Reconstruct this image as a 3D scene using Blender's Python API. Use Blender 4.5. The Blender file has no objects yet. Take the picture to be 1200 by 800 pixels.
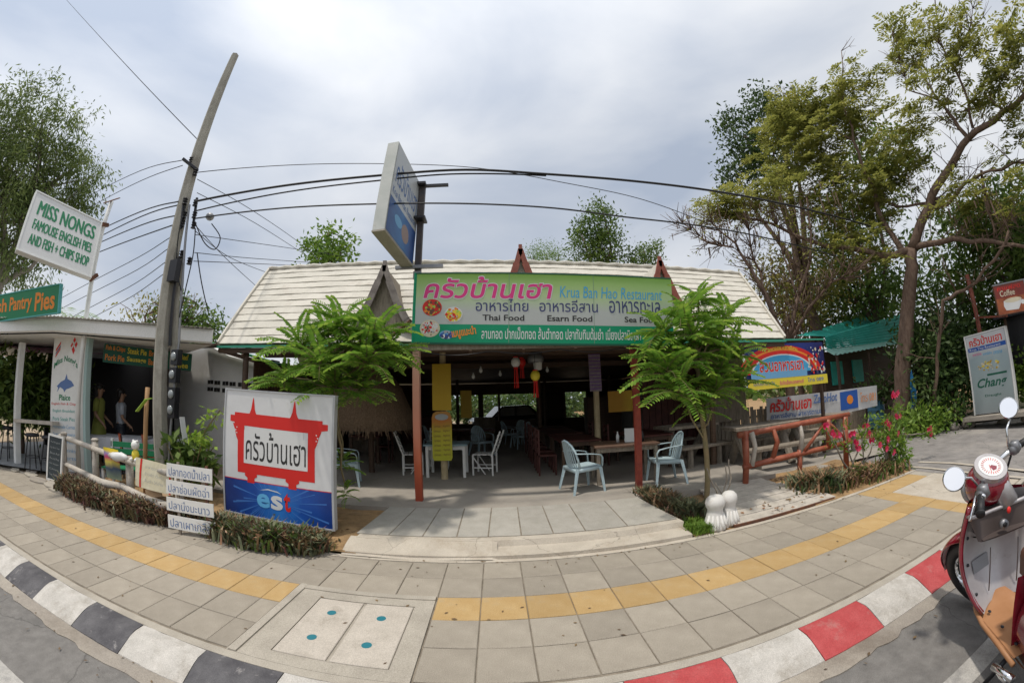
import bpy, math, random
import numpy as np
from mathutils import Matrix, Vector, Euler
R_ = math.radians
PI = math.pi
random.seed(7)
rng = np.random.default_rng(11)
S = bpy.context.scene
C = S.collection

# ---------------------------------------------------------------- camera (full-frame fisheye, eye height, tilted up)
cd = bpy.data.cameras.new('Camera'); cam = bpy.data.objects.new('Camera', cd); C.objects.link(cam); S.camera = cam
S.render.engine = 'CYCLES'
cd.type = 'PANO'; cd.panorama_type = 'FISHEYE_LENS_POLYNOMIAL'
cd.sensor_fit = 'HORIZONTAL'; cd.sensor_width = 36.0; cd.sensor_height = 24.0
cd.clip_start = 0.05; cd.clip_end = 3000
cd.fisheye_fov = R_(190)
cd.fisheye_polynomial_k0 = 0.0
cd.fisheye_polynomial_k1 = -7.648120417e-02
cd.fisheye_polynomial_k2 = -2.185418158e-05
cd.fisheye_polynomial_k3 = 2.440223506e-05
cd.fisheye_polynomial_k4 = -3.073779971e-07
Mc = (Matrix.Rotation(-0.045, 3, 'Z') @ Matrix.Rotation(0.1647, 3, 'X') @ Matrix.Rotation(0.030, 3, 'Y')) @ Matrix(((1, 0, 0), (0, 0, -1), (0, 1, 0)))
cam.matrix_world = Matrix.Translation((0, 0, 1.807)) @ Mc.to_4x4()

# ---------------------------------------------------------------- sky, sun, exposure
SUN_DIR = Vector((-0.24, -0.17, 1.0)).normalized()          # towards the sun
w = bpy.data.worlds.new("World"); S.world = w; w.use_nodes = True
nt = w.node_tree; N = nt.nodes; L = nt.links; N.clear()
out = N.new('ShaderNodeOutputWorld'); bg = N.new('ShaderNodeBackground'); L.new(bg.outputs[0], out.inputs[0])
sky = N.new('ShaderNodeTexSky'); sky.sky_type = 'NISHITA'; sky.sun_disc = False
sky.sun_elevation = math.asin(SUN_DIR.z); sky.sun_rotation = math.atan2(SUN_DIR.x, SUN_DIR.y)
sky.dust_density = 3.0; sky.air_density = 1.0
tc = N.new('ShaderNodeTexCoord'); mp = N.new('ShaderNodeMapping'); mp.inputs['Scale'].default_value = (1.0, 1.0, 2.3)
mp.inputs['Location'].default_value = (3.4, 6.1, 2.6)
L.new(tc.outputs['Generated'], mp.inputs[0])
n1 = N.new('ShaderNodeTexNoise'); n1.inputs['Scale'].default_value = 1.25; n1.inputs['Detail'].default_value = 7; n1.inputs['Roughness'].default_value = .48; n1.inputs['Distortion'].default_value = .35
L.new(mp.outputs[0], n1.inputs['Vector'])
cr = N.new('ShaderNodeValToRGB'); cr.color_ramp.elements[0].position = .30; cr.color_ramp.elements[1].position = .64
cr.color_ramp.elements[0].color = (5.7, 6.5, 7.9, 1); cr.color_ramp.elements[1].color = (10.9, 11.1, 11.4, 1)
L.new(n1.outputs[0], cr.inputs[0])
mx = N.new('ShaderNodeMixRGB'); mx.inputs[0].default_value = .86
# thin cloud is brighter towards the veiled sun
dt = N.new('ShaderNodeVectorMath'); dt.operation = 'DOT_PRODUCT'; dt.inputs[1].default_value = SUN_DIR; L.new(tc.outputs['Generated'], dt.inputs[0])
gl = N.new('ShaderNodeMapRange'); gl.interpolation_type = 'SMOOTHSTEP'; L.new(dt.outputs['Value'], gl.inputs[0]); gl.inputs[1].default_value = .25; gl.inputs[2].default_value = .95; gl.inputs[3].default_value = .93; gl.inputs[4].default_value = 1.32
mg = N.new('ShaderNodeMixRGB'); mg.blend_type = 'MULTIPLY'; mg.inputs[0].default_value = 1; L.new(cr.outputs[0], mg.inputs[1]); L.new(gl.outputs[0], mg.inputs[2])
L.new(sky.outputs[0], mx.inputs[1]); L.new(mg.outputs[0], mx.inputs[2]); L.new(mx.outputs[0], bg.inputs[0])
bg.inputs[1].default_value = 0.086
sl = bpy.data.lights.new('sun', 'SUN'); sl.energy = 2.5; sl.angle = R_(3.2); sl.color = (1, .94, .84)
so = bpy.data.objects.new('sun', sl); C.objects.link(so); so.rotation_euler = SUN_DIR.to_track_quat('Z', 'Y').to_euler()
S.view_settings.view_transform = 'Standard'; S.view_settings.look = 'None'; S.view_settings.exposure = 0.04; S.view_settings.gamma = 1.0
S.cycles.max_bounces = 8; S.cycles.transparent_max_bounces = 12; S.cycles.diffuse_bounces = 4

# ---------------------------------------------------------------- mesh builder
def V3(p): return Vector((float(p[0]), float(p[1]), float(p[2])))
class MB:
    def __init__(s): s.v = []; s.f = []; s.m = []
    def add(s, vs, fs, m=0):
        o = len(s.v); s.v += [tuple(v) for v in vs]; s.f += [tuple(i + o for i in f) for f in fs]; s.m += [m] * len(fs); return s
    def hexa(s, p, m=0):   # 8 corners: bottom 4 ccw, top 4 ccw
        return s.add(p, [(3, 2, 1, 0), (4, 5, 6, 7), (0, 1, 5, 4), (1, 2, 6, 5), (2, 3, 7, 6), (3, 0, 4, 7)], m)
    def bx(s, x0, x1, y0, y1, z0, z1, m=0):
        return s.hexa([(x0, y0, z0), (x1, y0, z0), (x1, y1, z0), (x0, y1, z0), (x0, y0, z1), (x1, y0, z1), (x1, y1, z1), (x0, y1, z1)], m)
    def cbx(s, x0, x1, y0, y1, z0, z1, b=.01, m=0):   # box with chamfered top edges
        return s.add([(x0, y0, z0), (x1, y0, z0), (x1, y1, z0), (x0, y1, z0), (x0, y0, z1 - b), (x1, y0, z1 - b), (x1, y1, z1 - b), (x0, y1, z1 - b),
                      (x0 + b, y0 + b, z1), (x1 - b, y0 + b, z1), (x1 - b, y1 - b, z1), (x0 + b, y1 - b, z1)],
                     [(3, 2, 1, 0), (0, 1, 5, 4), (1, 2, 6, 5), (2, 3, 7, 6), (3, 0, 4, 7), (4, 5, 9, 8), (5, 6, 10, 9), (6, 7, 11, 10), (7, 4, 8, 11), (8, 9, 10, 11)], m)
    def bar(s, a, b, w, h=None, m=0, up=(0, 0, 1)):   # square bar between two points
        h = h or w; a = V3(a); b = V3(b); d = (b - a).normalized(); u = V3(up)
        if abs(d.dot(u)) > .98: u = Vector((0, 1, 0))
        x = d.cross(u).normalized(); y = x.cross(d)
        x *= w / 2; y *= h / 2
        return s.hexa([a - x - y, a + x - y, b + x - y, b - x - y, a - x + y, a + x + y, b + x + y, b - x + y], m)
    def tube(s, pts, r, n=8, m=0, caps=True, jit=0):
        P = [V3(p) for p in pts]; k = len(P)
        if not hasattr(r, '__len__'): r = [r] * k
        vs = []; x = None
        for i, p in enumerate(P):
            d = (P[min(i + 1, k - 1)] - P[max(i - 1, 0)]).normalized()
            if x is None:
                x = d.cross(Vector((0, 0, 1)) if abs(d.z) < .9 else Vector((1, 0, 0))).normalized()
            else:
                x = (x - d * x.dot(d)).normalized()
            y = d.cross(x)
            for j in range(n):
                a = 2 * PI * j / n; q = r[i] * (1 + (random.uniform(-jit, jit) if jit else 0))
                vs.append(p + x * math.cos(a) * q + y * math.sin(a) * q)
        fs = [(i * n + j, i * n + (j + 1) % n, (i + 1) * n + (j + 1) % n, (i + 1) * n + j) for i in range(k - 1) for j in range(n)]
        if caps: fs += [tuple(range(n - 1, -1, -1)), tuple((k - 1) * n + j for j in range(n))]
        return s.add(vs, fs, m)
    def lathe(s, prof, c=(0, 0, 0), n=16, m=0, sx=1, sy=1):
        vs = [(c[0] + r * sx * math.cos(2 * PI * j / n), c[1] + r * sy * math.sin(2 * PI * j / n), c[2] + z) for r, z in prof for j in range(n)]
        k = len(prof)
        fs = [(i * n + j, i * n + (j + 1) % n, (i + 1) * n + (j + 1) % n, (i + 1) * n + j) for i in range(k - 1) for j in range(n)]
        fs += [tuple(range(n - 1, -1, -1)), tuple((k - 1) * n + j for j in range(n))]
        return s.add(vs, fs, m)
    def ball(s, c, r, n=10, m=0, sc=(1, 1, 1), jit=0):
        k = max(4, n // 2 + 1)
        vs = []
        for i in range(k + 1):
            t = PI * i / k
            for j in range(n):
                q = r * (1 + (random.uniform(-jit, jit) if jit and 0 < i < k else 0))
                vs.append((c[0] + q * sc[0] * math.sin(t) * math.cos(2 * PI * j / n), c[1] + q * sc[1] * math.sin(t) * math.sin(2 * PI * j / n), c[2] + q * sc[2] * math.cos(t)))
        fs = [(i * n + j, (i + 1) * n + j, (i + 1) * n + (j + 1) % n, i * n + (j + 1) % n) for i in range(k) for j in range(n)]
        return s.add(vs, fs, m)
    def prism(s, poly, z0, z1, m=0, M=None):   # polygon in local XY extruded along Z
        n = len(poly); vs = [(x, y, z0) for x, y in poly] + [(x, y, z1) for x, y in poly]
        if M is not None: vs = [tuple(M @ Vector(v)) for v in vs]
        fs = [tuple(range(n - 1, -1, -1)), tuple(range(n, 2 * n))] + [(i, (i + 1) % n, n + (i + 1) % n, n + i) for i in range(n)]
        return s.add(vs, fs, m)
    def flat(s, poly, z=0, m=0): return s.add([(x, y, z) for x, y in poly], [tuple(range(len(poly)))], m)
    def grid(s, fn, nu, nv, m=0):
        vs = [fn(i / nu, j / nv) for j in range(nv + 1) for i in range(nu + 1)]
        fs = [(j * (nu + 1) + i, j * (nu + 1) + i + 1, (j + 1) * (nu + 1) + i + 1, (j + 1) * (nu + 1) + i) for j in range(nv) for i in range(nu)]
        return s.add(vs, fs, m)
    def mesh(s, name, mats, smooth=False):
        me = bpy.data.meshes.new(name); me.from_pydata([tuple(map(float, v)) for v in s.v], [], s.f)
        if not isinstance(mats, (list, tuple)): mats = [mats]
        for q in mats: me.materials.append(q)
        if any(s.m): me.polygons.foreach_set('material_index', s.m)
        if smooth: me.polygons.foreach_set('use_smooth', [True] * len(me.polygons))
        me.update(); return me

def link(name, me, parent=None, label=None):
    o = bpy.data.objects.new(name, me); C.objects.link(o)
    if parent is not None: o.parent = parent
    if label: o['label'] = label
    return o
def obj(name, mb, mats, parent=None, smooth=False, label=None, world=False):
    """one mesh object; world=True: the mesh was built in world coordinates though it has a parent"""
    o = link(name, mb.mesh(name, mats, smooth), parent, label)
    if world and parent is not None: o.matrix_parent_inverse = WM[parent.name].inverted()
    return o
WM = {}
def tag(o, label, cat, group=None):
    o['label'] = label; o['category'] = cat
    if group: o['group'] = group
    return o
def thing(name, label, cat, loc=(0, 0, 0), rz=0, group=None, M=None):
    o = bpy.data.objects.new(name, None); C.objects.link(o); o.empty_display_size = .1
    m = M if M is not None else Matrix.Translation(V3(loc)) @ Matrix.Rotation(rz, 4, 'Z')
    o.matrix_world = m; WM[o.name] = m.copy()
    return tag(o, label, cat, group)
def struct(name, mb, mats, parent=None, smooth=False):
    o = obj(name, mb, mats, parent, smooth)
    if parent is None: o['kind'] = 'structure'; WM[o.name] = Matrix.Identity(4)
    return o
def stuff(o): o['kind'] = 'stuff'; return o
def copy_tree(o, parent=None):
    c = o.copy(); C.objects.link(c)
    if parent is not None: c.parent = parent
    for ch in o.children: copy_tree(ch, c)
    return c
def clone(o, loc, rz=0, label=None, group=None, scale=1):
    c = copy_tree(o)
    c.matrix_world = Matrix.Translation(V3(loc)) @ Matrix.Rotation(rz, 4, 'Z') @ Matrix.Scale(scale, 4); WM[c.name] = c.matrix_world.copy()
    if label: c['label'] = label
    if group: c['group'] = group
    return c
def plane(O, yaw, lean=0, roll=0):
    """local frame of an upright panel: x along its width, y up, z out of its face"""
    ux = Vector((math.cos(yaw), math.sin(yaw), 0)); n = Vector((math.sin(yaw), -math.cos(yaw), 0)); up = Vector((0, 0, 1))
    u2 = up * math.cos(lean) - n * math.sin(lean); n2 = n * math.cos(lean) + up * math.sin(lean)
    u = ux * math.cos(roll) + u2 * math.sin(roll); v = -ux * math.sin(roll) + u2 * math.cos(roll)
    M = Matrix((u, v, n2)).transposed().to_4x4(); M.translation = V3(O); return M

# ---------------------------------------------------------------- materials
def mat(name, col, rough=.6, col2=None, scale=4, detail=4, lo=.35, hi=.65, bump=0, bscale=60, metal=0, spec=.4, rand=0, island=0, coat=0, stretch=None, trans=0, streak=None, crack=None):
    m = bpy.data.materials.new(name); m.use_nodes = True; t = m.node_tree; n = t.nodes; l = t.links
    b = n['Principled BSDF']; b.inputs['Roughness'].default_value = rough; b.inputs['Metallic'].default_value = metal
    b.inputs['Specular IOR Level'].default_value = spec
    if coat: b.inputs['Coat Weight'].default_value = coat; b.inputs['Coat Roughness'].default_value = .06
    c4 = (*col, 1)
    tcn = n.new('ShaderNodeTexCoord'); mp_ = n.new('ShaderNodeMapping'); l.new(tcn.outputs['Object'], mp_.inputs[0])
    if stretch: mp_.inputs['Scale'].default_value = stretch
    src = None
    if col2 is not None:
        no = n.new('ShaderNodeTexNoise'); no.inputs['Scale'].default_value = scale; no.inputs['Detail'].default_value = detail; no.inputs['Roughness'].default_value = .6
        l.new(mp_.outputs[0], no.inputs['Vector'])
        r = n.new('ShaderNodeValToRGB'); r.color_ramp.elements[0].position = lo; r.color_ramp.elements[1].position = hi
        r.color_ramp.elements[0].color = c4; r.color_ramp.elements[1].color = (*col2, 1)
        l.new(no.outputs[0], r.inputs[0]); src = r.outputs[0]
    else:
        rg = n.new('ShaderNodeRGB'); rg.outputs[0].default_value = c4; src = rg.outputs[0]
    if streak:   # second, larger stain layer
        no = n.new('ShaderNodeTexNoise'); no.inputs['Scale'].default_value = streak[1]; no.inputs['Detail'].default_value = 6; no.inputs['Roughness'].default_value = .7
        l.new(tcn.outputs['Object'], no.inputs['Vector'])
        r = n.new('ShaderNodeValToRGB'); r.color_ramp.elements[0].position = streak[2]; r.color_ramp.elements[1].position = streak[3]
        r.color_ramp.elements[0].color = (0, 0, 0, 1); r.color_ramp.elements[1].color = (1, 1, 1, 1)
        l.new(no.outputs[0], r.inputs[0])
        mm = n.new('ShaderNodeMixRGB'); l.new(r.outputs[0], mm.inputs[0]); l.new(src, mm.inputs[1]); mm.inputs[2].default_value = (*streak[0], 1); src = mm.outputs[0]
    if rough >= .8 and bump and not trans:      # fine grit in the surface
        no = n.new('ShaderNodeTexNoise'); no.inputs['Scale'].default_value = 150; no.inputs['Detail'].default_value = 2; l.new(tcn.outputs['Object'], no.inputs['Vector'])
        r = n.new('ShaderNodeMapRange'); l.new(no.outputs[0], r.inputs[0]); r.inputs[1].default_value = .3; r.inputs[2].default_value = .7; r.inputs[3].default_value = .80; r.inputs[4].default_value = 1.16
        mm = n.new('ShaderNodeMixRGB'); mm.blend_type = 'MULTIPLY'; mm.inputs[0].default_value = 1; l.new(src, mm.inputs[1]); l.new(r.outputs[0], mm.inputs[2]); src = mm.outputs[0]
    if crack:
        d_ = n.new('ShaderNodeTexNoise'); d_.inputs['Scale'].default_value = 3; d_.inputs['Detail'].default_value = 4; l.new(tcn.outputs['Object'], d_.inputs['Vector'])
        mv = n.new('ShaderNodeMixRGB'); mv.inputs[0].default_value = .22; l.new(tcn.outputs['Object'], mv.inputs[1]); l.new(d_.outputs['Color'], mv.inputs[2])
        vo = n.new('ShaderNodeTexVoronoi'); vo.feature = 'DISTANCE_TO_EDGE'; vo.inputs['Scale'].default_value = crack[0]; l.new(mv.outputs[0], vo.inputs['Vector'])
        r = n.new('ShaderNodeMapRange'); l.new(vo.outputs['Distance'], r.inputs[0]); r.inputs[1].default_value = 0; r.inputs[2].default_value = crack[1]; r.inputs[3].default_value = .62; r.inputs[4].default_value = 1
        mm = n.new('ShaderNodeMixRGB'); mm.blend_type = 'MULTIPLY'; mm.inputs[0].default_value = 1; l.new(src, mm.inputs[1]); l.new(r.outputs[0], mm.inputs[2]); src = mm.outputs[0]
    if rand or island:
        h = n.new('ShaderNodeHueSaturation')
        mr = n.new('ShaderNodeMapRange')
        if island:
            g = n.new('ShaderNodeNewGeometry'); l.new(g.outputs['Random Per Island'], mr.inputs[0]); q = island
        else:
            oi = n.new('ShaderNodeObjectInfo'); l.new(oi.outputs['Random'], mr.inputs[0]); q = rand
        mr.inputs[3].default_value = 1 - q; mr.inputs[4].default_value = 1 + q
        l.new(mr.outputs[0], h.inputs['Value']); l.new(src, h.inputs['Color'])
        if island:
            m2 = n.new('ShaderNodeMapRange'); l.new(g.outputs['Random Per Island'], m2.inputs[0]); m2.inputs[3].default_value = .515; m2.inputs[4].default_value = .485; l.new(m2.outputs[0], h.inputs['Hue'])
        src = h.outputs[0]
    l.new(src, b.inputs['Base Color'])
    if bump:
        no = n.new('ShaderNodeTexNoise'); no.inputs['Scale'].default_value = bscale; no.inputs['Detail'].default_value = 5
        l.new(mp_.outputs[0], no.inputs['Vector'])
        bp = n.new('ShaderNodeBump'); bp.inputs['Strength'].default_value = bump; bp.inputs['Distance'].default_value = .01
        l.new(no.outputs[0], bp.inputs['Height']); l.new(bp.outputs[0], b.inputs['Normal'])
    if trans:
        tr = n.new('ShaderNodeBsdfTranslucent'); l.new(src, tr.inputs[0]); ms = n.new('ShaderNodeMixShader'); ms.inputs[0].default_value = trans
        o = n['Material Output']; l.new(b.outputs[0], ms.inputs[1]); l.new(tr.outputs[0], ms.inputs[2]); l.new(ms.outputs[0], o.inputs[0])
    return m
def gradmat(name, stops, axis='Y', size=1.0, rough=.4, noise=0, spec=.4):
    """printed gradient along one local axis"""
    m = bpy.data.materials.new(name); m.use_nodes = True; t = m.node_tree; n = t.nodes; l = t.links; b = n['Principled BSDF']; b.inputs['Roughness'].default_value = rough
    b.inputs['Specular IOR Level'].default_value = spec
    tcn = n.new('ShaderNodeTexCoord'); sx = n.new('ShaderNodeSeparateXYZ'); l.new(tcn.outputs['Object'], sx.inputs[0])
    dv = n.new('ShaderNodeMath'); dv.operation = 'DIVIDE'; l.new(sx.outputs[axis], dv.inputs[0]); dv.inputs[1].default_value = size
    src = dv.outputs[0]
    if noise:
        no = n.new('ShaderNodeTexNoise'); no.inputs['Scale'].default_value = 5; no.inputs['Detail'].default_value = 5; l.new(tcn.outputs['Object'], no.inputs['Vector'])
        ma = n.new('ShaderNodeMath'); ma.operation = 'MULTIPLY_ADD'; l.new(no.outputs[0], ma.inputs[0]); ma.inputs[1].default_value = noise; l.new(src, ma.inputs[2]); 
        sb = n.new('ShaderNodeMath'); sb.operation = 'SUBTRACT'; l.new(ma.outputs[0], sb.inputs[0]); sb.inputs[1].default_value = noise / 2; src = sb.outputs[0]
    r = n.new('ShaderNodeValToRGB'); e = r.color_ramp.elements
    while len(e) < len(stops): e.new(.5)
    for i, (p, c) in enumerate(stops): e[i].position = p; e[i].color = (*c, 1)
    l.new(src, r.inputs[0]); l.new(r.outputs[0], b.inputs['Base Color']); return m

M = {}
M['tile'] = mat('paving_grey', (.285, .250, .203), .9, (.345, .305, .250), 3.5, bump=.5, bscale=120, rand=.10, streak=((.225, .20, .172), 1.4, .55, .75))
M['tile_y'] = mat('paving_yellow', (.40, .26, .108), .85, (.45, .31, .145), 4, bump=.4, bscale=110, rand=.10, streak=((.35, .28, .19), 2.2, .5, .75))
M['joint'] = mat('joint_mortar', (.15, .125, .095), .95, (.27, .23, .18), 6, bump=.3)
M['conc'] = mat('concrete', (.34, .305, .255), .92, (.42, .38, .32), 2.5, bump=.6, bscale=70, streak=((.28, .25, .21), 1.1, .52, .8))
M['conc_l'] = mat('concrete_light', (.43, .38, .315), .92, (.50, .445, .37), 3, bump=.5, bscale=60, streak=((.38, .32, .25), 2.2, .5, .72), crack=(1.3, .006))
M['conc_d'] = mat('concrete_old', (.26, .23, .20), .95, (.36, .32, .27), 2, bump=.7, bscale=45, streak=((.17, .14, .11), .9, .5, .75))
M['slab'] = mat('entrance_slab', (.335, .315, .275), .9, (.385, .36, .32), 5, bump=.4, bscale=90, rand=.08, streak=((.26, .25, .225), 1.5, .58, .8))
M['k_w'] = mat('kerb_white', (.43, .405, .37), .8, (.52, .49, .45), 7, bump=.6, bscale=50, streak=((.31, .28, .24), 4, .5, .72))
M['k_b'] = mat('kerb_black', (.065, .062, .068), .8, (.12, .115, .12), 5, bump=.6, bscale=50, streak=((.34, .32, .31), 6, .60, .72))
M['k_r'] = mat('kerb_red', (.38, .050, .052), .8, (.44, .08, .08), 6, bump=.6, bscale=50, streak=((.40, .20, .18), 4, .56, .8))
M['asph'] = mat('asphalt', (.165, .155, .145), .95, (.22, .208, .195), 9, bump=.8, bscale=160, streak=((.12, .115, .11), .8, .5, .7), crack=(.9, .006))
M['asph_o'] = mat('asphalt_old', (.20, .185, .175), .95, (.28, .26, .245), 3, bump=.8, bscale=90, streak=((.35, .32, .29), .7, .52, .7), crack=(.8, .008))
M['paint'] = mat('road_paint', (.34, .325, .30), .85, (.44, .42, .39), 8, bump=.4, streak=((.24, .23, .22), 6, .5, .7))
M['soil'] = mat('soil', (.22, .14, .07), 1, (.36, .23, .115), 5, bump=1, bscale=30, streak=((.42, .26, .12), 2, .5, .7))
M['sand'] = mat('sandy_ground', (.34, .26, .18), 1, (.46, .36, .25), 3, bump=.8, bscale=40)
M['grassland'] = mat('far_ground', (.10, .11, .045), 1, (.18, .15, .07), .3, bump=.8, bscale=4)
M['floor'] = mat('floor_concrete', (.30, .27, .235), .85, (.40, .36, .31), 1.6, bump=.3, bscale=40, streak=((.22, .195, .17), .8, .5, .75))
M['rooftile'] = mat('roof_tile_cream', (.55, .52, .455), .85, (.63, .595, .525), 2.5, rand=.05, bump=.4, bscale=40, streak=((.46, .40, .34), 1.6, .56, .8))
M['metal_w'] = mat('white_painted_metal', (.70, .70, .68), .45, (.78, .78, .76), 5, streak=((.42, .36, .28), 6, .68, .76))
M['metal_g'] = mat('grey_metal', (.25, .25, .26), .45, metal=.6)
M['metal_d'] = mat('dark_metal', (.03, .03, .035), .4, metal=.4)
M['steel'] = mat('chrome', (.75, .75, .76), .12, metal=1)
M['rust'] = mat('rusty_metal', (.17, .07, .035), .8, (.10, .05, .035), 12, bump=.5)
M['grn_trim'] = mat('green_trim', (.05, .30, .20), .5)
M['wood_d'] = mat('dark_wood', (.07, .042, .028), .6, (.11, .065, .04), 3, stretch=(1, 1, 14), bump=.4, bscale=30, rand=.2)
M['wood_m'] = mat('weathered_wood', (.22, .18, .14), .9, (.34, .29, .23), 6, stretch=(4, 4, .8), bump=.8, bscale=40, rand=.12)
M['wood_p'] = mat('pale_grey_wood', (.40, .36, .31), .9, (.52, .47, .41), 7, bump=.8, bscale=40)
M['log_r'] = mat('red_brown_log', (.25, .062, .032), .42, (.36, .11, .06), 7, bump=.6, bscale=25, streak=((.48, .36, .25), 6, .64, .72))
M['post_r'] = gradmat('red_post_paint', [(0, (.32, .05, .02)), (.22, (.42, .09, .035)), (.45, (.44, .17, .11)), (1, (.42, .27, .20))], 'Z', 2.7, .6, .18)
M['post_rb'] = mat('dark_red_post', (.17, .03, .022), .5, (.25, .05, .03), 9, bump=.3)
M['post_y'] = mat('cream_post', (.42, .33, .19), .7, (.52, .42, .26), 6, bump=.3)
M['plast_b'] = mat('pale_blue_plastic', (.41, .52, .56), .38, (.45, .56, .60), 4)
M['white_pl'] = mat('white_paint', (.70, .69, .66), .5, (.76, .75, .72), 5)
M['cream'] = mat('cream_board', (.66, .60, .42), .6, (.70, .65, .49), 6)
M['thatch'] = mat('thatch', (.13, .085, .05), 1, (.24, .16, .10), 9, stretch=(6, 6, .6), bump=1, bscale=60)
M['wall_w'] = mat('white_wall', (.80, .785, .76), .9, (.86, .845, .82), 1.5, bump=.3, bscale=50, streak=((.60, .57, .52), .8, .55, .8))
M['wall_g'] = mat('grey_render', (.30, .29, .27), .9, (.36, .35, .33), 2)
M['dark'] = mat('dark_void', (.02, .018, .016), .9)
M['pole'] = mat('pole_concrete', (.34, .32, .27), .92, (.42, .395, .34), 5, stretch=(3, 3, .8), bump=.7, bscale=50, streak=((.20, .18, .15), 1.5, .5, .75))
M['black_r'] = mat('black_rubber', (.015, .015, .016), .55)
M['wire'] = mat('wire_black', (.012, .012, .014), .6)
M['glass'] = mat('grey_glass', (.25, .27, .28), .15, spec=.8)
def lam(name, col, rough=.5, **k): M[name] = mat(name, col, rough, **k); return M[name]
lam('p_white', (.66, .66, .65)); lam('p_blue', (.02, .09, .36)); lam('p_lblue', (.12, .42, .72)); lam('p_red', (.62, .02, .015)); lam('p_pink', (.66, .04, .22))
lam('p_green', (.015, .20, .085)); lam('p_dgreen', (.01, .10, .06)); lam('p_black', (.015, .018, .025)); lam('p_yellow', (.72, .58, .05)); lam('p_orange', (.75, .24, .03)); lam('p_navy', (.05, .06, .16))
lam('p_ink', (.10, .17, .36)); lam('p_grey', (.35, .37, .37)); lam('p_cyan', (.06, .35, .62)); lam('p_purple', (.16, .06, .30)); lam('p_teal', (.02, .34, .28)); lam('p_sky', (.16, .38, .62))
lam('p_brown', (.14, .06, .035)); lam('p_dark', (.03, .03, .03)); lam('p_cream', (.62, .55, .40)); lam('p_mustard', (.48, .31, .02)); lam('p_lime', (.35, .55, .08))
# foliage
def leafmat(name, a, b, tr=.35, isl=.28, sc=.8): M[name] = mat(name, a, .5, b, sc, island=isl, trans=tr, spec=.3); return M[name]
leafmat('lf_fresh', (.15, .29, .035), (.25, .41, .06), .45, .25, 5)
leafmat('lf_tip', (.26, .40, .05), (.34, .48, .08), .45, .15, 5)
leafmat('lf_olive', (.19, .205, .045), (.30, .30, .075), .55, .3, .9)
leafmat('lf_dark', (.045, .085, .025), (.09, .14, .04), .3, .35, .8)
leafmat('lf_left', (.13, .18, .055), (.20, .25, .08), .5, .35, .9)
leafmat('lf_mid', (.085, .145, .03), (.14, .21, .045), .42, .3, .9)
leafmat('lf_bright', (.13, .23, .03), (.20, .31, .05), .4, .25, .9)
leafmat('lf_yellow', (.20, .19, .04), (.30, .27, .06), .35, .3, 1.2)
leafmat('lf_purple', (.13, .055, .05), (.15, .12, .055), .2, .4, 6)
leafmat('lf_grey', (.10, .12, .07), (.19, .20, .11), .2, .35, 6)
leafmat('lf_brown', (.22, .13, .07), (.34, .22, .12), .2, .35, 6)
leafmat('flower', (.66, .02, .09), (.75, .10, .20), .3, .2, 8)
M['bark'] = mat('bark_brown', (.12, .075, .055), .9, (.19, .13, .095), 5, stretch=(3, 3, 1), bump=1, bscale=25)
M['bark_g'] = mat('bark_grey', (.20, .17, .14), .9, (.30, .26, .21), 5, stretch=(3, 3, 1), bump=1, bscale=25)
M['bark_t'] = mat('bark_tan', (.26, .19, .10), .9, (.20, .17, .09), 8, bump=.6)

# ---------------------------------------------------------------- lettering
def text(body, u0, u1, v0, v1, m, parent, z=.004, bold=0, shear=0, name='lettering', keep=False, arch=0, rot=0, dup=0):
    cu = bpy.data.curves.new('txt', 'FONT'); cu.body = body; cu.size = 1; cu.resolution_u = 3; cu.offset = bold; cu.shear = shear
    o = bpy.data.objects.new('txt', cu); me = bpy.data.meshes.new_from_object(o); bpy.data.objects.remove(o); 
    n = len(me.vertices); a = np.zeros(n * 3); me.vertices.foreach_get('co', a); a = a.reshape(-1, 3)
    if n == 0: return None
    lo, hi = a.min(0), a.max(0); d = np.maximum(hi - lo, 1e-4)
    sx = (u1 - u0) / d[0]; sy = (v1 - v0) / d[1]
    if keep: sx = sy = min(sx, sy)
    a[:, 0] = (a[:, 0] - (lo[0] + hi[0]) / 2) * sx; a[:, 1] = (a[:, 1] - (lo[1] + hi[1]) / 2) * sy
    if arch: a[:, 1] += arch * (1 - (2 * a[:, 0] / (u1 - u0)) ** 2)
    if rot:
        x = a[:, 0].copy(); a[:, 0] = x * math.cos(rot) - a[:, 1] * math.sin(rot); a[:, 1] = x * math.sin(rot) + a[:, 1] * math.cos(rot)
    a[:, 0] += (u0 + u1) / 2; a[:, 1] += (v0 + v1) / 2; a[:, 2] = z
    if dup:      # heavier strokes: the outline laid twice, a little apart
        fs_ = [list(p_.vertices) for p_ in me.polygons]; vv = [tuple(q) for q in a]; k_ = len(vv)
        vv += [(q[0] + dup, q[1], q[2] + .0006) for q in vv] + [(q[0] + dup / 2, q[1] + dup * .25, q[2] + .0003) for q in vv]
        me = bpy.data.meshes.new(name); me.from_pydata(vv, [], fs_ + [[i + k_ for i in f] for f in fs_] + [[i + 2 * k_ for i in f] for f in fs_]); a = np.array(vv)
    me.vertices.foreach_set('co', a.ravel()); me.materials.clear(); me.materials.append(m); me.update()
    return link(name, me, parent)

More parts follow.
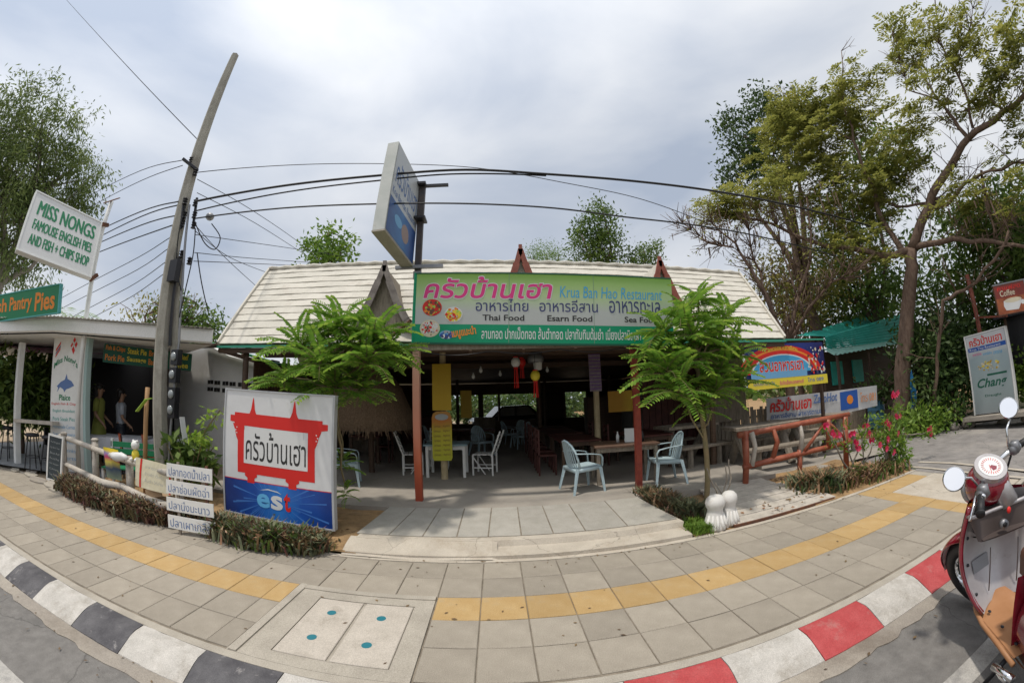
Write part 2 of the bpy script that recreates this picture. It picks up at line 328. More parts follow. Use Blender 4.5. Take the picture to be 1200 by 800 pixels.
# ---------------------------------------------------------------- foliage
def quads_mesh(name, P, m, smooth=False, mi=None):
    """P: (n,4,3) corners"""
    P = np.asarray(P, dtype=np.float32); n = len(P); me = bpy.data.meshes.new(name)
    me.vertices.add(n * 4); me.vertices.foreach_set('co', P.reshape(-1)); me.loops.add(n * 4); me.loops.foreach_set('vertex_index', np.arange(n * 4, dtype=np.int32))
    me.polygons.add(n); me.polygons.foreach_set('loop_start', np.arange(n, dtype=np.int32) * 4)
    try: me.polygons.foreach_set('loop_total', np.full(n, 4, dtype=np.int32))
    except Exception: pass
    for q in (m if isinstance(m, (list, tuple)) else [m]): me.materials.append(q)
    if mi is not None: me.polygons.foreach_set('material_index', np.asarray(mi, dtype=np.int32))
    me.update(calc_edges=True); return me
def nrmz(a): return a / np.maximum(np.linalg.norm(a, axis=-1, keepdims=True), 1e-9)
def leaves(cen, dirs, ln, wd, flat=.5):
    """pointed leaf quads at cen along dirs"""
    n = len(cen); d = nrmz(dirs); r = nrmz(rng.normal(size=(n, 3)) * (1 - flat) + np.array([0, 0, 1.]) * flat + 1e-3)
    s = nrmz(np.cross(d, r)); L_ = (ln * rng.uniform(.7, 1.3, n))[:, None]; W_ = (wd * rng.uniform(.7, 1.3, n))[:, None] * .5
    b = cen; t = cen + d * L_; mid = cen + d * L_ * .45
    return np.stack([b, mid + s * W_, t, mid - s * W_], 1)
def blob_points(blobs, n):
    """points biased to the outer shell of ellipsoids (cx,cy,cz,rx,ry,rz)"""
    B = np.array(blobs, float); vol = (B[:, 3] * B[:, 4] * B[:, 5]) ** .75; k = rng.choice(len(B), n, p=vol / vol.sum())
    d = nrmz(rng.normal(size=(n, 3))); r = rng.uniform(.15, 1.0, n) ** .5 * (1 + .18 * rng.normal(size=n))
    return B[k, :3] + d * r[:, None] * B[k, 3:], d
def crown(blobs, clumps, per, spread, ln, wd, droop=-.2):
    c, d = blob_points(blobs, clumps); 
    cc = np.repeat(c, per, 0) + rng.normal(size=(clumps * per, 3)) * spread * np.array([1, 1, .7])
    dd = np.repeat(d, per, 0) * .5 + rng.normal(size=(clumps * per, 3)); dd[:, 2] += droop
    return leaves(cc, dd, ln, wd)
def sprays(tips, fr, nl, flen, ll, lw, droop=.25):
    """feathery sprays: fr fronds per tip, nl leaflet pairs per frond"""
    n = len(tips); T = np.repeat(np.asarray(tips, float), fr, 0); k = n * fr
    d = rng.normal(size=(k, 3)); d[:, 2] = d[:, 2] * .35 + .1; d = nrmz(d); side = nrmz(np.cross(d, [0, 0, 1.])); fl = flen * rng.uniform(.6, 1.2, k)
    out = []
    for i in range(nl):
        t = (i + 1) / nl; base = T + d * (fl * t)[:, None] - np.array([0, 0, 1.]) * (droop * fl * t * t)[:, None]
        ww = ll * (1 - .5 * abs(t - .45))
        for s_ in (-1, 1):
            dd = side * s_ + d * .5 + rng.normal(size=(k, 3)) * .18; dd[:, 2] -= .15
            out.append(leaves(base, dd, ww, lw, .85))
    return np.concatenate(out)
def limb(mb, pts, r0, r1, n=7, wob=.05):
    P = [V3(p) for p in pts]; Q = [P[0]]
    for a, b in zip(P[:-1], P[1:]):
        L0 = (b - a).length
        for k in (1, 2, 3):
            q = a.lerp(b, k / 3)
            if k < 3: q += Vector((random.uniform(-1, 1), random.uniform(-1, 1), random.uniform(-1, 1))) * L0 * wob
            Q.append(q)
    N_ = len(Q); mb.tube(Q, [r0 + (r1 - r0) * (i / (N_ - 1)) for i in range(N_)], n); return Q
def tree(name, label, cat_group, base, trunks, blobs, clumps, per, spread, ln, wd, m, bark, droop=-.2, twigs=0, extra=None, tipspray=None, fill=None, sub=None):
    t = thing(name, label, 'tree', base, group=cat_group)
    mb = MB(); ends = []
    for pts, r0, r1 in trunks:
        q_ = limb(mb, pts, r0, r1); ends += q_
        if sub and r0 < .2:
            for _ in range(int(sub[0] / len(trunks))):      # side shoots that fork off this limb
                i = random.randrange(1, len(q_)); p_ = q_[i]; d_ = (q_[i] - q_[i - 1]).normalized()
                v_ = (d_ * .7 + Vector((random.uniform(-1, 1), random.uniform(-1, 1), random.uniform(-.5, 1.1)))).normalized(); l_ = sub[1] * random.uniform(.3, 1)
                e1 = p_ + v_ * l_ * .5; e2 = e1 + (v_ + Vector((random.uniform(-.5, .5), random.uniform(-.5, .5), random.uniform(-.2, .6)))).normalized() * l_ * .5
                mb.tube([p_, e1, e2], [.018, .012, .005], 4)
                for __ in range(2):
                    b0 = p_.lerp(e1, random.random()) if random.random() < .5 else e1; mb.tube([b0, b0 + (v_ + Vector((random.uniform(-1, 1), random.uniform(-1, 1), random.uniform(-.8, .8)))).normalized() * l_ * .45], [.010, .004], 3)
    B = np.array(blobs, float)
    for _ in range(twigs):
        e = random.choice(ends[len(ends) // 4:]); c, d = blob_points(blobs, 1); q = V3(c[0]); e2 = V3(e)
        if (q - e2).length < 4.5: limb(mb, [e2, e2.lerp(q, .5) + Vector((0, 0, .15)), q], .025 + .006 * (q - e2).length, .008, 4, .08)
    obj('trunk', mb, bark, t, True, world=True)
    P = []
    if clumps: P.append(crown(blobs, clumps, per, spread, ln, wd, droop))
    if tipspray: P.append(sprays(blob_points(blobs, tipspray[0])[0], *tipspray[1:]))
    if fill is not None: P.append(fill)
    o = link('crown', quads_mesh('crown', np.concatenate(P), m), t); o.matrix_parent_inverse = WM[t.name].inverted()
    return t
def blades(x0y0, n, h, spread, m, zf=0.0, bend=.5, wd=.03):
    """grass-like blades growing at points: list of (x,y,z)"""
    P = np.array(x0y0, float); k = rng.integers(0, len(P), n); b = P[k] + np.c_[rng.normal(size=(n, 2)) * spread, np.zeros(n)]
    a = rng.uniform(0, 2 * PI, n); hh = h * rng.uniform(.5, 1.15, n) * rng.uniform(.45, 1.2, len(P))[k]; o = np.c_[np.cos(a), np.sin(a), np.zeros(n)]; s = np.c_[-np.sin(a), np.cos(a), np.zeros(n)] * wd * .5
    up = np.array([0, 0, 1.]); m1 = b + up * (hh * .6)[:, None] + o * (hh * .18 * bend * 2)[:, None]; t = b + up * (hh * .85)[:, None] + o * (hh * .55 * bend * 2)[:, None]
    q1 = np.stack([b - s, b + s, m1 + s * .9, m1 - s * .9], 1); q2 = np.stack([m1 - s * .9, m1 + s * .9, t + s * .1, t - s * .1], 1)
    return np.concatenate([q1, q2])

# ================================================================ THE SETTING
g = MB(); g.grid(lambda u, v: ((u - .5) * 900, (v - .5) * 900, -.17), 24, 24); struct('ground', g, M['grassland'])
g = MB(); g.add([(-70, -14, -.12), (70, -14, -.12), (70, 1.66, -.12), (-70, 1.66, -.12)], [(0, 1, 2, 3)]); road = struct('road', g, M['asph'])
g = MB(); g.bx(-70, 60, .78, .93, -.1195, -.116); struct('road_marking', g, M['paint'], road)
# gutter apron with a ragged edge on the asphalt
g = MB(); xs = [-14 + i * .11 for i in range(200)]
vs = []
for x in xs: vs += [(x, 1.50 + random.uniform(-.022, .022) + .012 * math.sin(x * 2.2), -.110), (x, 1.68, -.108)]
g.add(vs, [(2 * i, 2 * i + 2, 2 * i + 3, 2 * i + 1) for i in range(len(xs) - 1)])
g.add([(v[0], v[1], v[2]) for v in vs[::2]] + [(v[0], v[1], -.13) for v in vs[::2]], [(i, len(xs) + i, len(xs) + i + 1, i + 1) for i in range(len(xs) - 1)])
struct('gutter', g, M['conc_d'])
# kerb: painted blocks
kerb = bpy.data.objects.new('kerb', None); C.objects.link(kerb); kerb['kind'] = 'structure'; WM['kerb'] = Matrix.Identity(4)
def kerb_block(x0, x1, m):
    b = MB(); n = 6; prof = [(1.63, -.125), (1.635, -.10), (1.80, -.022), (1.855, -.004), (1.955, .0), (1.955, -.12)]
    vs = []
    for i in range(n + 1):
        x = x0 + .004 + (x1 - x0 - .008) * i / n
        for (y, z) in prof: vs.append((x, y + random.uniform(-.003, .003), z + random.uniform(-.002, .002)))
    k = len(prof); fs = [(i * k + j, (i + 1) * k + j, (i + 1) * k + (j + 1) % k, i * k + (j + 1) % k) for i in range(n) for j in range(k)]
    fs += [tuple(range(k)), tuple(n * k + j for j in range(k - 1, -1, -1))]
    b.add(vs, fs); struct('kerb_block', b, M[m], kerb)
bd = [-1.45, -2.11, -2.80, -3.46, -4.19, -4.86, -5.54, -6.22, -6.9, -7.6, -8.3, -9.0, -9.7, -10.4, -11.1, -11.8, -12.5]
for i in range(len(bd) - 1): kerb_block(bd[i + 1], bd[i], 'k_b' if i % 2 == 0 else 'k_w')
kerb_block(-1.45, -.70, 'k_w'); kerb_block(-.70, .02, 'k_b'); kerb_block(.02, .71, 'k_w')
bd = [.71, 1.40, 2.08, 2.745, 3.47, 4.16, 4.85, 5.5, 6.2, 6.9]
for i in range(len(bd) - 1): kerb_block(bd[i], bd[i + 1], 'k_r' if i % 2 == 0 else 'k_w')
# pavement
g = MB(); g.bx(-40, 7.30, 1.955, 4.15, -.16, -.012); pave = struct('pavement', g, M['joint'])
g = MB(); g.bx(-14, 7.3, 1.958, 2.035, -.0119, .001); struct('edge_strip', g, M['conc'], pave)
g = MB(); g.bx(-14, 7.3, 4.075, 4.149, -.0119, .001); struct('edge_strip', g, M['conc_l'], pave)
X0 = lambda c: (c - .501) * .4
def slab_proto(w, d): 
    b = MB(); b.cbx(.004, w - .004, .004, d - .004, -.014, 0, .006); return b
pw = slab_proto(.4, .4).mesh('paving_slab', M['tile']); py = slab_proto(.4, .4).mesh('paving_slab', M['tile_y'])
rows = [2.063, 2.463, 2.863, 3.263, 3.663]
first = slab_proto(.4, .4)
def put(me, x, y, sx=1, sy=1):
    o = link('paving_slab', me, pave); o.location = (x, y, random.uniform(-.0015, .0025)); o.scale = (sx, sy, 1)
    o.rotation_euler = (random.uniform(-.003, .003), random.uniform(-.003, .003), random.uniform(-.004, .004))
for r, y in enumerate(rows):
    for c in range(-33, 14):
        x = X0(c)
        if y < 3.2 and -1.9 < x < -.62: continue
        if y < 3.2 and -2.3 < x <= -1.9: put(py if r == 2 else pw, x, y, .52); continue
        put(py if r == 2 else pw, x, y)
for y in rows: put(py, X0(14), y)
for k in range(15, 18): put(py, X0(k), rows[4])
b = MB(); b.cbx(X0(15) + .01, 7.24, 2.065, 3.655, -.013, .002); struct('concrete_panel', b, M['conc_l'], pave)
for x, wd in ((-2.2 + .0, .0),): pass
b = MB(); b.cbx(X0(17) + .41, 7.24, 3.663, 4.06, -.013, .001); struct('concrete_panel', b, M['conc'], pave)
# drain covers in their concrete frame
b = MB(); fx0, fx1, fy0, fy1 = -1.99, -.612, 2.036, 3.262
b.bx(fx0, fx1, fy0, 2.16, -.0118, .003); b.bx(fx0, fx1, 3.06, fy1, -.0118, .003); b.bx(fx0, -1.675, 2.16, 3.06, -.0118, .003); b.bx(-.775, fx1, 2.16, 3.06, -.0118, .003)
b.bx(fx0 + .02, fx0 + .09, fy0, fy1, .003, .016); b.bx(fx0 + .09, fx1, fy1 - .08, fy1 - .01, .003, .014); b.bx(-1.675, -.775, 2.16, 3.06, -.0118, -.010)
struct('drain_frame', b, M['conc'], pave)
for x0 in (-1.667, -1.212):
    b = MB(); b.cbx(x0, x0 + .427, 2.17, 3.05, -.0095, .004, .005); c_ = struct('drain_cover', b, M['cover'] if 'cover' in M else lam('cover', (.43, .385, .33), .9, col2=(.49, .44, .38), scale=5, bump=.4, streak=((.33, .29, .24), 3, .55, .75)), pave)
    for yy in (2.42, 2.82):
        h = MB(); h.lathe([(.040, .0), (.040, .0015), (.028, .0016), (.026, .0008)], (x0 + (.21 if x0 < -1.5 else .20), yy, .004), 14); obj('lifting_hole', h, M['p_hole'] if 'p_hole' in M else lam('p_hole', (.02, .16, .20)), c_)
# small dead leaves and grit on the paving, one scatter
P = []
for _ in range(260):
    x = random.uniform(-7, 6.8); y = random.choice([random.uniform(2.1, 4.1), random.uniform(1.3, 1.66), random.uniform(3.9, 4.12)]); z = .004 if y > 1.8 else -.104
    a = random.uniform(0, 6.28); s_ = random.uniform(.008, .028); q = .45 * s_
    dx, dy = math.cos(a) * s_, math.sin(a) * s_; ex, ey = -math.sin(a) * q, math.cos(a) * q
    P.append([(x - dx, y - dy, z), (x + ex, y + ey, z + .004), (x + dx, y + dy, z + .002), (x - ex, y - ey, z + .001)])
o = stuff(link('leaf_litter', quads_mesh('leaf_litter', P, lam('litter', (.20, .13, .06), col2=(.07, .045, .03), scale=3)))); 
tag(o, 'small dry leaves and grit scattered along the paving and gutter', 'leaf litter')
# side road at the right, flush with the pavement, and its white edge
g = MB(); g.add([(x, y, -.008 if y > 1.7 else -.115) for x, y in [(7.30, 1.60), (7.30, 4.62), (7.0, 5.1), (6.9, 9.6), (9.3, 9.4), (10.9, 6.75), (13.3, 5.55), (14.6, 4.1), (19, 1.2), (40, -8), (40, -12), (12, -12), (7.3, -4)]], [tuple(range(12, -1, -1))])
g.f[-1] = tuple(reversed(g.f[-1])); g.f = [f for f in g.f]
struct('side_road', g, M['asph_o'])
g = MB(); pts = [(7.33, 1.9), (7.36, 2.6), (7.46, 3.3), (7.52, 3.9), (7.50, 4.5), (7.42, 4.75)]
for a, b_ in zip(pts[:-1], pts[1:]): g.add([(a[0], a[1], .0), (a[0] + .10, a[1], .0), (b_[0] + .10, b_[1], .0), (b_[0], b_[1], .0)], [(0, 1, 2, 3)])
pts = [(7.75, 2.0), (7.95, 2.9), (8.05, 3.7), (7.95, 4.4)]
for a, b_ in zip(pts[:-1], pts[1:]): g.add([(a[0], a[1], .0), (a[0] + .12, a[1], .0), (b_[0] + .12, b_[1], .0), (b_[0], b_[1], .0)], [(0, 1, 2, 3)])
struct('edge_line', g, M['conc_l'])
# earth of the yards
def bumpy(x0, x1, y0, y1, nx, ny, fz, name, m):
    g = MB(); g.grid(lambda u, v: (x0 + (x1 - x0) * u, y0 + (y1 - y0) * v, fz(x0 + (x1 - x0) * u, y0 + (y1 - y0) * v)), nx, ny); return struct(name, g, M[m])
nz = lambda x, y: .02 * math.sin(3.1 * x + 1.7 * y) + .015 * math.sin(7.3 * x - 5.1 * y) + .01 * math.sin(13 * y + 2 * x)
bumpy(-7.9, -1.72, 4.14, 5.66, 40, 12, lambda x, y: .03 + .10 * min(1, (y - 4.14) / .7) + nz(x, y) * min(1, (y - 4.1) * 3), 'flower_bed', 'soil')
bumpy(-9.2, -3.2, 5.60, 9, 24, 14, lambda x, y: .06 + nz(x, y) * .6, 'yard_left', 'sand')
bumpy(-40, -7.9, 4.14, 9, 30, 10, lambda x, y: -.02 + nz(x, y) * .3, 'forecourt_left', 'sand')
bumpy(2.38, 4.95, 4.14, 5.68, 20, 12, lambda x, y: -.01 + .06 * (y - 4.14) + nz(x, y) * .3, 'planting_strip', 'soil')
bumpy(4.5, 7.34, 4.14, 5.9, 26, 14, lambda x, y: .0 + .11 * min(1, (y - 4.14) / .9) * max(0, min(1, (7.5 - x) / .5)) + nz(x, y) * .5, 'flower_bed_right', 'soil')
bumpy(4.9, 9.2, 5.62, 9.8, 16, 14, lambda x, y: .10 - .1 * max(0, (x - 6.6) / 2.6) + nz(x, y) * .1, 'yard_right', 'floor')
bumpy(8.5, 60, 6.5, 50, 30, 30, lambda x, y: -.05 + .04 * max(0, y - 8) * .3 + nz(x, y), 'wooded_ground', 'soil')
bumpy(14.3, 60, -3, 6.6, 30, 12, lambda x, y: -.03 + .02 * (x - 14) + nz(x, y), 'verge', 'grassland')
# dining floor and entrance ramp
g = MB(); g.bx(-5.6, 5.0, 5.66, 24, -.16, .2); struct('restaurant_floor', g, M['floor'])
g = MB()
g.add([(-1.86, 4.15, -.01), (2.34, 4.15, -.01), (2.34, 4.15, .045), (-1.86, 4.15, .045), (-1.83, 4.42, .055), (2.36, 4.42, .055), (2.37, 4.45, .125), (-1.82, 4.45, .125), (-1.72, 5.66, .196), (2.16, 5.80, .196)],
      [(0, 1, 2, 3), (3, 2, 5, 4), (4, 5, 6, 7), (7, 6, 9, 8), (0, 3, 4, 7, 8), (1, 9, 6, 5, 2)])
ramp = struct('entrance_ramp', g, M['conc_l'])
# worn mortar patches on the lower step
g = MB(); g.grid(lambda u, v: (-1.9 + 1.85 * u, 4.12 + .36 * v, .006 + .125 * v ** .7 + .006 * math.sin(9 * u + 4 * v) - .02 * (u > .97)), 30, 6); struct('mortar_patch', g, M['conc_l'], ramp)
g = MB(); g.add([(-1.83, 4.56, .1335), (2.33, 4.56, .1335), (2.17, 5.655, .1985), (-1.70, 5.655, .1985)], [(0, 1, 2, 3)]); struct('ramp_joint', g, M['joint'], ramp)
T_ = [-1.72, -1.29, -.91, -.54, -.13, .26, .64, 1.05, 1.62, 2.18]; B_ = [-1.86, -1.42, -.98, -.55, -.16, .25, .65, 1.06, 1.62, 2.32]
for i in range(9):
    if i >= 7: x0t, x1t, x0b, x1b = T_[i], T_[i + 1], B_[i], B_[i + 1]
    else: x0t, x1t, x0b, x1b = T_[i], T_[i + 1], B_[i], B_[i + 1]
    e = .009; y0, y1 = 4.565, 5.65
    g = MB(); z0, z1 = .139, .205
    g.hexa([(x0b + e, y0, z0 - .012), (x1b - e, y0, z0 - .012), (x1t - e, y1, z1 - .02), (x0t + e, y1, z1 - .02), (x0b + e, y0, z0), (x1b - e, y0, z0), (x1t - e, y1, z1), (x0t + e, y1, z1)])
    struct('ramp_slab', g, M['slab'], ramp)
# grey timber walkway right of the ramp
g = MB(); g.bx(3.0, 4.95, 4.17, 4.22, -.02, .03); walk = struct('timber_walkway', g, M['rust'])
bo = [(3.05, 4.19), (3.28, 4.17)]
for i in range(7):
    y = 4.20 + i * .215; g = MB(); xl = 3.02 + .05 * i; xr = 5.0 - .06 * i + random.uniform(-.05, .05); z = .03 + .022 * i
    g.hexa([(xl, y, z - .03), (xr, y, z - .03), (xr, y + .205, z - .015), (xl, y + .205, z - .015), (xl, y, z), (xr, y, z), (xr, y + .205, z + .018), (xl, y + .205, z + .018)])
    struct('plank', g, M['wood_p'], walk)
# rubble slabs left of the hedge
rub = [(-8.35, 4.06), (-8.9, 4.02), (-9.5, 4.12), (-8.0, 4.16), (-10.2, 4.03), (-9.9, 4.32), (-8.6, 4.36), (-10.9, 4.25), (-7.75, 3.98)]
for i, (x, y) in enumerate(rub):
    k = random.randint(5, 7); r0 = random.uniform(.16, .26); poly = [(r0 * 1.5 * math.cos(2 * PI * j / k) * random.uniform(.8, 1.1), r0 * .7 * math.sin(2 * PI * j / k) * random.uniform(.8, 1.1)) for j in range(k)]
    b = MB(); b.prism(poly, 0, .035); o = obj('broken_slab', b, M['conc_d' if i % 2 else 'conc']); o.location = (x, y, .0); o.rotation_euler = (.03, .02, random.uniform(-.4, .4))
    tag(o, 'flat broken concrete piece lying on the ground left of the chalkboard', 'broken slab', 'broken slabs on the ground left of the chalkboard')

# ================================================================ RESTAURANT
rest = thing('restaurant', 'open fronted thatch and timber restaurant under a steep cream tiled roof', 'restaurant', (0, 6.4, 0))
def rw(name, mb, m, parent=rest, smooth=False, label=None):
    o = link(name, mb.mesh(name, m, smooth), parent, label)
    if parent is rest: o.matrix_parent_inverse = WM['restaurant'].inverted()
    return o
EL, ER = V3((-5.88, 6.55, 2.98)), V3((6.30, 6.55, 2.83)); RL, RR = V3((-6.02, 8.4, 5.29)), V3((6.74, 8.4, 4.95))
def rp(u, v, off=0):
    a = EL.lerp(ER, u); b = RL.lerp(RR, u); p = a.lerp(b, v); n = Vector((0, -.78, .62)); sag = -.0
    return p + n * (off + sag)
rf = MB(); rf.grid(lambda u, v: rp(u, v, -.03), 4, 2); rf.grid(lambda u, v: rp(u, v, -.05), 4, 2)
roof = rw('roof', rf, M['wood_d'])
NR = 12
for i in range(NR):      # courses of ribbed tiles, each lapping the one below
    b = MB(); n = 200; v0, v1 = i / NR, (i + 1.12) / NR; vs = []
    for k in range(n + 1):
        u = k / n; wv = .0025 * math.sin(k * 1.57) + .004 * math.sin(k * .31 + i * 2.1) + random.uniform(-.001, .001)
        vs += [rp(u, v0, .024 + wv), rp(u, v0, .002 + wv), rp(u, min(v1, 1.01), .004 + wv)]
    b.add(vs, [(3 * k + 1, 3 * k + 4, 3 * k + 3, 3 * k) for k in range(n)] + [(3 * k, 3 * k + 3, 3 * k + 5, 3 * k + 2) for k in range(n)])
    o = link('roof_tile_row', b.mesh('roof_tile_row', M['rooftile']), roof)
b = MB(); pts = [rp(k / 120, 1.0, .035 + .016 * math.sin(k * 1.57)) for k in range(121)]; b.tube(pts, .05, 6); link('ridge_cap', b.mesh('ridge_cap', M['rooftile'], True), roof)
# rear slope and low rear roof (carry the shade over the dining floor)
b = MB(); b.add([RL, RR, (7.0, 10.6, 2.9), (-6.1, 10.6, 3.0)], [(0, 1, 2, 3)]); b.add([(-6.1, 10.4, 3.0), (7.4, 10.4, 2.95), (7.4, 24, 2.75), (-6.1, 24, 2.8)], [(0, 1, 2, 3)])
b.bx(-6.1, 7.4, 23.9, 24, 2.5, 2.8)
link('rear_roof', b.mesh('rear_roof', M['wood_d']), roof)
b = MB(); b.bar(EL + Vector((0, -.04, -.06)), ER + Vector((0, -.04, -.06)), .03, .05); rw('eave_trim', b, M['grn_trim'])
b = MB(); b.bar(EL + Vector((0, .05, -.13)), ER + Vector((0, .05, -.13)), .06, .10); b.bar((-5.6, 8.0, 2.95), (6.4, 8.0, 2.85), .08, .14); b.bar((-5.6, 10.5, 2.9), (6.4, 10.5, 2.82), .08, .14)
for x in [-5.2 + i * .95 for i in range(13)]: b.bar((x, 6.58, 2.72), (x, 8.30, 4.72), .05, .09)
rw('roof_beams', b, M['wood_d'])
for x in (-5.9, 6.7):   # end boards
    e0, e1 = (EL, RL) if x < 0 else (ER, RR)
    b = MB(); b.bar(e0, e1, .05, .14); rw('verge_board', b, M['rooftile'])
# gables over the entrances
def gable(x, y, z0, wdt, z1, m_board, m_in, name):
    b = MB(); h = z1 - z0; pr = [(0, 1.0), (.16, .76), (.42, .42), (.72, .15), (1, 0)]     # concave barge boards
    for s_ in (-1, 1):
        for (a0, h0), (a1, h1) in zip(pr[:-1], pr[1:]):
            b.bar((x + s_ * wdt * a0, y, z0 + h * h0), (x + s_ * wdt * a1, y, z0 + h * h1), .05, .13 if a0 else .10)
    b.bar((x, y, z1 - .12), (x, y, z1 + .10), .07, .05)
    g_ = rw('gable', b, M[m_board])
    c_ = MB(); poly = [(x - wdt * a, z0 + h * hh) for a, hh in pr[::-1]] + [(x + wdt * a, z0 + h * hh) for a, hh in pr[1:]]
    n = len(poly); c_.add([(px, y + .10, pz) for px, pz in poly], [tuple(range(n))])
    for s_ in (-1, 1):
        for (a0, h0), (a1, h1) in zip(pr[:-1], pr[1:]): c_.add([(x + s_ * wdt * a0, y, z0 + h * h0), (x + s_ * wdt * a1, y, z0 + h * h1), (x + s_ * wdt * a1, y + 2.1, z0 + h * h1), (x + s_ * wdt * a0, y + 2.1, z0 + h * h0)], [(0, 1, 2, 3)])
    link('gable_panel', c_.mesh('gable_panel', M[m_in]), g_)
M['gab_g'] = mat('grey_gable_wood', (.20, .17, .16), .9, (.32, .28, .26), 6, bump=.5)
M['gab_r'] = mat('red_gable_board', (.22, .06, .04), .6, (.30, .09, .06), 6, bump=.3)
gable(-2.10, 6.55, 3.15, .66, 4.42, 'gab_g', 'wood_m', 'g')
gable(.53, 6.85, 3.55, .52, 4.80, 'gab_r', 'rooftile', 'g')
gable(3.42, 6.75, 3.25, .62, 4.55, 'gab_r', 'rooftile', 'g')
# posts
def post(x, y, z0, z1, w_, m, round_=False):
    b = MB()
    if round_: b.tube([(0, 0, 0), (.01, 0, (z1 - z0) / 2), (0, 0, z1 - z0)], [w_ / 2, w_ / 2.2, w_ / 2.3], 10)
    else: b.bx(-w_ / 2, w_ / 2, -w_ / 2, w_ / 2, 0, z1 - z0)
    o = rw('post', b, M[m]); o.matrix_parent_inverse = Matrix.Identity(4); o.location = (x, y - 6.4, z0); return o
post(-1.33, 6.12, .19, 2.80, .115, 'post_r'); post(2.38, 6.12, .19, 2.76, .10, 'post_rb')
for x, y in ((-1.16, 7.96), (2.33, 8.6)): post(x, y, .2, 3.9, .15, 'post_y', True)
for x, y in ((-5.2, 6.7), (-4.6, 10.2), (-1.9, 11.8), (1.4, 12.4), (4.7, 7.4), (4.6, 11), (-1.7, 16), (2.2, 17), (-4.8, 15), (5.0, 16), (0.1, 20), (4, 22)): post(x, y, .1, 2.9 if y < 7.9 else 2.85, .15, 'wood_d', True)
# boarded walls
def board_wall(a, b_, z0, z1, m, gaps=()):
    a, b_ = V3(a), V3(b_); n = int((b_ - a).length / .18); 
    for i in range(n):
        if any(g0 <= i / n <= g1 for g0, g1 in gaps): continue
        p = a.lerp(b_, (i + .04) / n); q = a.lerp(b_, (i + .96) / n); d = Vector((-(b_ - a).y, (b_ - a).x, 0)).normalized() * .012 * (1 + (i % 2))
        w_ = MB(); zt = z1 - random.uniform(0, .04); w_.hexa([p - d + Vector((0, 0, z0)), q - d + Vector((0, 0, z0)), q + d + Vector((0, 0, z0)), p + d + Vector((0, 0, z0)), p - d + Vector((0, 0, zt)), q - d + Vector((0, 0, zt)), q + d + Vector((0, 0, zt)), p + d + Vector((0, 0, zt))])
        rw('wall_board', w_, M[m])
M['wood_red'] = mat('dark_red_board', (.055, .014, .010), .6, (.09, .025, .018), 5, bump=.3)
board_wall((-5.5, 7.4, 0), (-5.5, 19, 0), .1, 2.85, 'wood_d')
board_wall((3.9, 9.6, 0), (6.6, 9.3, 0), .1, 2.75, 'wood_red')
b = MB(); b.bx(6.6, 6.68, 9.3, 24, .0, 2.8); b.bx(-5.5, -3.7, 18.9, 19, .1, 2.8); b.bx(-3.7, 6.6, 18.9, 19, 2.25, 2.8); b.bx(-.55, 6.6, 18.9, 19, .1, .95); b.bx(2.0, 3.4, 18.9, 19, .6, 2.3); b.bx(4.6, 6.6, 18.9, 19, .6, 2.3); b.bx(-3.7, -2.6, 18.9, 19, .1, 2.3); b.bx(-2.6, -.55, 18.9, 19, .1, .8); b.bx(-.95, -.7, 18.9, 19, .8, 2.3)
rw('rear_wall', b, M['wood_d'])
# fascia beam under the billboard with the bulb wire
b = MB(); b.bx(-1.45, 2.55, 6.05, 6.13, 2.70, 2.82); rw('front_beam', b, M['wood_m'])
b = MB(); w_ = []
for i in range(25):
    x = -1.2 + i * .15; w_.append((x, 6.0, 2.66 - .06 * abs(math.sin(i * .42)))); 
b.tube(w_, .008, 5); o = obj('sagging_cable', b, M['wire']); tag(o, 'loose cable sagging below the green restaurant billboard', 'cable')

# ---------------- green restaurant billboard
SB = thing('restaurant_billboard', 'wide green and white billboard with pink Thai lettering over the entrance', 'billboard', M=plane((-1.363, 6.0, 2.831), -.024, -.082, -.035))
W_, H_ = 4.445, 1.156
M['bb'] = gradmat('billboard_print', [(0, (.46, .47, .46)), (.45, (.46, .48, .46)), (.68, (.42, .55, .28)), (1, (.22, .42, .06))], 'Y', H_, .35, .06)
b = MB(); b.bx(0, W_, 0, H_, -.06, 0); obj('board', b, M['bb'], SB)
b = MB(); b.flat([(0, 0), (W_, 0), (W_, .26 * H_), (0, .26 * H_)], .0015); b.flat([(0, 0), (.018, 0), (.018, H_), (0, H_)], .002); b.bx(-.03, 0, -.02, H_ + .02, -.08, .01); obj('green_band', b, lam('bbgreen', (.0, .27, .13)), SB)
b = MB(); b.bx(0, W_, H_, H_ + .02, -.08, .01); b.bx(0, W_, -.03, 0, -.08, .01, 0); obj('frame', b, M['p_dgreen'], SB)
b = MB()
for u in (.355, .675): b.flat([(u * W_ - .004, 0), (u * W_ + .004, 0), (u * W_ + .004, H_), (u * W_ - .004, H_)], .0025)
obj('seam', b, lam('seam', (.20, .30, .20)), SB)
U = lambda u: u * W_
Vv = lambda v: v * H_
text('ครัวบ้านเฮา', U(.03), U(.52), Vv(.62), Vv(.97), M['p_white'], SB, .003, .035, .18)
text('ครัวบ้านเฮา', U(.033), U(.517), Vv(.635), Vv(.955), M['p_pink'], SB, .005, .016, .18)
text('Krua Ban Hao Restaurant', U(.545), U(.955), Vv(.66), Vv(.83), M['p_cyan'], SB, .004, .0, .12)
for s_, a, c_ in (('อาหารไทย', .232, .427), ('อาหารอีสาน', .468, .69), ('อาหารทะเล', .735, .945)): text(s_, U(a), U(c_), Vv(.45), Vv(.63), M['p_navy'], SB, .004, .006)
for s_, a, c_ in (('Thai Food', .258, .412), ('Esarn Food', .497, .668), ('Sea Food', .795, .93)): text(s_, U(a), U(c_), Vv(.315), Vv(.40), M['p_dark'], SB, .004, .02)
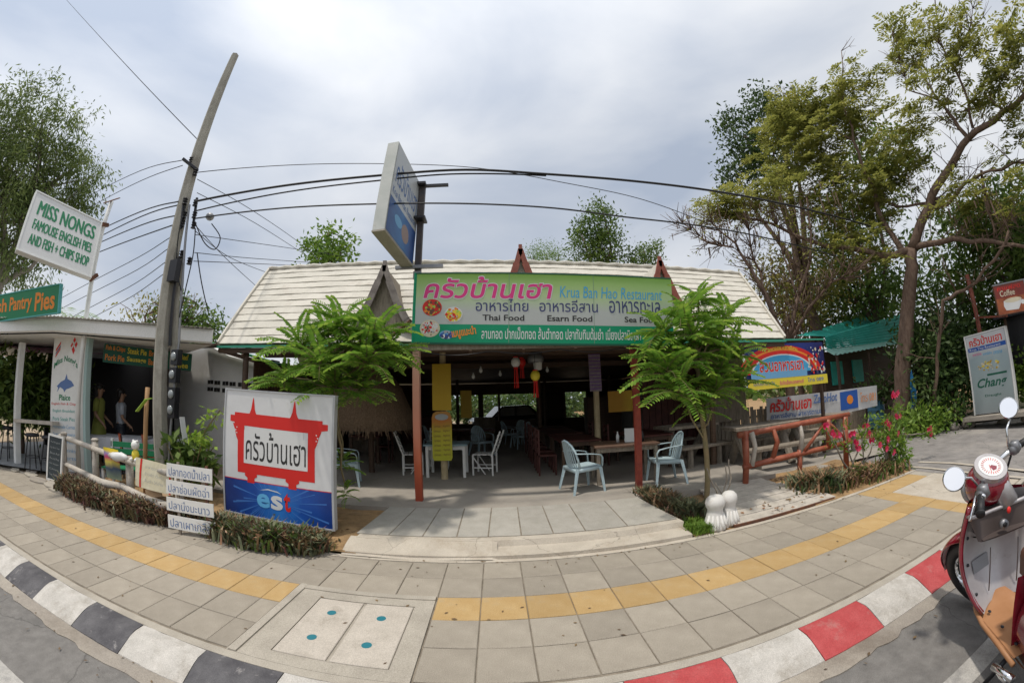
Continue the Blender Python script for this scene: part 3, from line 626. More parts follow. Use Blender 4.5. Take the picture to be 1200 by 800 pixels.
text('ลาบทอด ปากเป็ดทอด ส้มตำทอด ปลาทับทิมต้มยำ เมี่ยงปลานิลเผา', U(.255), U(.86), Vv(.055), Vv(.225), M['p_white'], SB, .004, .010)
def dish(cx, cy, r, rim, cols, seed, n=60, sq=.85):
    rnd = random.Random(seed); p = MB(); p.flat([(cx + r * math.cos(t * PI / 12), cy + r * sq * math.sin(t * PI / 12)) for t in range(24)], .006); d_ = obj('dish_print', p, rim, SB)
    q = MB()
    for i in range(n):
        a = rnd.uniform(0, 6.28); rr_ = r * .8 * rnd.random() ** .5; x, y = cx + rr_ * math.cos(a), cy + rr_ * sq * math.sin(a); s_ = rnd.uniform(.012, .03); t0 = rnd.uniform(0, 3)
        q.flat([(x + s_ * math.cos(t0 + k * 1.05) * rnd.uniform(.6, 1.4), y + s_ * math.sin(t0 + k * 1.05)) for k in range(6)], .007 + i * .00004, rnd.randrange(len(cols)))
    obj('food_print', q, [M[c] for c in cols], d_)
dish(U(.068), Vv(.50), .165, M['p_red'], ['p_red', 'p_brown', 'p_orange', 'p_lime', 'p_red', 'p_brown'], 1, 90)
dish(U(.150), Vv(.40), .15, M['p_white'], ['p_orange', 'p_yellow', 'p_lime', 'p_red', 'p_yellow'], 2, 80)
dish(U(.062), Vv(.20), .17, M['p_cream'], ['p_cream', 'p_brown', 'p_white', 'p_red', 'p_grey', 'p_white'], 3, 90)
dish(U(.125), Vv(.11), .12, M['p_sky'], ['p_white', 'p_navy', 'p_sky', 'p_grey', 'p_blue'], 4, 50, .6)
text('เมนูแนะนำ', U(.145), U(.235), Vv(.06), Vv(.22), M['p_orange'], SB, .013, .03, 0, rot=.16)
# support strut left of the billboard
b = MB(); b.tube([(-1.42, 6.02, 3.20), (-1.9, 6.5, 3.02)], .03, 6); rw('billboard_strut', b, M['rust'])

# ---------------- box sign on its pole above the eave
BS = thing('box_sign', 'tall white lightbox sign jutting out over the restaurant eave with blue lower half', 'sign', M=plane((-1.61, 4.86, 4.34), 1.439, -.005, -.089))
w_, h_ = 1.28, 1.77
b = MB(); b.bx(0, w_, 0, h_, -.20, 0); obj('cabinet', b, lam('cab', (.44, .46, .43), .5, col2=(.52, .53, .50), streak=((.30, .24, .16), 4, .62, .78)), BS)
b = MB(); b.flat([(.03, .02), (w_ - .02, .02), (w_ - .02, h_ - .03), (.03, h_ - .03)], .003); f_ = obj('face', b, lam('boxface', (.47, .49, .50), .35), BS)
M['boxb'] = gradmat('box_blue_print', [(0, (.02, .06, .20)), (.5, (.04, .16, .38)), (.8, (.03, .09, .28)), (1, (.02, .06, .20))], 'X', w_, .35, .5)
b = MB(); b.flat([(.03, .02), (w_ - .02, .02), (w_ - .02, .66), (.03, .66)], .005); obj('blue_print', b, M['boxb'], BS)
b = MB(); b.ball((.78, .35, .006), .17, 14, 0, (1, 1, .01)); b.ball((.45, .40, .006), .12, 14, 1, (1.4, .8, .01)); obj('emblem_print', b, [lam('embl', (.30, .22, .20)), M['p_sky']], BS)
text('ครัวบ้านเฮา', .12, w_ - .10, .98, 1.50, M['p_ink'], BS, .005, .01); text('Krua Ban Hao Restaurant', .08, w_ - .06, .74, .88, M['p_ink'], BS, .005, .01)
b = MB(); b.bx(0, w_, -.03, 0, -.21, .01); obj('bottom_trim', b, M['conc'], BS)
BP = thing('sign_pole', 'dark rusty square pole with a stub arm carrying the lightbox sign', 'pole', (-1.36, 6.2, 4.1))
b = MB(); b.bx(-.055, .055, -.05, .05, 0, 1.84); obj('shaft', b, lam('pole_dk', (.055, .05, .055), .6, col2=(.09, .07, .06), scale=8), BP)
b = MB(); b.bx(-.09, .50, -.03, .03, 1.80, 1.85); b.bx(-.12, .08, -.16, -.05, 1.79, 1.84); b.bx(-.1, .12, -.2, .06, 1.02, 1.06); obj('arm', b, M['metal_d'], BP)
b = MB(); b.bx(-.40, .46, -.10, -.03, .07, .13); b.bx(-.07, .07, -.07, .07, -.12, .02); obj('base_rail', b, M['metal_g'], BP)

# ================================================================ SIGN IN THE FLOWER BED (red temple gate)
GS = thing('temple_gate_sign', 'white board in the flower bed with red temple gate and blue soft drink strip below', 'sign', M=plane((-3.894, 4.496, .25), .001, .009, -.04))
w_, h_ = 1.742, 1.719
b = MB(); b.bx(0, w_, 0, h_, -.07, 0); obj('board', b, mat('board_white', (.60, .60, .60), .5, (.66, .66, .66), 3, streak=((.50, .48, .45), 3, .6, .8)), GS)
b = MB(); b.bx(-.025, 0, -.02, h_ + .02, -.085, .012); b.bx(w_, w_ + .03, -.02, h_ + .02, -.085, .012); b.bx(0, w_, h_, h_ + .02, -.085, .012); b.bx(0, w_, -.02, 0, -.085, .012); obj('frame', b, lam('fr_g', (.42, .43, .44), .4), GS)
for x in (.12, w_ - .12):
    b = MB(); b.bx(x - .025, x + .025, -.30, .02, -.12, -.07); obj('leg', b, M['metal_w'], GS)
Q = lambda u, v: (u * w_, v * h_)
b = MB(); z = .002
def pp(m, z, *pts): b.flat([Q(*p) for p in pts], z, m)
pp(0, z, (.055, .80), (.10, .80), (.10, .825), (.92, .815), (.92, .79), (.965, .79), (.965, .745), (.90, .735), (.90, .715), (.10, .725), (.10, .745), (.055, .75))   # top beam
pp(0, z + .0005, (.14, .345), (.86, .345), (.86, .425), (.14, .425))
pp(0, z + .001, (.14, .42), (.205, .42), (.205, .73), (.14, .73)); pp(0, z + .0012, (.80, .42), (.86, .42), (.86, .73), (.80, .73))
for c_ in (.285, .675):
    pp(0, z + .0015, (c_ - .05, .80), (c_ + .05, .80), (c_ + .03, .83), (c_ + .018, .86), (c_ + .006, .935), (c_, .955), (c_ - .006, .935), (c_ - .018, .86), (c_ - .03, .83))
    pp(0, z + .0015, (c_ - .045, .27), (c_ + .025, .27), (c_ + .025, .31), (c_ + .05, .325), (c_ + .05, .35), (c_ - .07, .35), (c_ - .07, .325), (c_ - .045, .31))
for s_, x0 in ((1, .14), (-1, .86)):
    pp(0, z + .0017, (x0, .735), (x0, .60), (x0 - s_ * .02, .64), (x0 - s_ * .03, .68), (x0 - s_ * .055, .735))
obj('gate_print', b, M['p_red'], GS)
b = MB()
for s_, x0 in ((1, .14), (-1, .86)):
    for k in range(4): b.ball((Q(x0 - s_ * (.012 + .011 * (k % 2)), .705 - .02 * k)[0], (.705 - .022 * k) * h_, .0045), .010, 6, 0, (1, 1, .02))
b.flat([Q(.205, .425), Q(.80, .425), Q(.80, .66), Q(.76, .66), Q(.76, .715), Q(.25, .72), Q(.25, .69), Q(.205, .69)], .0045)
obj('panel_print', b, M['p_white'], GS)
text('ครัวบ้านเฮา', .225 * w_, .785 * w_, .455 * h_, .69 * h_, M['p_dark'], GS, .006, .004)
bl = gradmat('drink_blue', [(0, (.012, .03, .16)), (.3, (.015, .07, .32)), (.55, (.03, .20, .60)), (.75, (.015, .08, .36)), (1, (.012, .04, .2))], 'X', w_, .3, .25)
b = MB(); b.flat([Q(0, 0), Q(1, 0), Q(1, .285), Q(0, .285)], .002); obj('blue_print', b, bl, GS)
b = MB(); b.flat([Q(0, .283), Q(1, .283), Q(1, .289), Q(0, .289)], .003); obj('line_print', b, M['p_red'], GS)
b = MB(); rnd = random.Random(3); cx, cy = .5 * w_, .15 * h_
for i in range(46):
    a = rnd.uniform(0, 2 * PI); r1 = rnd.uniform(.25, .9); da = rnd.uniform(.006, .022)
    def cl(x, y): 
        k = 1.0
        if x < 0.01: k = min(k, (cx - .01) / (cx - x))
        if x > w_ - .01: k = min(k, (w_ - .01 - cx) / (x - cx))
        if y < .01: k = min(k, (cy - .01) / (cy - y))
        if y > .28 * h_: k = min(k, (.28 * h_ - cy) / (y - cy))
        return (cx + (x - cx) * k, cy + (y - cy) * k)
    p0 = (cx + .17 * math.cos(a), cy + .08 * math.sin(a))
    p1 = cl(cx + r1 * math.cos(a - da), cy + r1 * math.sin(a - da)); p2 = cl(cx + r1 * math.cos(a + da), cy + r1 * math.sin(a + da))
    b.flat([p0, p1, p2], .0025 + i * .00002, 0)
obj('ray_print', b, lam('ray', (.05, .17, .50)), GS)['kind'] = 'stuff'
for ch, c_, x0, x1, y1 in (('e', 'p_lblue', .33, .455, .20), ('s', 'p_white', .465, .575, .20), ('t', 'p_red', .585, .645, .235)):
    text(ch, x0 * w_, x1 * w_, .085 * h_, y1 * h_, M[c_], GS, .006, .03)
b = MB(); b.flat([Q(.36, .225), Q(.44, .245), Q(.53, .235), Q(.57, .215), Q(.53, .227), Q(.44, .236)], .006); obj('swoosh_print', b, M['p_white'], GS)

# ================================================================ STACKED WHITE BOARDS
WS = thing('stacked_menu_boards', 'four small white boards with blue Thai handwriting on one wooden stake frame', 'sign', M=plane((-4.40, 3.80, .05), .20, .04, -.034))
for i, (v0, v1, th, u0) in enumerate([(.72, .90, 'ปลาทอดน้ำปลา', .0), (.50, .68, 'ปลาช่อนผัดฉ่า', -.01), (.27, .45, 'ปลานึ่งมะนาว', -.01), (.03, .21, 'ปลาเผาเกลือ', .0)]):
    b = MB(); b.bx(u0, .74 + u0 + .01 * i, v0, v1, -.012, 0); o = obj('board', b, M['white_pl'], WS)
    text(th, u0 + .04, .70 + u0, v0 + .025, v1 - .03, M['p_ink'], o, .003, -.004)
for x in (.16, .62):
    b = MB(); b.bx(x, x + .04, -.06, .93, -.035, -.013); obj('stake', b, M['rust' if x > .5 else 'wood_m'], WS)
CB = thing('cream_menu_cloth', 'cream vinyl sheet with red side stripes hung on the log fence', 'banner', M=plane((-5.30, 3.98, .50), .18, .05, -.10))
b = MB(); b.grid(lambda u, v: (.72 * u, .42 * v, .02 * math.sin(5 * u + 2 * v)), 10, 4); obj('sheet', b, M['cream'], CB)
for x in (.09, .64): 
    b = MB(); b.grid(lambda u, v: (x + .035 * u, .42 * v, .003 + .02 * math.sin(5 * (x + .035 * u) / .72 + 2 * v)), 1, 4); obj('stripe', b, M['p_red'], CB)
for i, s_ in enumerate(('อาหารตามสั่ง', 'ข้าวผัด ต้มยำ', 'ส้มตำ ไก่ย่าง')): text(s_, .20, .56, .30 - .1 * i, .35 - .1 * i, M['p_grey'], CB, .024, -.004)

# ================================================================ LOG FENCE, HUNG PACKETS, PLUSH DOLL
FN = thing('log_rail_fence', 'low weathered log fence along the left pavement behind the dark hedge', 'fence', (-6.5, 4.2, 0))
def wpart(name, mb, m, par, smooth=False, label=None):
    o = link(name, mb.mesh(name, m, smooth), par, label); o.matrix_parent_inverse = WM[par.name].inverted(); return o
b = MB(); b.tube([(-8.75, 4.52, .88), (-8.0, 4.52, .84), (-7.2, 4.46, .80)], [.055, .05, .055], 8, jit=.12); wpart('rail', b, M['wood_p'], FN, True)
b = MB(); b.tube([(-7.25, 4.45, .80), (-6.3, 4.30, .79), (-5.2, 4.16, .76), (-4.55, 4.10, .74)], [.05, .055, .05, .05], 8, jit=.12); wpart('rail', b, M['wood_p'], FN, True)
b = MB(); b.tube([(-8.5, 4.46, .38), (-7.6, 4.44, .30), (-6.8, 4.32, .27), (-6.0, 4.24, .34), (-5.2, 4.12, .27), (-4.4, 4.10, .25)], [.045, .06, .075, .06, .075, .06], 8, jit=.15); wpart('rail', b, M['wood_p'], FN, True)
for x, y, h in ((-8.5, 4.47, .95), (-7.30, 4.52, .95), (-5.9, 4.32, .80), (-4.5, 4.16, .80)):
    b = MB(); b.tube([(x, y, 0), (x + .01, y, h)], [.07, .065], 9, jit=.08); b.lathe([(.075, 0), (.08, .02), (.05, .045)], (x + .01, y, h - .01), 9); wpart('post', b, M['wood_p'], FN, True)
PK = thing('hanging_snack_packet', 'yellow and purple printed snack packet hung on the log fence', 'packet', M=plane((-6.62, 4.24, .42), .30, .0, -.08))
b = MB(); b.grid(lambda u, v: (.34 * u + .10 * (1 - v), .50 * v, .03 * math.sin(PI * u) * math.sin(PI * v + .2)), 6, 8); obj('packet', b, gradmat('packet_print', [(0, (.25, .30, .20)), (.35, (.03, .06, .12)), (.55, (.55, .45, .08)), (.68, (.45, .04, .12)), (.8, (.30, .25, .50)), (.9, (.70, .52, .03)), (1, (.72, .55, .03))], 'Y', .5, .3, .35), PK)
PB = thing('crumpled_white_bag', 'crumpled white plastic bag tied on the fence rail beside the snack packet', 'bag', (-6.0, 4.20, .82))
b = MB(); b.ball((0, 0, 0), .12, 12, 0, (1.9, .7, .6), .22); obj('bag', b, M['p_white'], PB, True)
PD = thing('plush_doll', 'tiny white and yellow plush doll perched on the fence before the utility pole', 'doll', (-5.55, 4.2, .80))
b = MB(); b.ball((0, 0, .10), .075, 10, 0, (1, .8, 1.2)); obj('body', b, M['p_yellow'], PD, True)
b = MB(); b.ball((0, 0, .25), .075, 10, 0); b.ball((-.05, 0, .31), .025, 6); b.ball((.05, 0, .31), .025, 6); b.ball((-.06, -.04, .03), .035, 6); b.ball((.06, -.04, .03), .035, 6); obj('head_and_feet', b, M['white_pl'], PD, True)
KN = thing('cardboard_box', 'small open brown carton standing under the fence near the white boards', 'box', (-5.15, 4.35, .08), .2)
b = MB(); b.bx(-.2, .2, -.12, .12, 0, .26); b.bar((-.2, -.12, .26), (.2, -.22, .34), .01, .12); obj('carton', b, lam('card', (.30, .20, .12), .9, col2=(.38, .27, .17)), KN)

# ================================================================ UTILITY POLE
UP = thing('utility_pole', 'tall leaning concrete utility pole with meter boxes behind the log fence', 'utility pole', (-5.95, 5.0, 0))
pB, pT = V3((-5.867,5.064,0.166)), V3((-6.077,4.809,9.548))
pth = [pB.lerp(pT, k / 7) for k in range(8)]
rad = [.155, .152, .148, .142, .135, .125, .115, .10]
b = MB(); b.tube(pth, [r * .93 for r in rad], 6); wpart('shaft', b, M['pole'], UP)
for k in range(5):
    a = V3(pth[4]).lerp(V3(pth[3]), k / 5)
b = MB(); b.tube([(-5.809,5.084,4.357), (-5.792,5.104,3.574), (-5.75,5.151,2.724), (-5.712,5.163,1.748)], [.05, .06, .07, .075], 6); wpart('flange', b, M['pole'], UP)
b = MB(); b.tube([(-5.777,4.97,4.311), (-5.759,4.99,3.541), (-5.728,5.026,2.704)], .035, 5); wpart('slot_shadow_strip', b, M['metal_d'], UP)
for i, (px_, z_) in enumerate([((0, 0), 0)] * 0): pass
for p in ((-5.553,5.041,2.511), (-5.558,5.035,2.201), (-5.557,5.037,1.866), (-5.561,5.032,1.605)):
    p = V3(p); b = MB(); b.bx(p.x - .08, p.x + .10, p.y - .05, p.y + .07, p.z - .14, p.z + .12); mb_ = wpart('meter_box', b, M['metal_d'], UP)
    b = MB(); b.ball((p.x, p.y - .06, p.z), .07, 12, 0, (1, .55, 1.1)); o = link('meter_glass', b.mesh('meter_glass', M['glass'], True), mb_); o.matrix_parent_inverse = Matrix.Identity(4)
b = MB(); b.tube([(-5.645,5.014,0.725), (-5.554,5.041,1.75), (-5.529,5.068,2.782), (-5.625,5.036,3.86), (-5.793,4.919,5.377)], .025, 6); wpart('conduit', b, M['metal_g'], UP)
p = V3((-5.351,5.112,1.255)); b = MB(); b.bar(p + Vector((-.04, 0, .24)), p + Vector((.06, 0, -.22)), .12, .01); wpart('paper_notice', b, M['p_white'], UP)
b = MB(); p = V3((-5.742,4.902,4.022)); b.bx(p.x - .1, p.x + .1, p.y - .08, p.y + .05, p.z - .2, p.z + .2); wpart('junction_box', b, M['metal_d'], UP)
for q in ((-6.022,4.798,6.375), (-5.841,4.862,6.086), (-5.858,4.842,5.423), (-5.724,5,5.443), (-5.822,4.885,5.146), (-5.693,5.034,5.196), (-5.816,4.892,4.97), (-5.671,5.059,4.988), (-5.739,4.983,4.378), (-5.624,5.112,4.278)):
    q = V3(q); b = MB(); b.lathe([(.03, -.07), (.055, -.06), (.03, -.02), (.055, 0), (.03, .03), (.055, .05), (.02, .08)], q, 8); wpart('insulator', b, M['metal_d'], UP)
b = MB(); b.bar((-6.054,4.594,6.293), (-5.816,4.893,6.139), .05); b.bar((-5.92,4.846,5.512), (-5.821,4.886,4.863), .04); b.bar((-5.758,5.037,5.582), (-5.672,5.059,4.917), .04); wpart('bracket', b, M['metal_d'], UP)
def wire(label, pts, r=.012, group='overhead wires'):
    P = [V3(p) for p in pts]; Q_ = []
    for i in range(len(P) - 1):     # Catmull-Rom
        p0, p1, p2, p3 = P[max(i - 1, 0)], P[i], P[i + 1], P[min(i + 2, len(P) - 1)]
        for k in range(6):
            t = k / 6; Q_.append(.5 * ((2 * p1) + (p2 - p0) * t + (2 * p0 - 5 * p1 + 4 * p2 - p3) * t * t + (3 * p1 - p0 - 3 * p2 + p3) * t ** 3))
    Q_.append(P[-1]); b = MB(); b.tube(Q_, r, 5); o = obj('overhead_wire', b, M['wire']); tag(o, label, 'wire', group); return o
wire('thickest black cable bundle running right from the pole above the billboard', [(-5.623,4.9,5.409), (-3.669,5,5.443), (-1.943,5.1,5.476), (-0.455,5.2,5.554), (0.881,5.2,5.457), (2.359,5.2,5.404), (4.267,5.2,5.366), (6.518,5.4,5.44), (9.743,5.8,5.614)], .022)
wire('second cable just below the thickest bundle, merging with it past the box sign', [(-5.525,4.9,5.192), (-3.635,5,5.299), (-1.931,5.1,5.372), (-0.664,5.2,5.476), (0.882,5.22,5.437)], .014)
wire('lowest long black cable crossing just above the restaurant ridge', [(-5.492,4.9,5.027), (-3.566,5,4.985), (-1.88,5.1,4.922), (-0.239,5.2,4.881), (0.975,5.2,4.798), (2.099,5.2,4.683), (3.187,5.2,4.628), (4.815,5.4,4.642), (7.537,5.6,4.5)], .014)
wire('thin upper wire sagging over the whole roof to the right trees', [(-5.807,4.9,6.101), (-4.534,6,6.718), (-2.5,7,7.164), (-0.328,7,6.888), (1.553,7,6.501), (3.309,7,6.172), (5.002,7,5.664)], .009)
wire('single thin wire climbing from the pole to the top left corner of the sky', [(-6.211,4.9,7.039), (-8.234,4.2,8.783), (-13.927,3.6,13.648), (-33.66,3.4,30.441)], .010)
LWP = [[(-6.137,4.65,6.309), (-8.499,5.27,7.012), (-13.528,6.481,7.956)], [(-6.105,4.692,6.205), (-8.451,5.345,6.753), (-13.468,6.604,7.558)], [(-6.009,4.815,5.438), (-8.321,5.546,5.994), (-13.456,6.629,6.445)], [(-5.997,4.83,5.369), (-8.301,5.576,5.87), (-13.425,6.691,6.2)], [(-5.973,4.859,5.16), (-8.269,5.624,5.664), (-13.408,6.724,6.064)], [(-5.956,4.88,4.987), (-8.229,5.682,5.399), (-13.379,6.782,5.819)],
       [(-6.075,4.892,4.729), (-9.148,6.109,5.004), (-14.53,6.698,4.489)], [(-6.057,4.915,4.528), (-9.111,6.164,4.706), (-14.504,6.755,4.161)], [(-6.044,4.931,4.279), (-9.074,6.218,4.389), (-13.334,6.87,3.955)], [(-6.027,4.951,4.067), (-9.045,6.26,4.116), (-13.184,7.155,3.79)]]
LBL = ['upper of the two thin wires leaving the pole top towards the left', 'lower of the two thin wires leaving the pole top towards the left', 'highest of the four thick cables left of the pole, just under the insulator rack', 'second of the four thick cables left of the pole from the top', 'third of the four thick cables left of the pole from the top', 'lowest of the four thick cables left of the pole', 'highest of the four slack wires falling left below the cable bundle', 'second of the four slack wires falling left below the cable bundle', 'third of the four slack wires falling left below the cable bundle', 'lowest of the four slack wires falling left, just above the shop roof']
for i, P_ in enumerate(LWP): wire(LBL[i], P_, .014 if 2 <= i <= 5 else .009, 'wires leaving the pole to the left')
RWP = [[(-5.868,4.986,6.005), (-5.888,6.807,6.31), (-6.467,10.108,6.996), (-7.073,13.228,7.507)], [(-5.814,5.048,5.714), (-5.978,7.383,6.163), (-7.046,12.098,7.24)], [(-5.724,5.151,5.038), (-6.128,6.591,4.995), (-7.289,9.533,5.276)], [(-5.694,5.183,4.85), (-5.903,7.443,5.64), (-5.882,12.704,7.389)], [(-5.654,5.227,4.494), (-5.851,7.485,5.242), (-6,12.649,7.024)], [(-5.643,5.239,4.326), (-5.834,7.497,5.111), (-6.43,12.436,6.871)], [(-5.719,5.156,4.931), (-6.34,7.075,5.159), (-6.895,9.822,5.698)]]
LBL = ['thin wire falling right from high on the pole to the treetop behind the roof', 'thin wire falling right across the grey round fitting', 'steep short wire falling right of the pole towards the shrub', 'nearly level wire third from the bottom on the right of the pole', 'nearly level wire above the lowest one on the right of the pole', 'lowest level wire on the right of the pole, touching the roof corner', 'diagonal wire falling right from the insulator rack to the roof end']
for i, P_ in enumerate(RWP): wire(LBL[i], P_, .008, 'wires leaving the pole to the back right')
b = MB(); q = V3((-5.701,5.469,5.37)); b.ball(q, .09, 10, 0, (1.1, 1, .9)); o = obj('wire_damper', b, M['metal_g'], None, True); tag(o, 'small grey round fitting hanging on the wires right of the utility pole', 'wire fitting')
b = MB(); b.tube([(-6.05, 4.75, 0), (-5.85, 4.65, 1.0), (-5.75, 4.6, 1.95)], [.045, .04, .04], 8); o = obj('bamboo_stake', b, lam('bamb', (.30, .16, .07), .6, col2=(.38, .22, .10)), None, True); tag(o, 'brown bamboo stake leaning against the left side of the utility pole', 'stake')
b = MB(); b.bar((-5.9, 4.5, 1.55), (-5.65, 4.5, 1.75), .07, .01); b.bar((-5.68, 4.5, 1.75), (-5.5, 4.5, 1.78), .05, .012); o = obj('green_ribbon', b, M['p_lime']); tag(o, 'lime green ribbon tied round the stake beside the utility pole', 'ribbon')

# ================================================================ MISS NONGS SIGN, POLE, PANTRY SIGN
MS = thing('pie_shop_sign', 'white hanging sign with green lettering about English pies on a tall white pole', 'sign', M=plane((-8.40, 2.903, 4.121), 1.361, .326, -.051))
w_, h_ = 1.61, 1.358
b = MB(); b.bx(0, w_, 0, h_, -.10, 0); obj('board', b, M['p_white'], MS)
b = MB(); b.bx(-.03, w_ + .03, -.04, 0, -.12, .015); b.bx(-.03, w_ + .03, h_, h_ + .03, -.12, .015); b.bx(-.03, 0, 0, h_, -.12, .015); b.bx(w_, w_ + .03, 0, h_, -.12, .015); obj('frame', b, M['metal_w'], MS)
text('MISS NONGS', .14, w_ - .10, .86, 1.20, M['p_green'], MS, .005, .0, dup=.022)
text('FAMOUSE ENGLISH PIES', .14, w_ - .10, .52, .75, M['p_green'], MS, .005, .0, dup=.014)
text('AND FISH + CHIPS SHOP', .14, w_ - .10, .18, .41, M['p_green'], MS, .005, .0, dup=.014)
MP = thing('white_sign_pole', 'tall slim white pole carrying the pie shop sign', 'pole', (-8.72, 4.95, 0))
b = MB(); b.tube([(-8.72, 4.95, 0), (-8.66, 4.92, 3), (-8.75,4.882,5.472), (-8.74,4.899,6.037)], [.055, .055, .05, .05], 10); wpart('shaft', b, M['metal_w'], MP, True)
b = MB(); b.bar((-8.65,4.815,4.124), (-8.663,4.995,4.294), .08); b.bar((-8.712,4.703,5.389), (-8.678,4.969,5.454), .08); wpart('clamp', b, M['rust'], MP)
b = MB(); b.bar((-8.627,4.648,5.849), (-8.819,5.125,6.254), .05, .02); wpart('cap_bar', b, M['rust'], MP)
PS = thing('pantry_sign', 'long green roof sign with orange English pantry pies lettering, cut by the photo edge', 'sign', M=plane((-10.671, 3.6, 3.095), .23, -.089, .07))
w_, h_ = 2.245, .546
b = MB(); b.bx(-1.6, w_, 0, h_, -.06, 0); obj('board', b, M['p_green'], PS)
b = MB(); b.bx(-1.6, w_ + .02, -.02, 0, -.07, .012); b.bx(-1.6, w_ + .02, h_, h_ + .02, -.07, .012); b.bx(w_, w_ + .025, 0, h_, -.07, .012); obj('frame', b, lam('teal_fr', (.10, .40, .40)), PS)
for s_, a, c_ in (('Pies', 1.42, 2.12), ('Pantry', .42, 1.30), ('English', -1.0, .30)): text(s_, a, c_, .08, .46, M['p_orange'], PS, .004, .025, 0)

# ================================================================ PIE SHOP
SH = thing('pie_shop', 'open fronted pie shop with a flat white roof and dark interior', 'shop', (-9.5, 6, 0))
def sw(name, mb, m, par=None, **k): 
    o = link(name, mb.mesh(name, m, k.get('smooth', False)), par or SH)
    if par is None: o.matrix_parent_inverse = WM[SH.name].inverted()
    return o
A_, B_, C_ = V3((-14.5, 1.75, 2.85)), V3((-9.17, 4.40, 3.25)), V3((-5.86, 6.32, 3.25))
bk = Vector((-3.2, 6.2, .25))
Cb = V3((-8.9, 8.4, 3.4))
b = MB(); b.add([A_, B_, C_, Cb, B_ + bk, A_ + bk], [(0, 1, 4, 5), (1, 2, 3, 4)]); b.add([v + Vector((0, 0, -.10)) for v in (A_, B_, C_, Cb, B_ + bk, A_ + bk)], [(5, 4, 1, 0), (4, 3, 2, 1)])
rs = sw('roof', b, M['metal_w'])
b = MB()
for p, q in ((A_, B_), (B_, C_)):
    d = (q - p).normalized(); n = Vector((d.y, -d.x, 0)) * .05; dz = Vector((0, 0, -.30)); k = int((q - p).length / .09)
    b.hexa([p + n + dz + Vector((0, 0, .03)), q + n + dz + Vector((0, 0, .03)), q + dz, p + dz, p + n - Vector((0, 0, .06)), q + n - Vector((0, 0, .06)), q, p], 0)
sw('fascia', b, M['wall_w'])
b = MB()
for p, q in ((A_, B_), (B_, C_)):
    k = int((q - p).length / .10); d = (q - p).normalized(); n = Vector((d.y, -d.x, 0)) * .14
    for i in range(k): a = p.lerp(q, i / k); c_ = p.lerp(q, (i + 1) / k); m_ = a.lerp(c_, .5) + Vector((0, 0, .025)); b.add([a + n, m_ + n, c_ + n, c_ - n * 2, m_ - n * 2, a - n * 2], [(0, 1, 4, 5), (1, 2, 3, 4)])
sw('corrugated_edge', b, M['metal_w'])
b = MB(); b.bx(-14.5, -9, 2.0, 2.1, 0, 0)
ceil = MB(); ceil.add([v + Vector((0, 0, -.33)) for v in (A_, B_, C_, Cb, B_ + bk, A_ + bk)], [(5, 4, 1, 0), (4, 3, 2, 1)]); sw('ceiling', ceil, M['wall_w'])
def spost(x, y, z1, r=.07, m='metal_w'):
    b = MB(); b.bx(x - r, x + r, y - r, y + r, 0, z1); return sw('post', b, M[m])
spost(-10.76, 4.33, 2.75); spost(-13.2, 3.2, 2.6)
b = MB(); b.bar((-10.76, 4.33, 1.02), (-9.35, 4.72, 1.08), .22, .07); sw('counter_ledge', b, M['wood_p'])
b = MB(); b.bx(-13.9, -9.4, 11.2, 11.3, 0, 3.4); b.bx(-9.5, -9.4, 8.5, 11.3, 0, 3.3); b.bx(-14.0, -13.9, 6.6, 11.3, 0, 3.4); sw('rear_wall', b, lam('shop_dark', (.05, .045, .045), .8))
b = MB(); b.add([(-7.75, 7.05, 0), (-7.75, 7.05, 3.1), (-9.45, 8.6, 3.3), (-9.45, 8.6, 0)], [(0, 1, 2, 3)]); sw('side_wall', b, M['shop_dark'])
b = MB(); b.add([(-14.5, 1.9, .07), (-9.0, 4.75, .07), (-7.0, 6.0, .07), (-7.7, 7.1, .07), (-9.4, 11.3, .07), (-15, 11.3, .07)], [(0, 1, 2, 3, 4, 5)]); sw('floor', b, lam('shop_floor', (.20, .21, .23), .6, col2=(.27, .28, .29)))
# menu strip of green and orange lettering under the roof
GB = thing('shop_menu_banner', 'green banner crowded with orange lettering hung inside the pie shop', 'banner', M=plane((-8.75, 5.55, 2.48), .95, 0, 0))
b = MB(); b.bx(0, 2.2, 0, .42, -.02, 0); obj('sheet', b, M['p_dgreen'], GB)
rnd = random.Random(5)
for r_ in range(2):
    for i, s_ in enumerate(('Fish & Chips', 'Steak Pie', 'Breakfast', 'Roast Beef')): text(s_ if r_ == 0 else ('Pork Pie', 'Sausage', 'Bacon Roll', 'Coffee')[i], .05 + .53 * i, .52 + .53 * i, .05 + .2 * (1 - r_), .19 + .2 * (1 - r_), M['p_yellow'] if i % 2 else M['p_orange'], GB, .004, .02)
# column banner
CS = thing('column_menu_sign', 'tall narrow white sign with fish drawing and two little flags on the pie shop corner', 'sign', M=plane((-9.736, 4.789, 0), .252, .011, .045))
w_, h_ = 1.174, 3.171
b = MB(); b.bx(0, w_, 0.05, h_, -.10, 0); obj('panel', b, M['white_pl'], CS)
b = MB(); b.bx(w_ - .02, w_ + .06, 0, h_ + .1, -.12, .03); obj('edge_post', b, lam('teal_w', (.45, .60, .58)), CS); w_ = .98
def fpoly(m, name, polys, z=.004):
    b = MB(); 
    for p in polys: b.flat([(x * w_, y * h_) for x, y in p], z)
    return obj(name, b, m, CS)
fpoly(M['p_red'], 'flag_print', [[(.10, .82), (.26, .875), (.26, .895), (.10, .84)], [(.10, .78), (.26, .835), (.26, .85), (.10, .795)]]); fpoly(M['p_navy'], 'flag_print', [[(.10, .80), (.26, .855), (.26, .868), (.10, .812)]], .005)
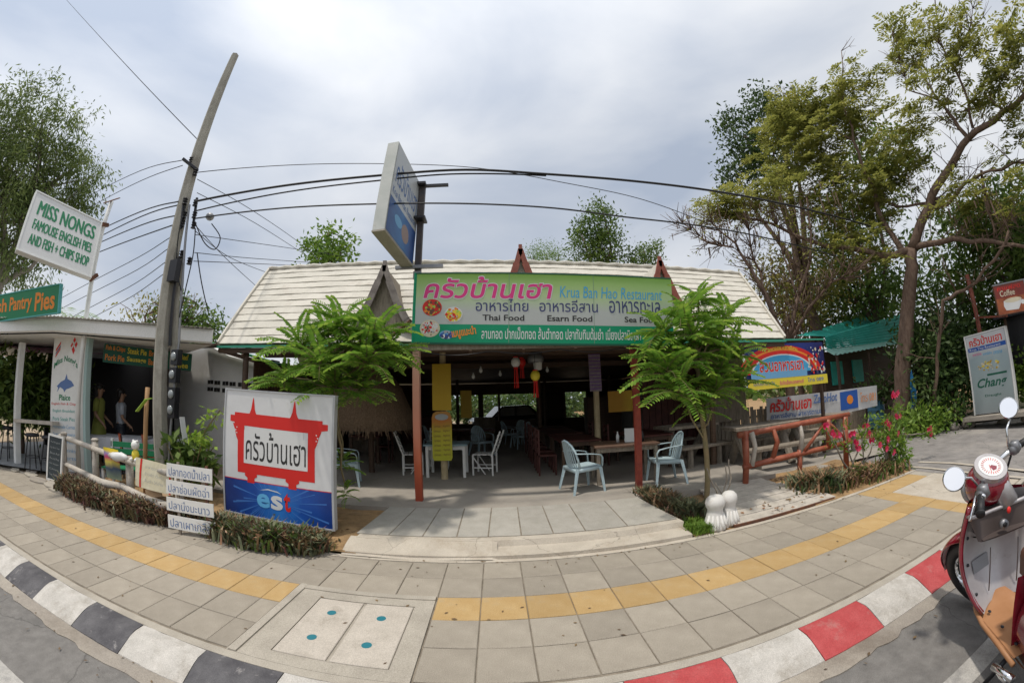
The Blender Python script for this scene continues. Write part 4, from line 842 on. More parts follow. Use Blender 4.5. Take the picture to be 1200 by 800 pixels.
fpoly(M['p_red'], 'flag_print', [[(.62, .86), (.74, .92), (.86, .87), (.74, .80)]]); fpoly(M['p_white'], 'flag_print', [[(.65, .83), (.84, .895), (.82, .905), (.64, .845)], [(.66, .89), (.82, .815), (.84, .83), (.68, .905)]], .006)
text("Miss Nong's", .08 * w_, .92 * w_, .69 * h_, .745 * h_, M['p_green'], CS, .005, .02, arch=.16)
fpoly(M['p_ink'], 'fish_print', [[(.22, .585), (.36, .615), (.50, .63), (.56, .67), (.60, .635), (.74, .62), (.84, .59), (.70, .575), (.56, .565), (.50, .545), (.46, .565), (.34, .58), (.24, .545), (.27, .575)]])
text('Plaice', .32 * w_, .72 * w_, .49 * h_, .53 * h_, M['p_green'], CS, .005, .02)
text('English Fish & Chips', .05 * w_, .95 * w_, .455 * h_, .475 * h_, M['p_red'], CS, .005, .0)
for i, s_ in enumerate(('English Breakfast', 'Pork Steak Pies', 'Homemade Curries', 'Sunday Roasts', 'Sausage Mash', 'Cold Drinks', 'Desserts')): text(s_, .10 * w_, .88 * w_, (.405 - .052 * i) * h_, (.430 - .052 * i) * h_, M['p_teal'] if i < 2 else M['p_sky'], CS, .005, -.005)
# chalkboard
CH = thing('chalkboard', 'white framed dark menu chalkboard standing at the shop edge beside the fence', 'chalkboard', M=plane((-8.931, 4.239, .0), .214, .074, -.063))
b = MB(); b.bx(.04, .47, .05, .89, -.02, 0); obj('slate', b, lam('slate', (.035, .045, .05), .7), CH)
b = MB(); b.bx(0, .04, 0, .93, -.035, .012); b.bx(.467, .507, 0, .93, -.035, .012); b.bx(.04, .467, .89, .93, -.035, .012); b.bx(.04, .467, .0, .05, -.035, .012); obj('frame', b, M['white_pl'], CH)
for i in range(7): text(('Full English', 'Eggs Beans Toast', 'Bacon Roll', 'Pie and Peas', 'Fish Supper', 'Chips', 'Tea Coffee')[i], .09, .40, .76 - .105 * i, .80 - .105 * i, M['p_grey'], CH, .003, -.01)
b = MB(); b.bar((.05, .85, -.03), (.05, .0, -.30), .03); b.bar((.45, .85, -.03), (.45, .0, -.30), .03); obj('rear_leg', b, M['white_pl'], CH)
# pink awning beyond the shop, stools, tables
b = MB(); b.grid(lambda u, v: (-13.3 + 2.3 * u + .2 * v, 3.0 + 2.4 * u + 2 * v, 2.66 + .25 * v + .04 * math.sin(14 * u)), 16, 2); o = obj('pink_awning', b, lam('pinkaw', (.55, .22, .36), .7, col2=(.66, .52, .58), scale=3)); tag(o, 'faded pink and white awning seen through the left side of the pie shop', 'awning')
def stool(loc, label):
    t = thing('bar_stool', label, 'stool', loc, group='black bar stools at the pie shop counter')
    b = MB(); b.lathe([(.15, .70), (.17, .72), (.17, .75), (.14, .765)], (0, 0, 0), 16); obj('seat', b, M['metal_d'], t, True)
    for k in range(4):
        a = PI / 4 + k * PI / 2; b = MB(); b.tube([(.10 * math.cos(a), .10 * math.sin(a), .71), (.21 * math.cos(a), .21 * math.sin(a), 0)], .014, 6); obj('leg', b, M['metal_d'], t)
    b = MB(); b.tube([(.17 * math.cos(2 * PI * k / 16), .17 * math.sin(2 * PI * k / 16), .28) for k in range(17)], .010, 5); obj('footring', b, M['metal_d'], t)
    return t
s0 = stool((-9.75, 4.30, .07), 'black metal bar stool nearest the white corner post of the pie shop')
clone(s0, (-9.28, 4.50, .07), .3, 'black metal bar stool between the first stool and the chalkboard'); clone(s0, (-11.3, 4.3, .07), .3, 'black metal bar stool left of the white corner post, cut by the photo edge')
def table(name, loc, rz, L_, W__, hh, top, leg, label, cat='table', cloth=None, grp=None):
    t = thing(name, label, cat, loc, rz, grp)
    b = MB(); b.cbx(-L_ / 2, L_ / 2, -W__ / 2, W__ / 2, hh - .04, hh, .008); obj('tabletop', b, M[top], t)
    for sx in (-1, 1):
        for sy in (-1, 1):
            b = MB(); b.bx(sx * (L_ / 2 - .07) - .03, sx * (L_ / 2 - .07) + .03, sy * (W__ / 2 - .07) - .03, sy * (W__ / 2 - .07) + .03, 0, hh - .04); obj('leg', b, M[leg], t)
    b = MB(); b.bx(-L_ / 2 + .08, L_ / 2 - .08, -W__ / 2 + .06, -W__ / 2 + .08, hh - .13, hh - .04); b.bx(-L_ / 2 + .08, L_ / 2 - .08, W__ / 2 - .08, W__ / 2 - .06, hh - .13, hh - .04); obj('apron', b, M[leg], t)
    return t
M['cloth_w'] = mat('white_cloth', (.50, .52, .56), .8)
def clothed(loc, rz, L_, W__, label):
    t = table('dining_table', loc, rz, L_, W__, .78, 'wood_m', 'wood_d', label)
    b = MB(); b.grid(lambda u, v: ((u - .5) * (L_ + .1), (v - .5) * (W__ + .1), .79), 2, 2)
    for (x0, y0, x1, y1) in ((-1, -1, 1, -1), (1, -1, 1, 1), (1, 1, -1, 1), (-1, 1, -1, -1)):
        a = (x0 * (L_ / 2 + .05), y0 * (W__ / 2 + .05)); c = (x1 * (L_ / 2 + .05), y1 * (W__ / 2 + .05))
        b.grid(lambda u, v: (a[0] + (c[0] - a[0]) * u + .015 * math.sin(u * 30) * (1 - v), a[1] + (c[1] - a[1]) * u + .015 * math.cos(u * 26) * (1 - v), .52 + .27 * v), 20, 1)
    o = obj('tablecloth', b, M['cloth_w']); o.matrix_world = WM[t.name].copy(); tag(o, 'white cloth draped over the ' + label.split(' under')[0].replace('dining table ', 'table '), 'tablecloth'); return t
clothed((-8.6, 6.1, .07), .6, 1.5, .8, 'dining table at the left behind the column sign under a white cloth')
clothed((-7.35, 6.75, .07), .6, 1.3, .8, 'dining table at the right by the utility pole under a white cloth')
def simple_chair(loc, rz, m, label, grp, hh=.45):
    t = thing('shop_chair', label, 'chair', loc, rz, grp)
    b = MB(); b.cbx(-.21, .21, -.21, .21, hh - .03, hh, .01); obj('seat', b, M[m], t)
    b = MB(); b.grid(lambda u, v: (-.20 + .40 * u, .19 + .05 * v + .03 * math.sin(PI * u), hh + .12 + .36 * v), 6, 3); b.grid(lambda u, v: (.20 - .40 * u, .215 + .05 * v + .03 * math.sin(PI * u), hh + .12 + .36 * v), 6, 3); obj('backrest', b, M[m], t)
    for sx in (-1, 1):
        for sy in (-1, 1):
            b = MB(); b.tube([(sx * .18, sy * .18, hh - .02), (sx * .21, sy * .21, 0)], .016, 6); obj('leg', b, M['metal_d'], t)
        b = MB(); b.tube([(sx * .18, .18, hh), (sx * .18, .24, hh + .46)], .014, 6); obj('back_post', b, M['metal_d'], t)
    return t
lam('or_chair', (.42, .09, .035), .5)
simple_chair((-7.75, 5.75, .07), 2.6, 'or_chair', 'orange red chair left of the pair between the two clothed tables', 'orange red chairs in the pie shop'); simple_chair((-7.35, 6.1, .07), 2.6, 'or_chair', 'orange red chair right of the pair between the two clothed tables', 'orange red chairs in the pie shop'); simple_chair((-7.0, 7.3, .07), 2.8, 'or_chair', 'orange red chair behind the right clothed table by the pole', 'orange red chairs in the pie shop')
GBn = thing('green_bench', 'dark green slatted bench with white ends behind the log fence', 'bench', (-6.75, 5.05, .05), .45)
for k, z_ in enumerate((.50, .63, .76)):
    b = MB(); b.bx(-.62, .62, .17 + .015 * k, .20 + .015 * k, z_, z_ + .10); obj('back_slat', b, M['p_green'], GBn)
for k in range(3):
    b = MB(); b.bx(-.62, .62, -.2 + .12 * k, -.1 + .12 * k, .40, .425); obj('seat_slat', b, M['p_green'], GBn)
for sx in (-.62, .60):
    b = MB(); b.bx(sx, sx + .05, .20, .25, 0, .92); b.bx(sx, sx + .05, -.2, -.15, 0, .40); b.bx(sx, sx + .05, -.2, .2, .36, .40); obj('end_frame', b, M['white_pl'], GBn)
# ================================================================ WHITE BUILDING WITH GREEN ROOF
WB = thing('white_building', 'low white rendered building with green roof and two rows of vent holes', 'building', (-7, 8.5, 0))
def ww(name, mb, m): 
    o = link(name, mb.mesh(name, m), WB); o.matrix_parent_inverse = WM[WB.name].inverted(); return o
prof = [(-9.3, -.1), (-5.7, -.1), (-5.7, 2.72), (-5.9, 2.75), (-7.2, 3.0), (-8.0, 3.30), (-9.3, 3.32)]
b = MB(); b.add([(x, 8.5, z) for x, z in prof] + [(x, 14, z) for x, z in prof], [tuple(range(6, -1, -1)), tuple(range(7, 14))] + [(i, (i + 1) % 7, 7 + (i + 1) % 7, 7 + i) for i in range(7)]); ww('wall', b, M['wall_w'])
b = MB(); b.bar((-8.1, 8.2, 3.42), (-5.2, 8.2, 2.72), .5, .05); ww('roof', b, M['p_green'])
b = MB(); b.bar((-8.8, 8.1, 3.22), (-6.9, 8.1, 3.22), .5, .04); b.bar((-7.2, 8.05, 3.1), (-5.3, 8.05, 2.66), .06, .10); ww('rafter', b, M['wood_d'])
for r_ in range(2):
    for c_ in range(8):
        x0 = -7.93 + c_ * .255 + (c_ // 2) * .05; z0 = 2.36 - r_ * .19 - c_ * .012
        for k in range(2):
            b = MB(); xx = x0 + .115 * k; b.bx(xx, xx + .09, 8.478, 8.5, z0 - .12, z0 - .015); ww('vent_hole', b, M['dark'])
b = MB(); b.bx(-6.4, -5.75, 8.47, 8.5, 1.5, 2.0); ww('window', b, M['dark'])
b = MB(); b.bx(-6.5, -5.75, 8.3, 8.48, 2.05, 2.10); ww('shelf', b, M['metal_d'])

# ================================================================ RIGHT SIDE: canopy banner, railing, tables, hut, signs
CV = thing('side_canopy', 'low metal canopy sheet with green edge over the right hand tables', 'canopy', (6.5, 6.7, 2.8))
b = MB(); b.bx(-1.6, 1.25, .0, 2.6, .0, .03); o = obj('sheet', b, M['wood_d'], CV)
b = MB(); b.bar((-1.7, -.02, .03), (1.28, -.02, .0), .05, .04); obj('edge', b, M['grn_trim'], CV)
b = MB(); b.tube([(1.15, .1, 0), (1.15, .1, -2.7)], .05, 8); obj('post', b, M['wood_d'], CV)
BN = thing('rainbow_banner', 'colourful printed vinyl banner with red arch and yellow foot hung under the canopy', 'banner', M=plane((5.138, 6.6, 1.764), -.014, .011, -.003))
w_, h_ = 2.491, .967
P = lambda pts: [(x * w_, y * h_) for x, y in pts]
b = MB(); b.grid(lambda u, v: (u * w_, v * h_, -.012 + .012 * math.sin(5 * u)), 12, 2); obj('sheet', b, gradmat('banner_blue', [(0, (.01, .02, .14)), (.7, (.015, .03, .2)), (1, (.01, .012, .09))], 'X', w_, .4, .3), BN)
def bp(m, z, pts, name='print_shape'): b = MB(); b.flat(P(pts), z); return obj(name, b, M[m], BN)
arc = lambda r, n=18, cx=.47, cy=.22, sq=1.0: [(cx + r * math.cos(PI * k / n), cy + r * sq * math.sin(PI * k / n)) for k in range(n + 1)]
bp('p_yellow', .014, [(0, 0), (1, 0), (1, .22), (0, .22)])
bp('p_red', .014, arc(.50, 24, .42, .33, 1.25) , 'arch_print'); bp('p_orange', .0145, arc(.455, 24, .42, .33, 1.2), 'arch_print'); bp('p_red', .015, arc(.43, 24, .42, .33, 1.17), 'arch_print')
bp('p_white', .0155, arc(.375, 24, .42, .33, 1.13), 'arch_print'); bp('p_cyan', .016, arc(.355, 24, .42, .33, 1.12), 'arch_print')
bp('p_sky', .0165, [(.04, .22), (.72, .22), (.72, .40), (.04, .40)])
text('สวนอาหารเฮา', .14 * w_, .68 * w_, .36 * h_, .60 * h_, M['p_white'], BN, .018, .05); text('สวนอาหารเฮา', .142 * w_, .678 * w_, .37 * h_, .59 * h_, M['p_red'], BN, .020, .02)
text('อาหารไทย อาหารอีสาน', .26 * w_, .62 * w_, .80 * h_, .90 * h_, M['p_yellow'], BN, .018, .02, 0, arch=.06)
text('เปิดบริการทุกวัน', .06 * w_, .30 * w_, .06 * h_, .16 * h_, M['p_ink'], BN, .018, .01); text('รับจัดเลี้ยงนอกสถานที่', .36 * w_, .66 * w_, .06 * h_, .16 * h_, M['p_pink'], BN, .018, .01); text('โทร 089', .72 * w_, .94 * w_, .07 * h_, .17 * h_, M['p_ink'], BN, .018, .01)
b = MB(); rnd = random.Random(9)
for i in range(70):
    x, y, s_ = rnd.uniform(.75, .97), rnd.uniform(.27, .88), rnd.uniform(.014, .035); b.flat([(x * w_ + s_ * math.cos(k * 1.05) * rnd.uniform(.6, 1.3), y * h_ + s_ * math.sin(k * 1.05) * 1.3) for k in range(6)], .015 + i * .00005, rnd.randrange(5))
stuff(obj('figure_print', b, [M['p_red'], M['p_white'], M['p_brown'], M['p_navy'], M['p_cream']], BN))
# bamboo panel fence
BF = thing('bamboo_panel_fence', 'grey brown bamboo slat fence behind the log tables', 'fence', (8, 9, 0))
pa, pb = V3((5.4, 8.9, 0)), V3((12.2, 8.75, 0)); n = 60
bs = MB(); bs.bx(-.05, .05, -.012, .012, 0, 1.0); bsm = bs.mesh('slat', M['wood_m'])
for i in range(n):
    p = pa.lerp(pb, i / n); o = link('slat', bsm, BF); o.location = p - Vector((8, 9, 0)) + Vector((0, random.uniform(-.01, .01), 0)); o.scale = (1, 1, 1.25 + random.uniform(-.06, .06)); o.rotation_euler = (0, random.uniform(-.03, .03), 0)
for z_ in (.3, 1.0): b = MB(); b.bar((-2.6, .04, z_), (4.2, -.1, z_), .05); obj('rail', b, M['wood_d'], BF)
b = MB(); b.bx(5.3, 6.6, 8.6, 8.64, 1.0, 2.75); o = obj('woven_blind', b, M['wood_m']); tag(o, 'grey brown woven blind hanging behind the second young tree', 'blind')
LB = thing('long_cloth_banner', 'sagging grey white cloth banner with red and blue Thai letters on the bamboo fence', 'banner', M=plane((7.303, 8.60, .893), -.30, 0, .0))
w_, h_ = 3.9, .60
b = MB(); b.grid(lambda u, v: (u * w_ * 1.0, v * h_ + .07 * math.sin(PI * u) * (1 - v) * -1, .03 * math.sin(11 * u + 2 * v)), 30, 4); obj('sheet', b, lam('clothb', (.48, .47, .47), .8, col2=(.56, .55, .55)), LB)
text('ครัวบ้านเฮา', .10, 1.45, .20, .58, M['p_red'], LB, .045, .03, .15); text('ZaapHot', 1.50, 2.35, .24, .56, M['p_ink'], LB, .045, .02, .2); text('อาหารอีสาน อาหารตามสั่ง', .12, 1.9, .02, .18, M['p_ink'], LB, .045, .02)
b = MB(); b.flat([(2.45, .02), (3.1, .04), (3.1, .56), (2.45, .54)], .045); b.ball((2.8, .30, .05), .12, 10, 1, (1, 1.1, .02)); obj('logo_print', b, [M['p_blue'], M['p_orange']], LB)
text('โทร 081', 3.2, 3.8, .18, .45, M['p_orange'], LB, .045, 0)
BD = thing('blue_drum', 'pale blue plastic drum between the cloth banner and the tree trunk', 'drum', (12.6, 8.6, 0))
b = MB(); b.lathe([(.28, 0), (.31, .05), (.31, .3), (.33, .32), (.31, .34), (.31, .6), (.33, .62), (.31, .64), (.30, .88), (.26, .92)], n=20); obj('body', b, lam('drumb', (.12, .32, .50), .4), BD, True)
# log railing
LR = thing('log_railing', 'red brown varnished log railing beside the flowering bushes', 'railing', (5.25, 5.35, .1))
def lr(pts, r, jit=.08, nm='post', m='log_r'):
    b = MB(); b.tube(pts, r, 9, jit=jit); o = link(nm, b.mesh(nm, M[m], True), LR); o.matrix_parent_inverse = WM[LR.name].inverted(); return o
lr([(4.20, 5.56, .05), (4.22, 5.56, .6), (4.20, 5.56, 1.08)], [.055, .06, .065]); lr([(5.32, 5.34, .05), (5.32, 5.34, .62)], [.05, .05]); lr([(6.40, 5.10, .05), (6.38, 5.1, .6), (6.38, 5.10, 1.10)], [.06, .055, .055])
lr([(4.08, 5.60, 1.02), (4.9, 5.42, 1.07), (5.6, 5.28, 1.10), (6.5, 5.09, 1.13)], [.055, .05, .055, .045], nm='rail'); lr([(4.14, 5.54, .46), (4.8, 5.42, .52), (5.5, 5.30, .56), (6.5, 5.05, .62)], [.05, .055, .05, .045], nm='rail')
lr([(4.30, 5.50, .46), (4.38, 5.50, .80), (4.30, 5.50, 1.05)], [.05, .045, .05], nm='baluster', m='wood_p'); lr([(4.72, 5.44, .50), (4.85, 5.44, .82), (4.76, 5.44, 1.06)], [.05, .05, .045], nm='baluster'); lr([(5.33, 5.33, .56), (5.38, 5.33, .85), (5.33, 5.33, 1.06)], [.05, .045, .045], nm='baluster', m='wood_p')
lr([(5.40, 5.30, .58), (5.92, 5.22, 1.06)], [.035, .03], nm='brace'); lr([(5.95, 5.18, .58), (5.96, 5.18, 1.10)], [.05, .045], nm='baluster'); lr([(6.35, 5.10, .70), (5.98, 5.2, 1.05)], [.03, .03], nm='brace')
# rough log tables
def log_table(loc, rz, L_, label):
    t = thing('log_table', label, 'table', loc, rz, 'rough log tables behind the railing')
    for k in range(3):
        b = MB(); b.cbx(-L_ / 2, L_ / 2 + random.uniform(-.08, .08), -.36 + .245 * k, -.125 + .245 * k, .82, .89, .012); obj('plank', b, M['wood_m'], t)
    for sx in (-1, 1):
        for s_ in (-1, 1):
            b = MB(); b.tube([(sx * (L_ / 2 - .22), -s_ * .12, .82), (sx * (L_ / 2 - .30), s_ * .44, .0)], [.075, .095], 8, jit=.12); obj('leg', b, M['bark_g'], t)
    for s_ in (-1, 1):
        b = MB(); b.cbx(-L_ / 2, L_ / 2, s_ * .72 - .15, s_ * .72 + .15, .42, .48, .01); o = obj('bench_plank', b, M['wood_m'], t)
        for sx in (-1, 1): b = MB(); b.tube([(sx * (L_ / 2 - .3), s_ * .72, 0), (sx * (L_ / 2 - .3), s_ * .72, .43)], .07, 7, jit=.1); obj('bench_leg', b, M['bark_g'], t)
    return t
log_table((5.75, 7.0, .12), -.1, 1.7, 'rough plank table on crossed log legs right behind the railing post'); log_table((7.9, 7.3, .05), -.12, 1.9, 'rough plank table farther right, beneath the long cloth banner')
log_table((4.4, 8.1, .2), .1, 1.4, 'rough plank table in the shade behind the second young tree')
# turquoise hut
TH = thing('turquoise_hut', 'turquoise corrugated iron hut behind the big tree trunk', 'hut', (14.5, 10.5, 0))
def tw(nm, b, m): o = link(nm, b.mesh(nm, m), TH); o.matrix_parent_inverse = WM[TH.name].inverted(); return o
M['teal'] = mat('turquoise_iron', (.03, .42, .34), .45, (.06, .52, .44), 2, streak=((.12, .30, .25), 2, .6, .8)); M['teal_l'] = mat('pale_turquoise_iron', (.25, .48, .42), .5, (.33, .55, .48), 3)
h0, h1 = V3((12.0, 10.0, 3.22)), V3((17.8, 10.0, 3.55))
def corr(p00, p10, p01, p11, m, nm, k=46, rows=1):
    b = MB(); p00, p10, p01, p11 = map(V3, (p00, p10, p01, p11)); n_ = (p10 - p00).cross(p01 - p00).normalized()
    b.grid(lambda u, v: p00.lerp(p10, u).lerp(p01.lerp(p11, u), v) + n_ * .02 * math.sin(u * k * PI), k * 2, rows); return tw(nm, b, M[m])
corr((12.1, 10.3, 3.45), (17.9, 10.3, 3.15), (12.1, 11.8, 3.75), (17.9, 11.8, 4.75), 'teal', 'upper_roof')
b = MB(); k = 9
for i in range(k):
    z0 = i / k; a0, a1 = V3((12.05, 10.25, 2.95 + .50 * z0)), V3((18.0, 10.25, 3.0 + 1.35 * z0)); c0, c1 = V3((12.05, 10.27, 2.95 + .50 * (z0 + 1 / k))), V3((18.0, 10.27, 3.0 + 1.35 * (z0 + 1 / k)))
    b = MB(); b.add([a0 + Vector((0, -.05, 0)), a1 + Vector((0, -.05, 0)), c1, c0], [(0, 1, 2, 3)]); tw('iron_sheet', b, M['teal'])
corr((11.2, 9.2, 2.62), (17.6, 9.2, 3.05), (11.9, 10.3, 2.98), (18.0, 10.3, 3.2), 'teal_l', 'awning')
b = MB(); b.bx(12.2, 18, 10.6, 10.7, .0, 2.9); tw('wall', b, M['wood_d'])
for x in (12.6, 14.0): b = MB(); b.bx(x, x + .7, 10.54, 10.6, 1.6, 2.5); tw('teal_panel', b, M['teal'])
for x in (11.6, 13.6, 15.6): b = MB(); b.tube([(x, 9.4, 0), (x, 9.4, 2.7)], .06, 7); tw('post', b, M['wood_d'])
# beer board
CG = thing('beer_restaurant_board', 'tall grey lightbox with Chang lettering and red Thai name across the side road', 'sign', M=plane((12.62, 4.93, .35), -1.534, -.001, .046))
w_, h_ = 1.239, 2.114
b = MB(); b.bx(0, w_, 0, h_, -.18, 0); obj('cabinet', b, lam('chg', (.36, .38, .39), .5), CG)
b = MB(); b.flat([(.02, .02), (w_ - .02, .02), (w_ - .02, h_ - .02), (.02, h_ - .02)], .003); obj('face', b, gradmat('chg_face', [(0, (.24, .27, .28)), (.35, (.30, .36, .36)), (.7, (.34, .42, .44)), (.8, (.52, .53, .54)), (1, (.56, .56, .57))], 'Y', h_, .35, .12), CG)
b = MB(); b.bx(w_, w_ + .04, -.02, h_ + .02, -.19, .01); b.bx(-.04, 0, -.02, h_ + .02, -.19, .01); b.bx(-.04, w_ + .04, h_, h_ + .03, -.19, .01); obj('frame', b, M['white_pl'], CG)
text('ครัวบ้านเฮา', .10, 1.12, 1.82, 2.06, M['p_red'], CG, .006, .02); b = MB(); b.flat([(.03, 1.68), (w_ - .03, 1.68), (w_ - .03, 1.79), (.03, 1.79)], .005); obj('blue_band', b, M['p_blue'], CG); text('Krua Thai Restaurant', .08, 1.05, 1.70, 1.77, M['p_white'], CG, .008, .0)
for i, s_ in enumerate(('อาหารไทย', 'อาหารอีสาน', 'อาหารทะเล')): text(s_, .15 + .32 * i, .42 + .32 * i, 1.56 - .03 * i, 1.64 - .03 * i, M['p_pink' if i == 0 else 'p_cyan'], CG, .006, .01)
b = MB(); rnd = random.Random(4)
for i in range(46):
    a = rnd.uniform(0, 6.28); rr_ = rnd.random() ** .5; x, y, s_ = .60 + .34 * rr_ * math.cos(a), 1.24 + .12 * rr_ * math.sin(a), rnd.uniform(.02, .045); b.flat([(x + s_ * math.cos(k * 1.26), y + s_ * .6 * math.sin(k * 1.26)) for k in range(5)], .006 + i * .00004, rnd.randrange(3))
stuff(obj('dish_print', b, [M['p_yellow'], M['p_mustard'], M['p_cream']], CG))
text('Chang', .16, 1.08, .62, .93, M['p_dgreen'], CG, .006, .02, .35); text('Draught', .36, .86, .42, .50, M['p_dgreen'], CG, .006, .01)
b = MB(); b.flat([(.50, .98), (1.10, .98), (1.10, 1.03), (.50, 1.03)], .006); obj('green_bar', b, M['p_dgreen'], CG)
b = MB(); b.bx(-.3, w_ + .5, -.14, -.03, -.5, .35); o = obj('stone_slab', b, M['conc_d']); o.matrix_world = WM[CG.name].copy(); tag(o, 'flat stone slab carrying the tall grey beer board', 'slab')
b = MB(); b.bx(.1, .16, -.16, 0, -.10, -.05); b.bx(1.05, 1.11, -.16, 0, -.10, -.05); obj('foot', b, M['metal_d'], CG)
for i, (x, y, r, lb) in enumerate([(13.1, 3.4, .30, 'pale rounded boulder right of the beer board at the photo edge'), (12.7, 5.2, .20, 'grey brown boulder under the left end of the stone slab'), (12.3, 5.5, .16, 'small dark boulder at the foot of the plants left of the beer board'), (13.3, 4.3, .18, 'low stone under the right part of the stone slab')]):
    b = MB(); b.ball((0, 0, r * .5), r, 9, 0, (1.4, 1, .75), .14); o = obj('boulder', b, M['conc' if i == 0 else 'conc_d'], None, True); o.location = (x, y, 0); tag(o, lb, 'boulder')
CF = thing('coffee_sign', 'small red brown sign with a white coffee cup on a rusty post', 'sign', M=plane((12.2, 3.736, 2.785), -.95, .002, .003))
w_, h_ = .93, .757
b = MB(); b.bx(0, w_, 0, h_, -.09, 0); obj('box', b, M['p_brown'], CF)
b = MB(); b.flat([(.02, .02), (w_ - .02, .02), (w_ - .02, h_ * .55), (.02, h_ * .55)], .003); obj('photo_print', b, lam('cof', (.22, .05, .02), .4, col2=(.40, .12, .04)), CF)
b = MB(); b.flat([(.02, h_ * .55), (w_ - .02, h_ * .55), (w_ - .02, h_ - .02), (.02, h_ - .02)], .003); obj('red_print', b, lam('cofr', (.20, .03, .02), .4), CF)
b = MB(); b.flat([(.25 + .0, .10), (.62, .08), (.72, .22), (.76, .34), (.50, .39), (.22, .34), (.20, .22)], .005); b.flat([(.24 + .26 + .26 * math.cos(k * PI / 8), .33 + .06 * math.sin(k * PI / 8)) for k in range(16)], .006, 1); b.flat([(.78 + .06 * math.cos(k * PI / 6), .24 + .06 * math.sin(k * PI / 6)) for k in range(12)], .0045); obj('cup_print', b, [M['p_white'], M['p_cream']], CF)
text('Coffee', .15, .60, .60 * h_, .80 * h_, M['p_cream'], CF, .005, .01); text('กาแฟสด', .10, .80, .80 * h_, .95 * h_, M['p_red'], CF, .005, .01)
b = MB(); b.bx(w_, w_ + .04, -.04, h_ + .03, -.1, .012); b.bx(-.02, w_, h_, h_ + .03, -.1, .012); obj('frame', b, M['metal_g'], CF)
b = MB(); b.tube([(13.363,4.802,0.623), (13.366,4.794,2.303), (13.357,4.82,3.537), (13.351,4.836,4.25)], .07, 8); o = link('post', b.mesh('post', M['gab_r']), CF); o.matrix_parent_inverse = WM[CF.name].inverted()
b = MB(); b.bar((13.278,4.745,2.975), (12.397,3.566,2.76), .05); o = link('arm', b.mesh('arm', M['gab_r']), CF); o.matrix_parent_inverse = WM[CF.name].inverted()
# dark shelter at the far right edge
DS = thing('dark_shelter', 'dark netted lean-to shelter at the right edge behind the beer board', 'shelter', (15.5, 3.0, 0))
for sx, sy in ((-1.2, -2.2), (-1.2, 1.2), (1.6, -2.2), (1.6, 1.2)): b = MB(); b.tube([(sx, sy, 0), (sx, sy, 2.9)], .06, 7); obj('post', b, M['wood_d'], DS)
b = MB(); b.bx(-1.5, 2.2, -2.6, 1.5, 2.85, 2.95); obj('roof', b, M['metal_d'], DS)
b = MB(); b.grid(lambda u, v: (-1.25 + .03 * math.sin(u * 20), -2.2 + 3.4 * u, 1.5 + 1.4 * v), 24, 3); obj('net', b, M['black_r'], DS)
FC = thing('blue_flag_cloth', 'blue and white cloth hanging on the big tree trunk', 'cloth', (0, 0, 0))
b = MB(); p0, p1, p2, p3 = V3((12.066,7.101,1.727)), V3((12.224,6.825,1.816)), V3((12.145,6.964,0.625)), V3((12.279,6.724,0.601))
b.grid(lambda u, v: p0.lerp(p1, u).lerp(p2.lerp(p3, u), v) + Vector((.04 * math.sin(9 * v + 4 * u), -.03, 0)), 5, 10); o = link('cloth', b.mesh('cloth', gradmat('flagcol', [(0, (.30, .33, .38)), (.28, (.40, .42, .45)), (.42, (.02, .16, .42)), (.8, (.04, .30, .62)), (1, (.02, .12, .35))], 'Z', 2.0, .6, .5)), FC)

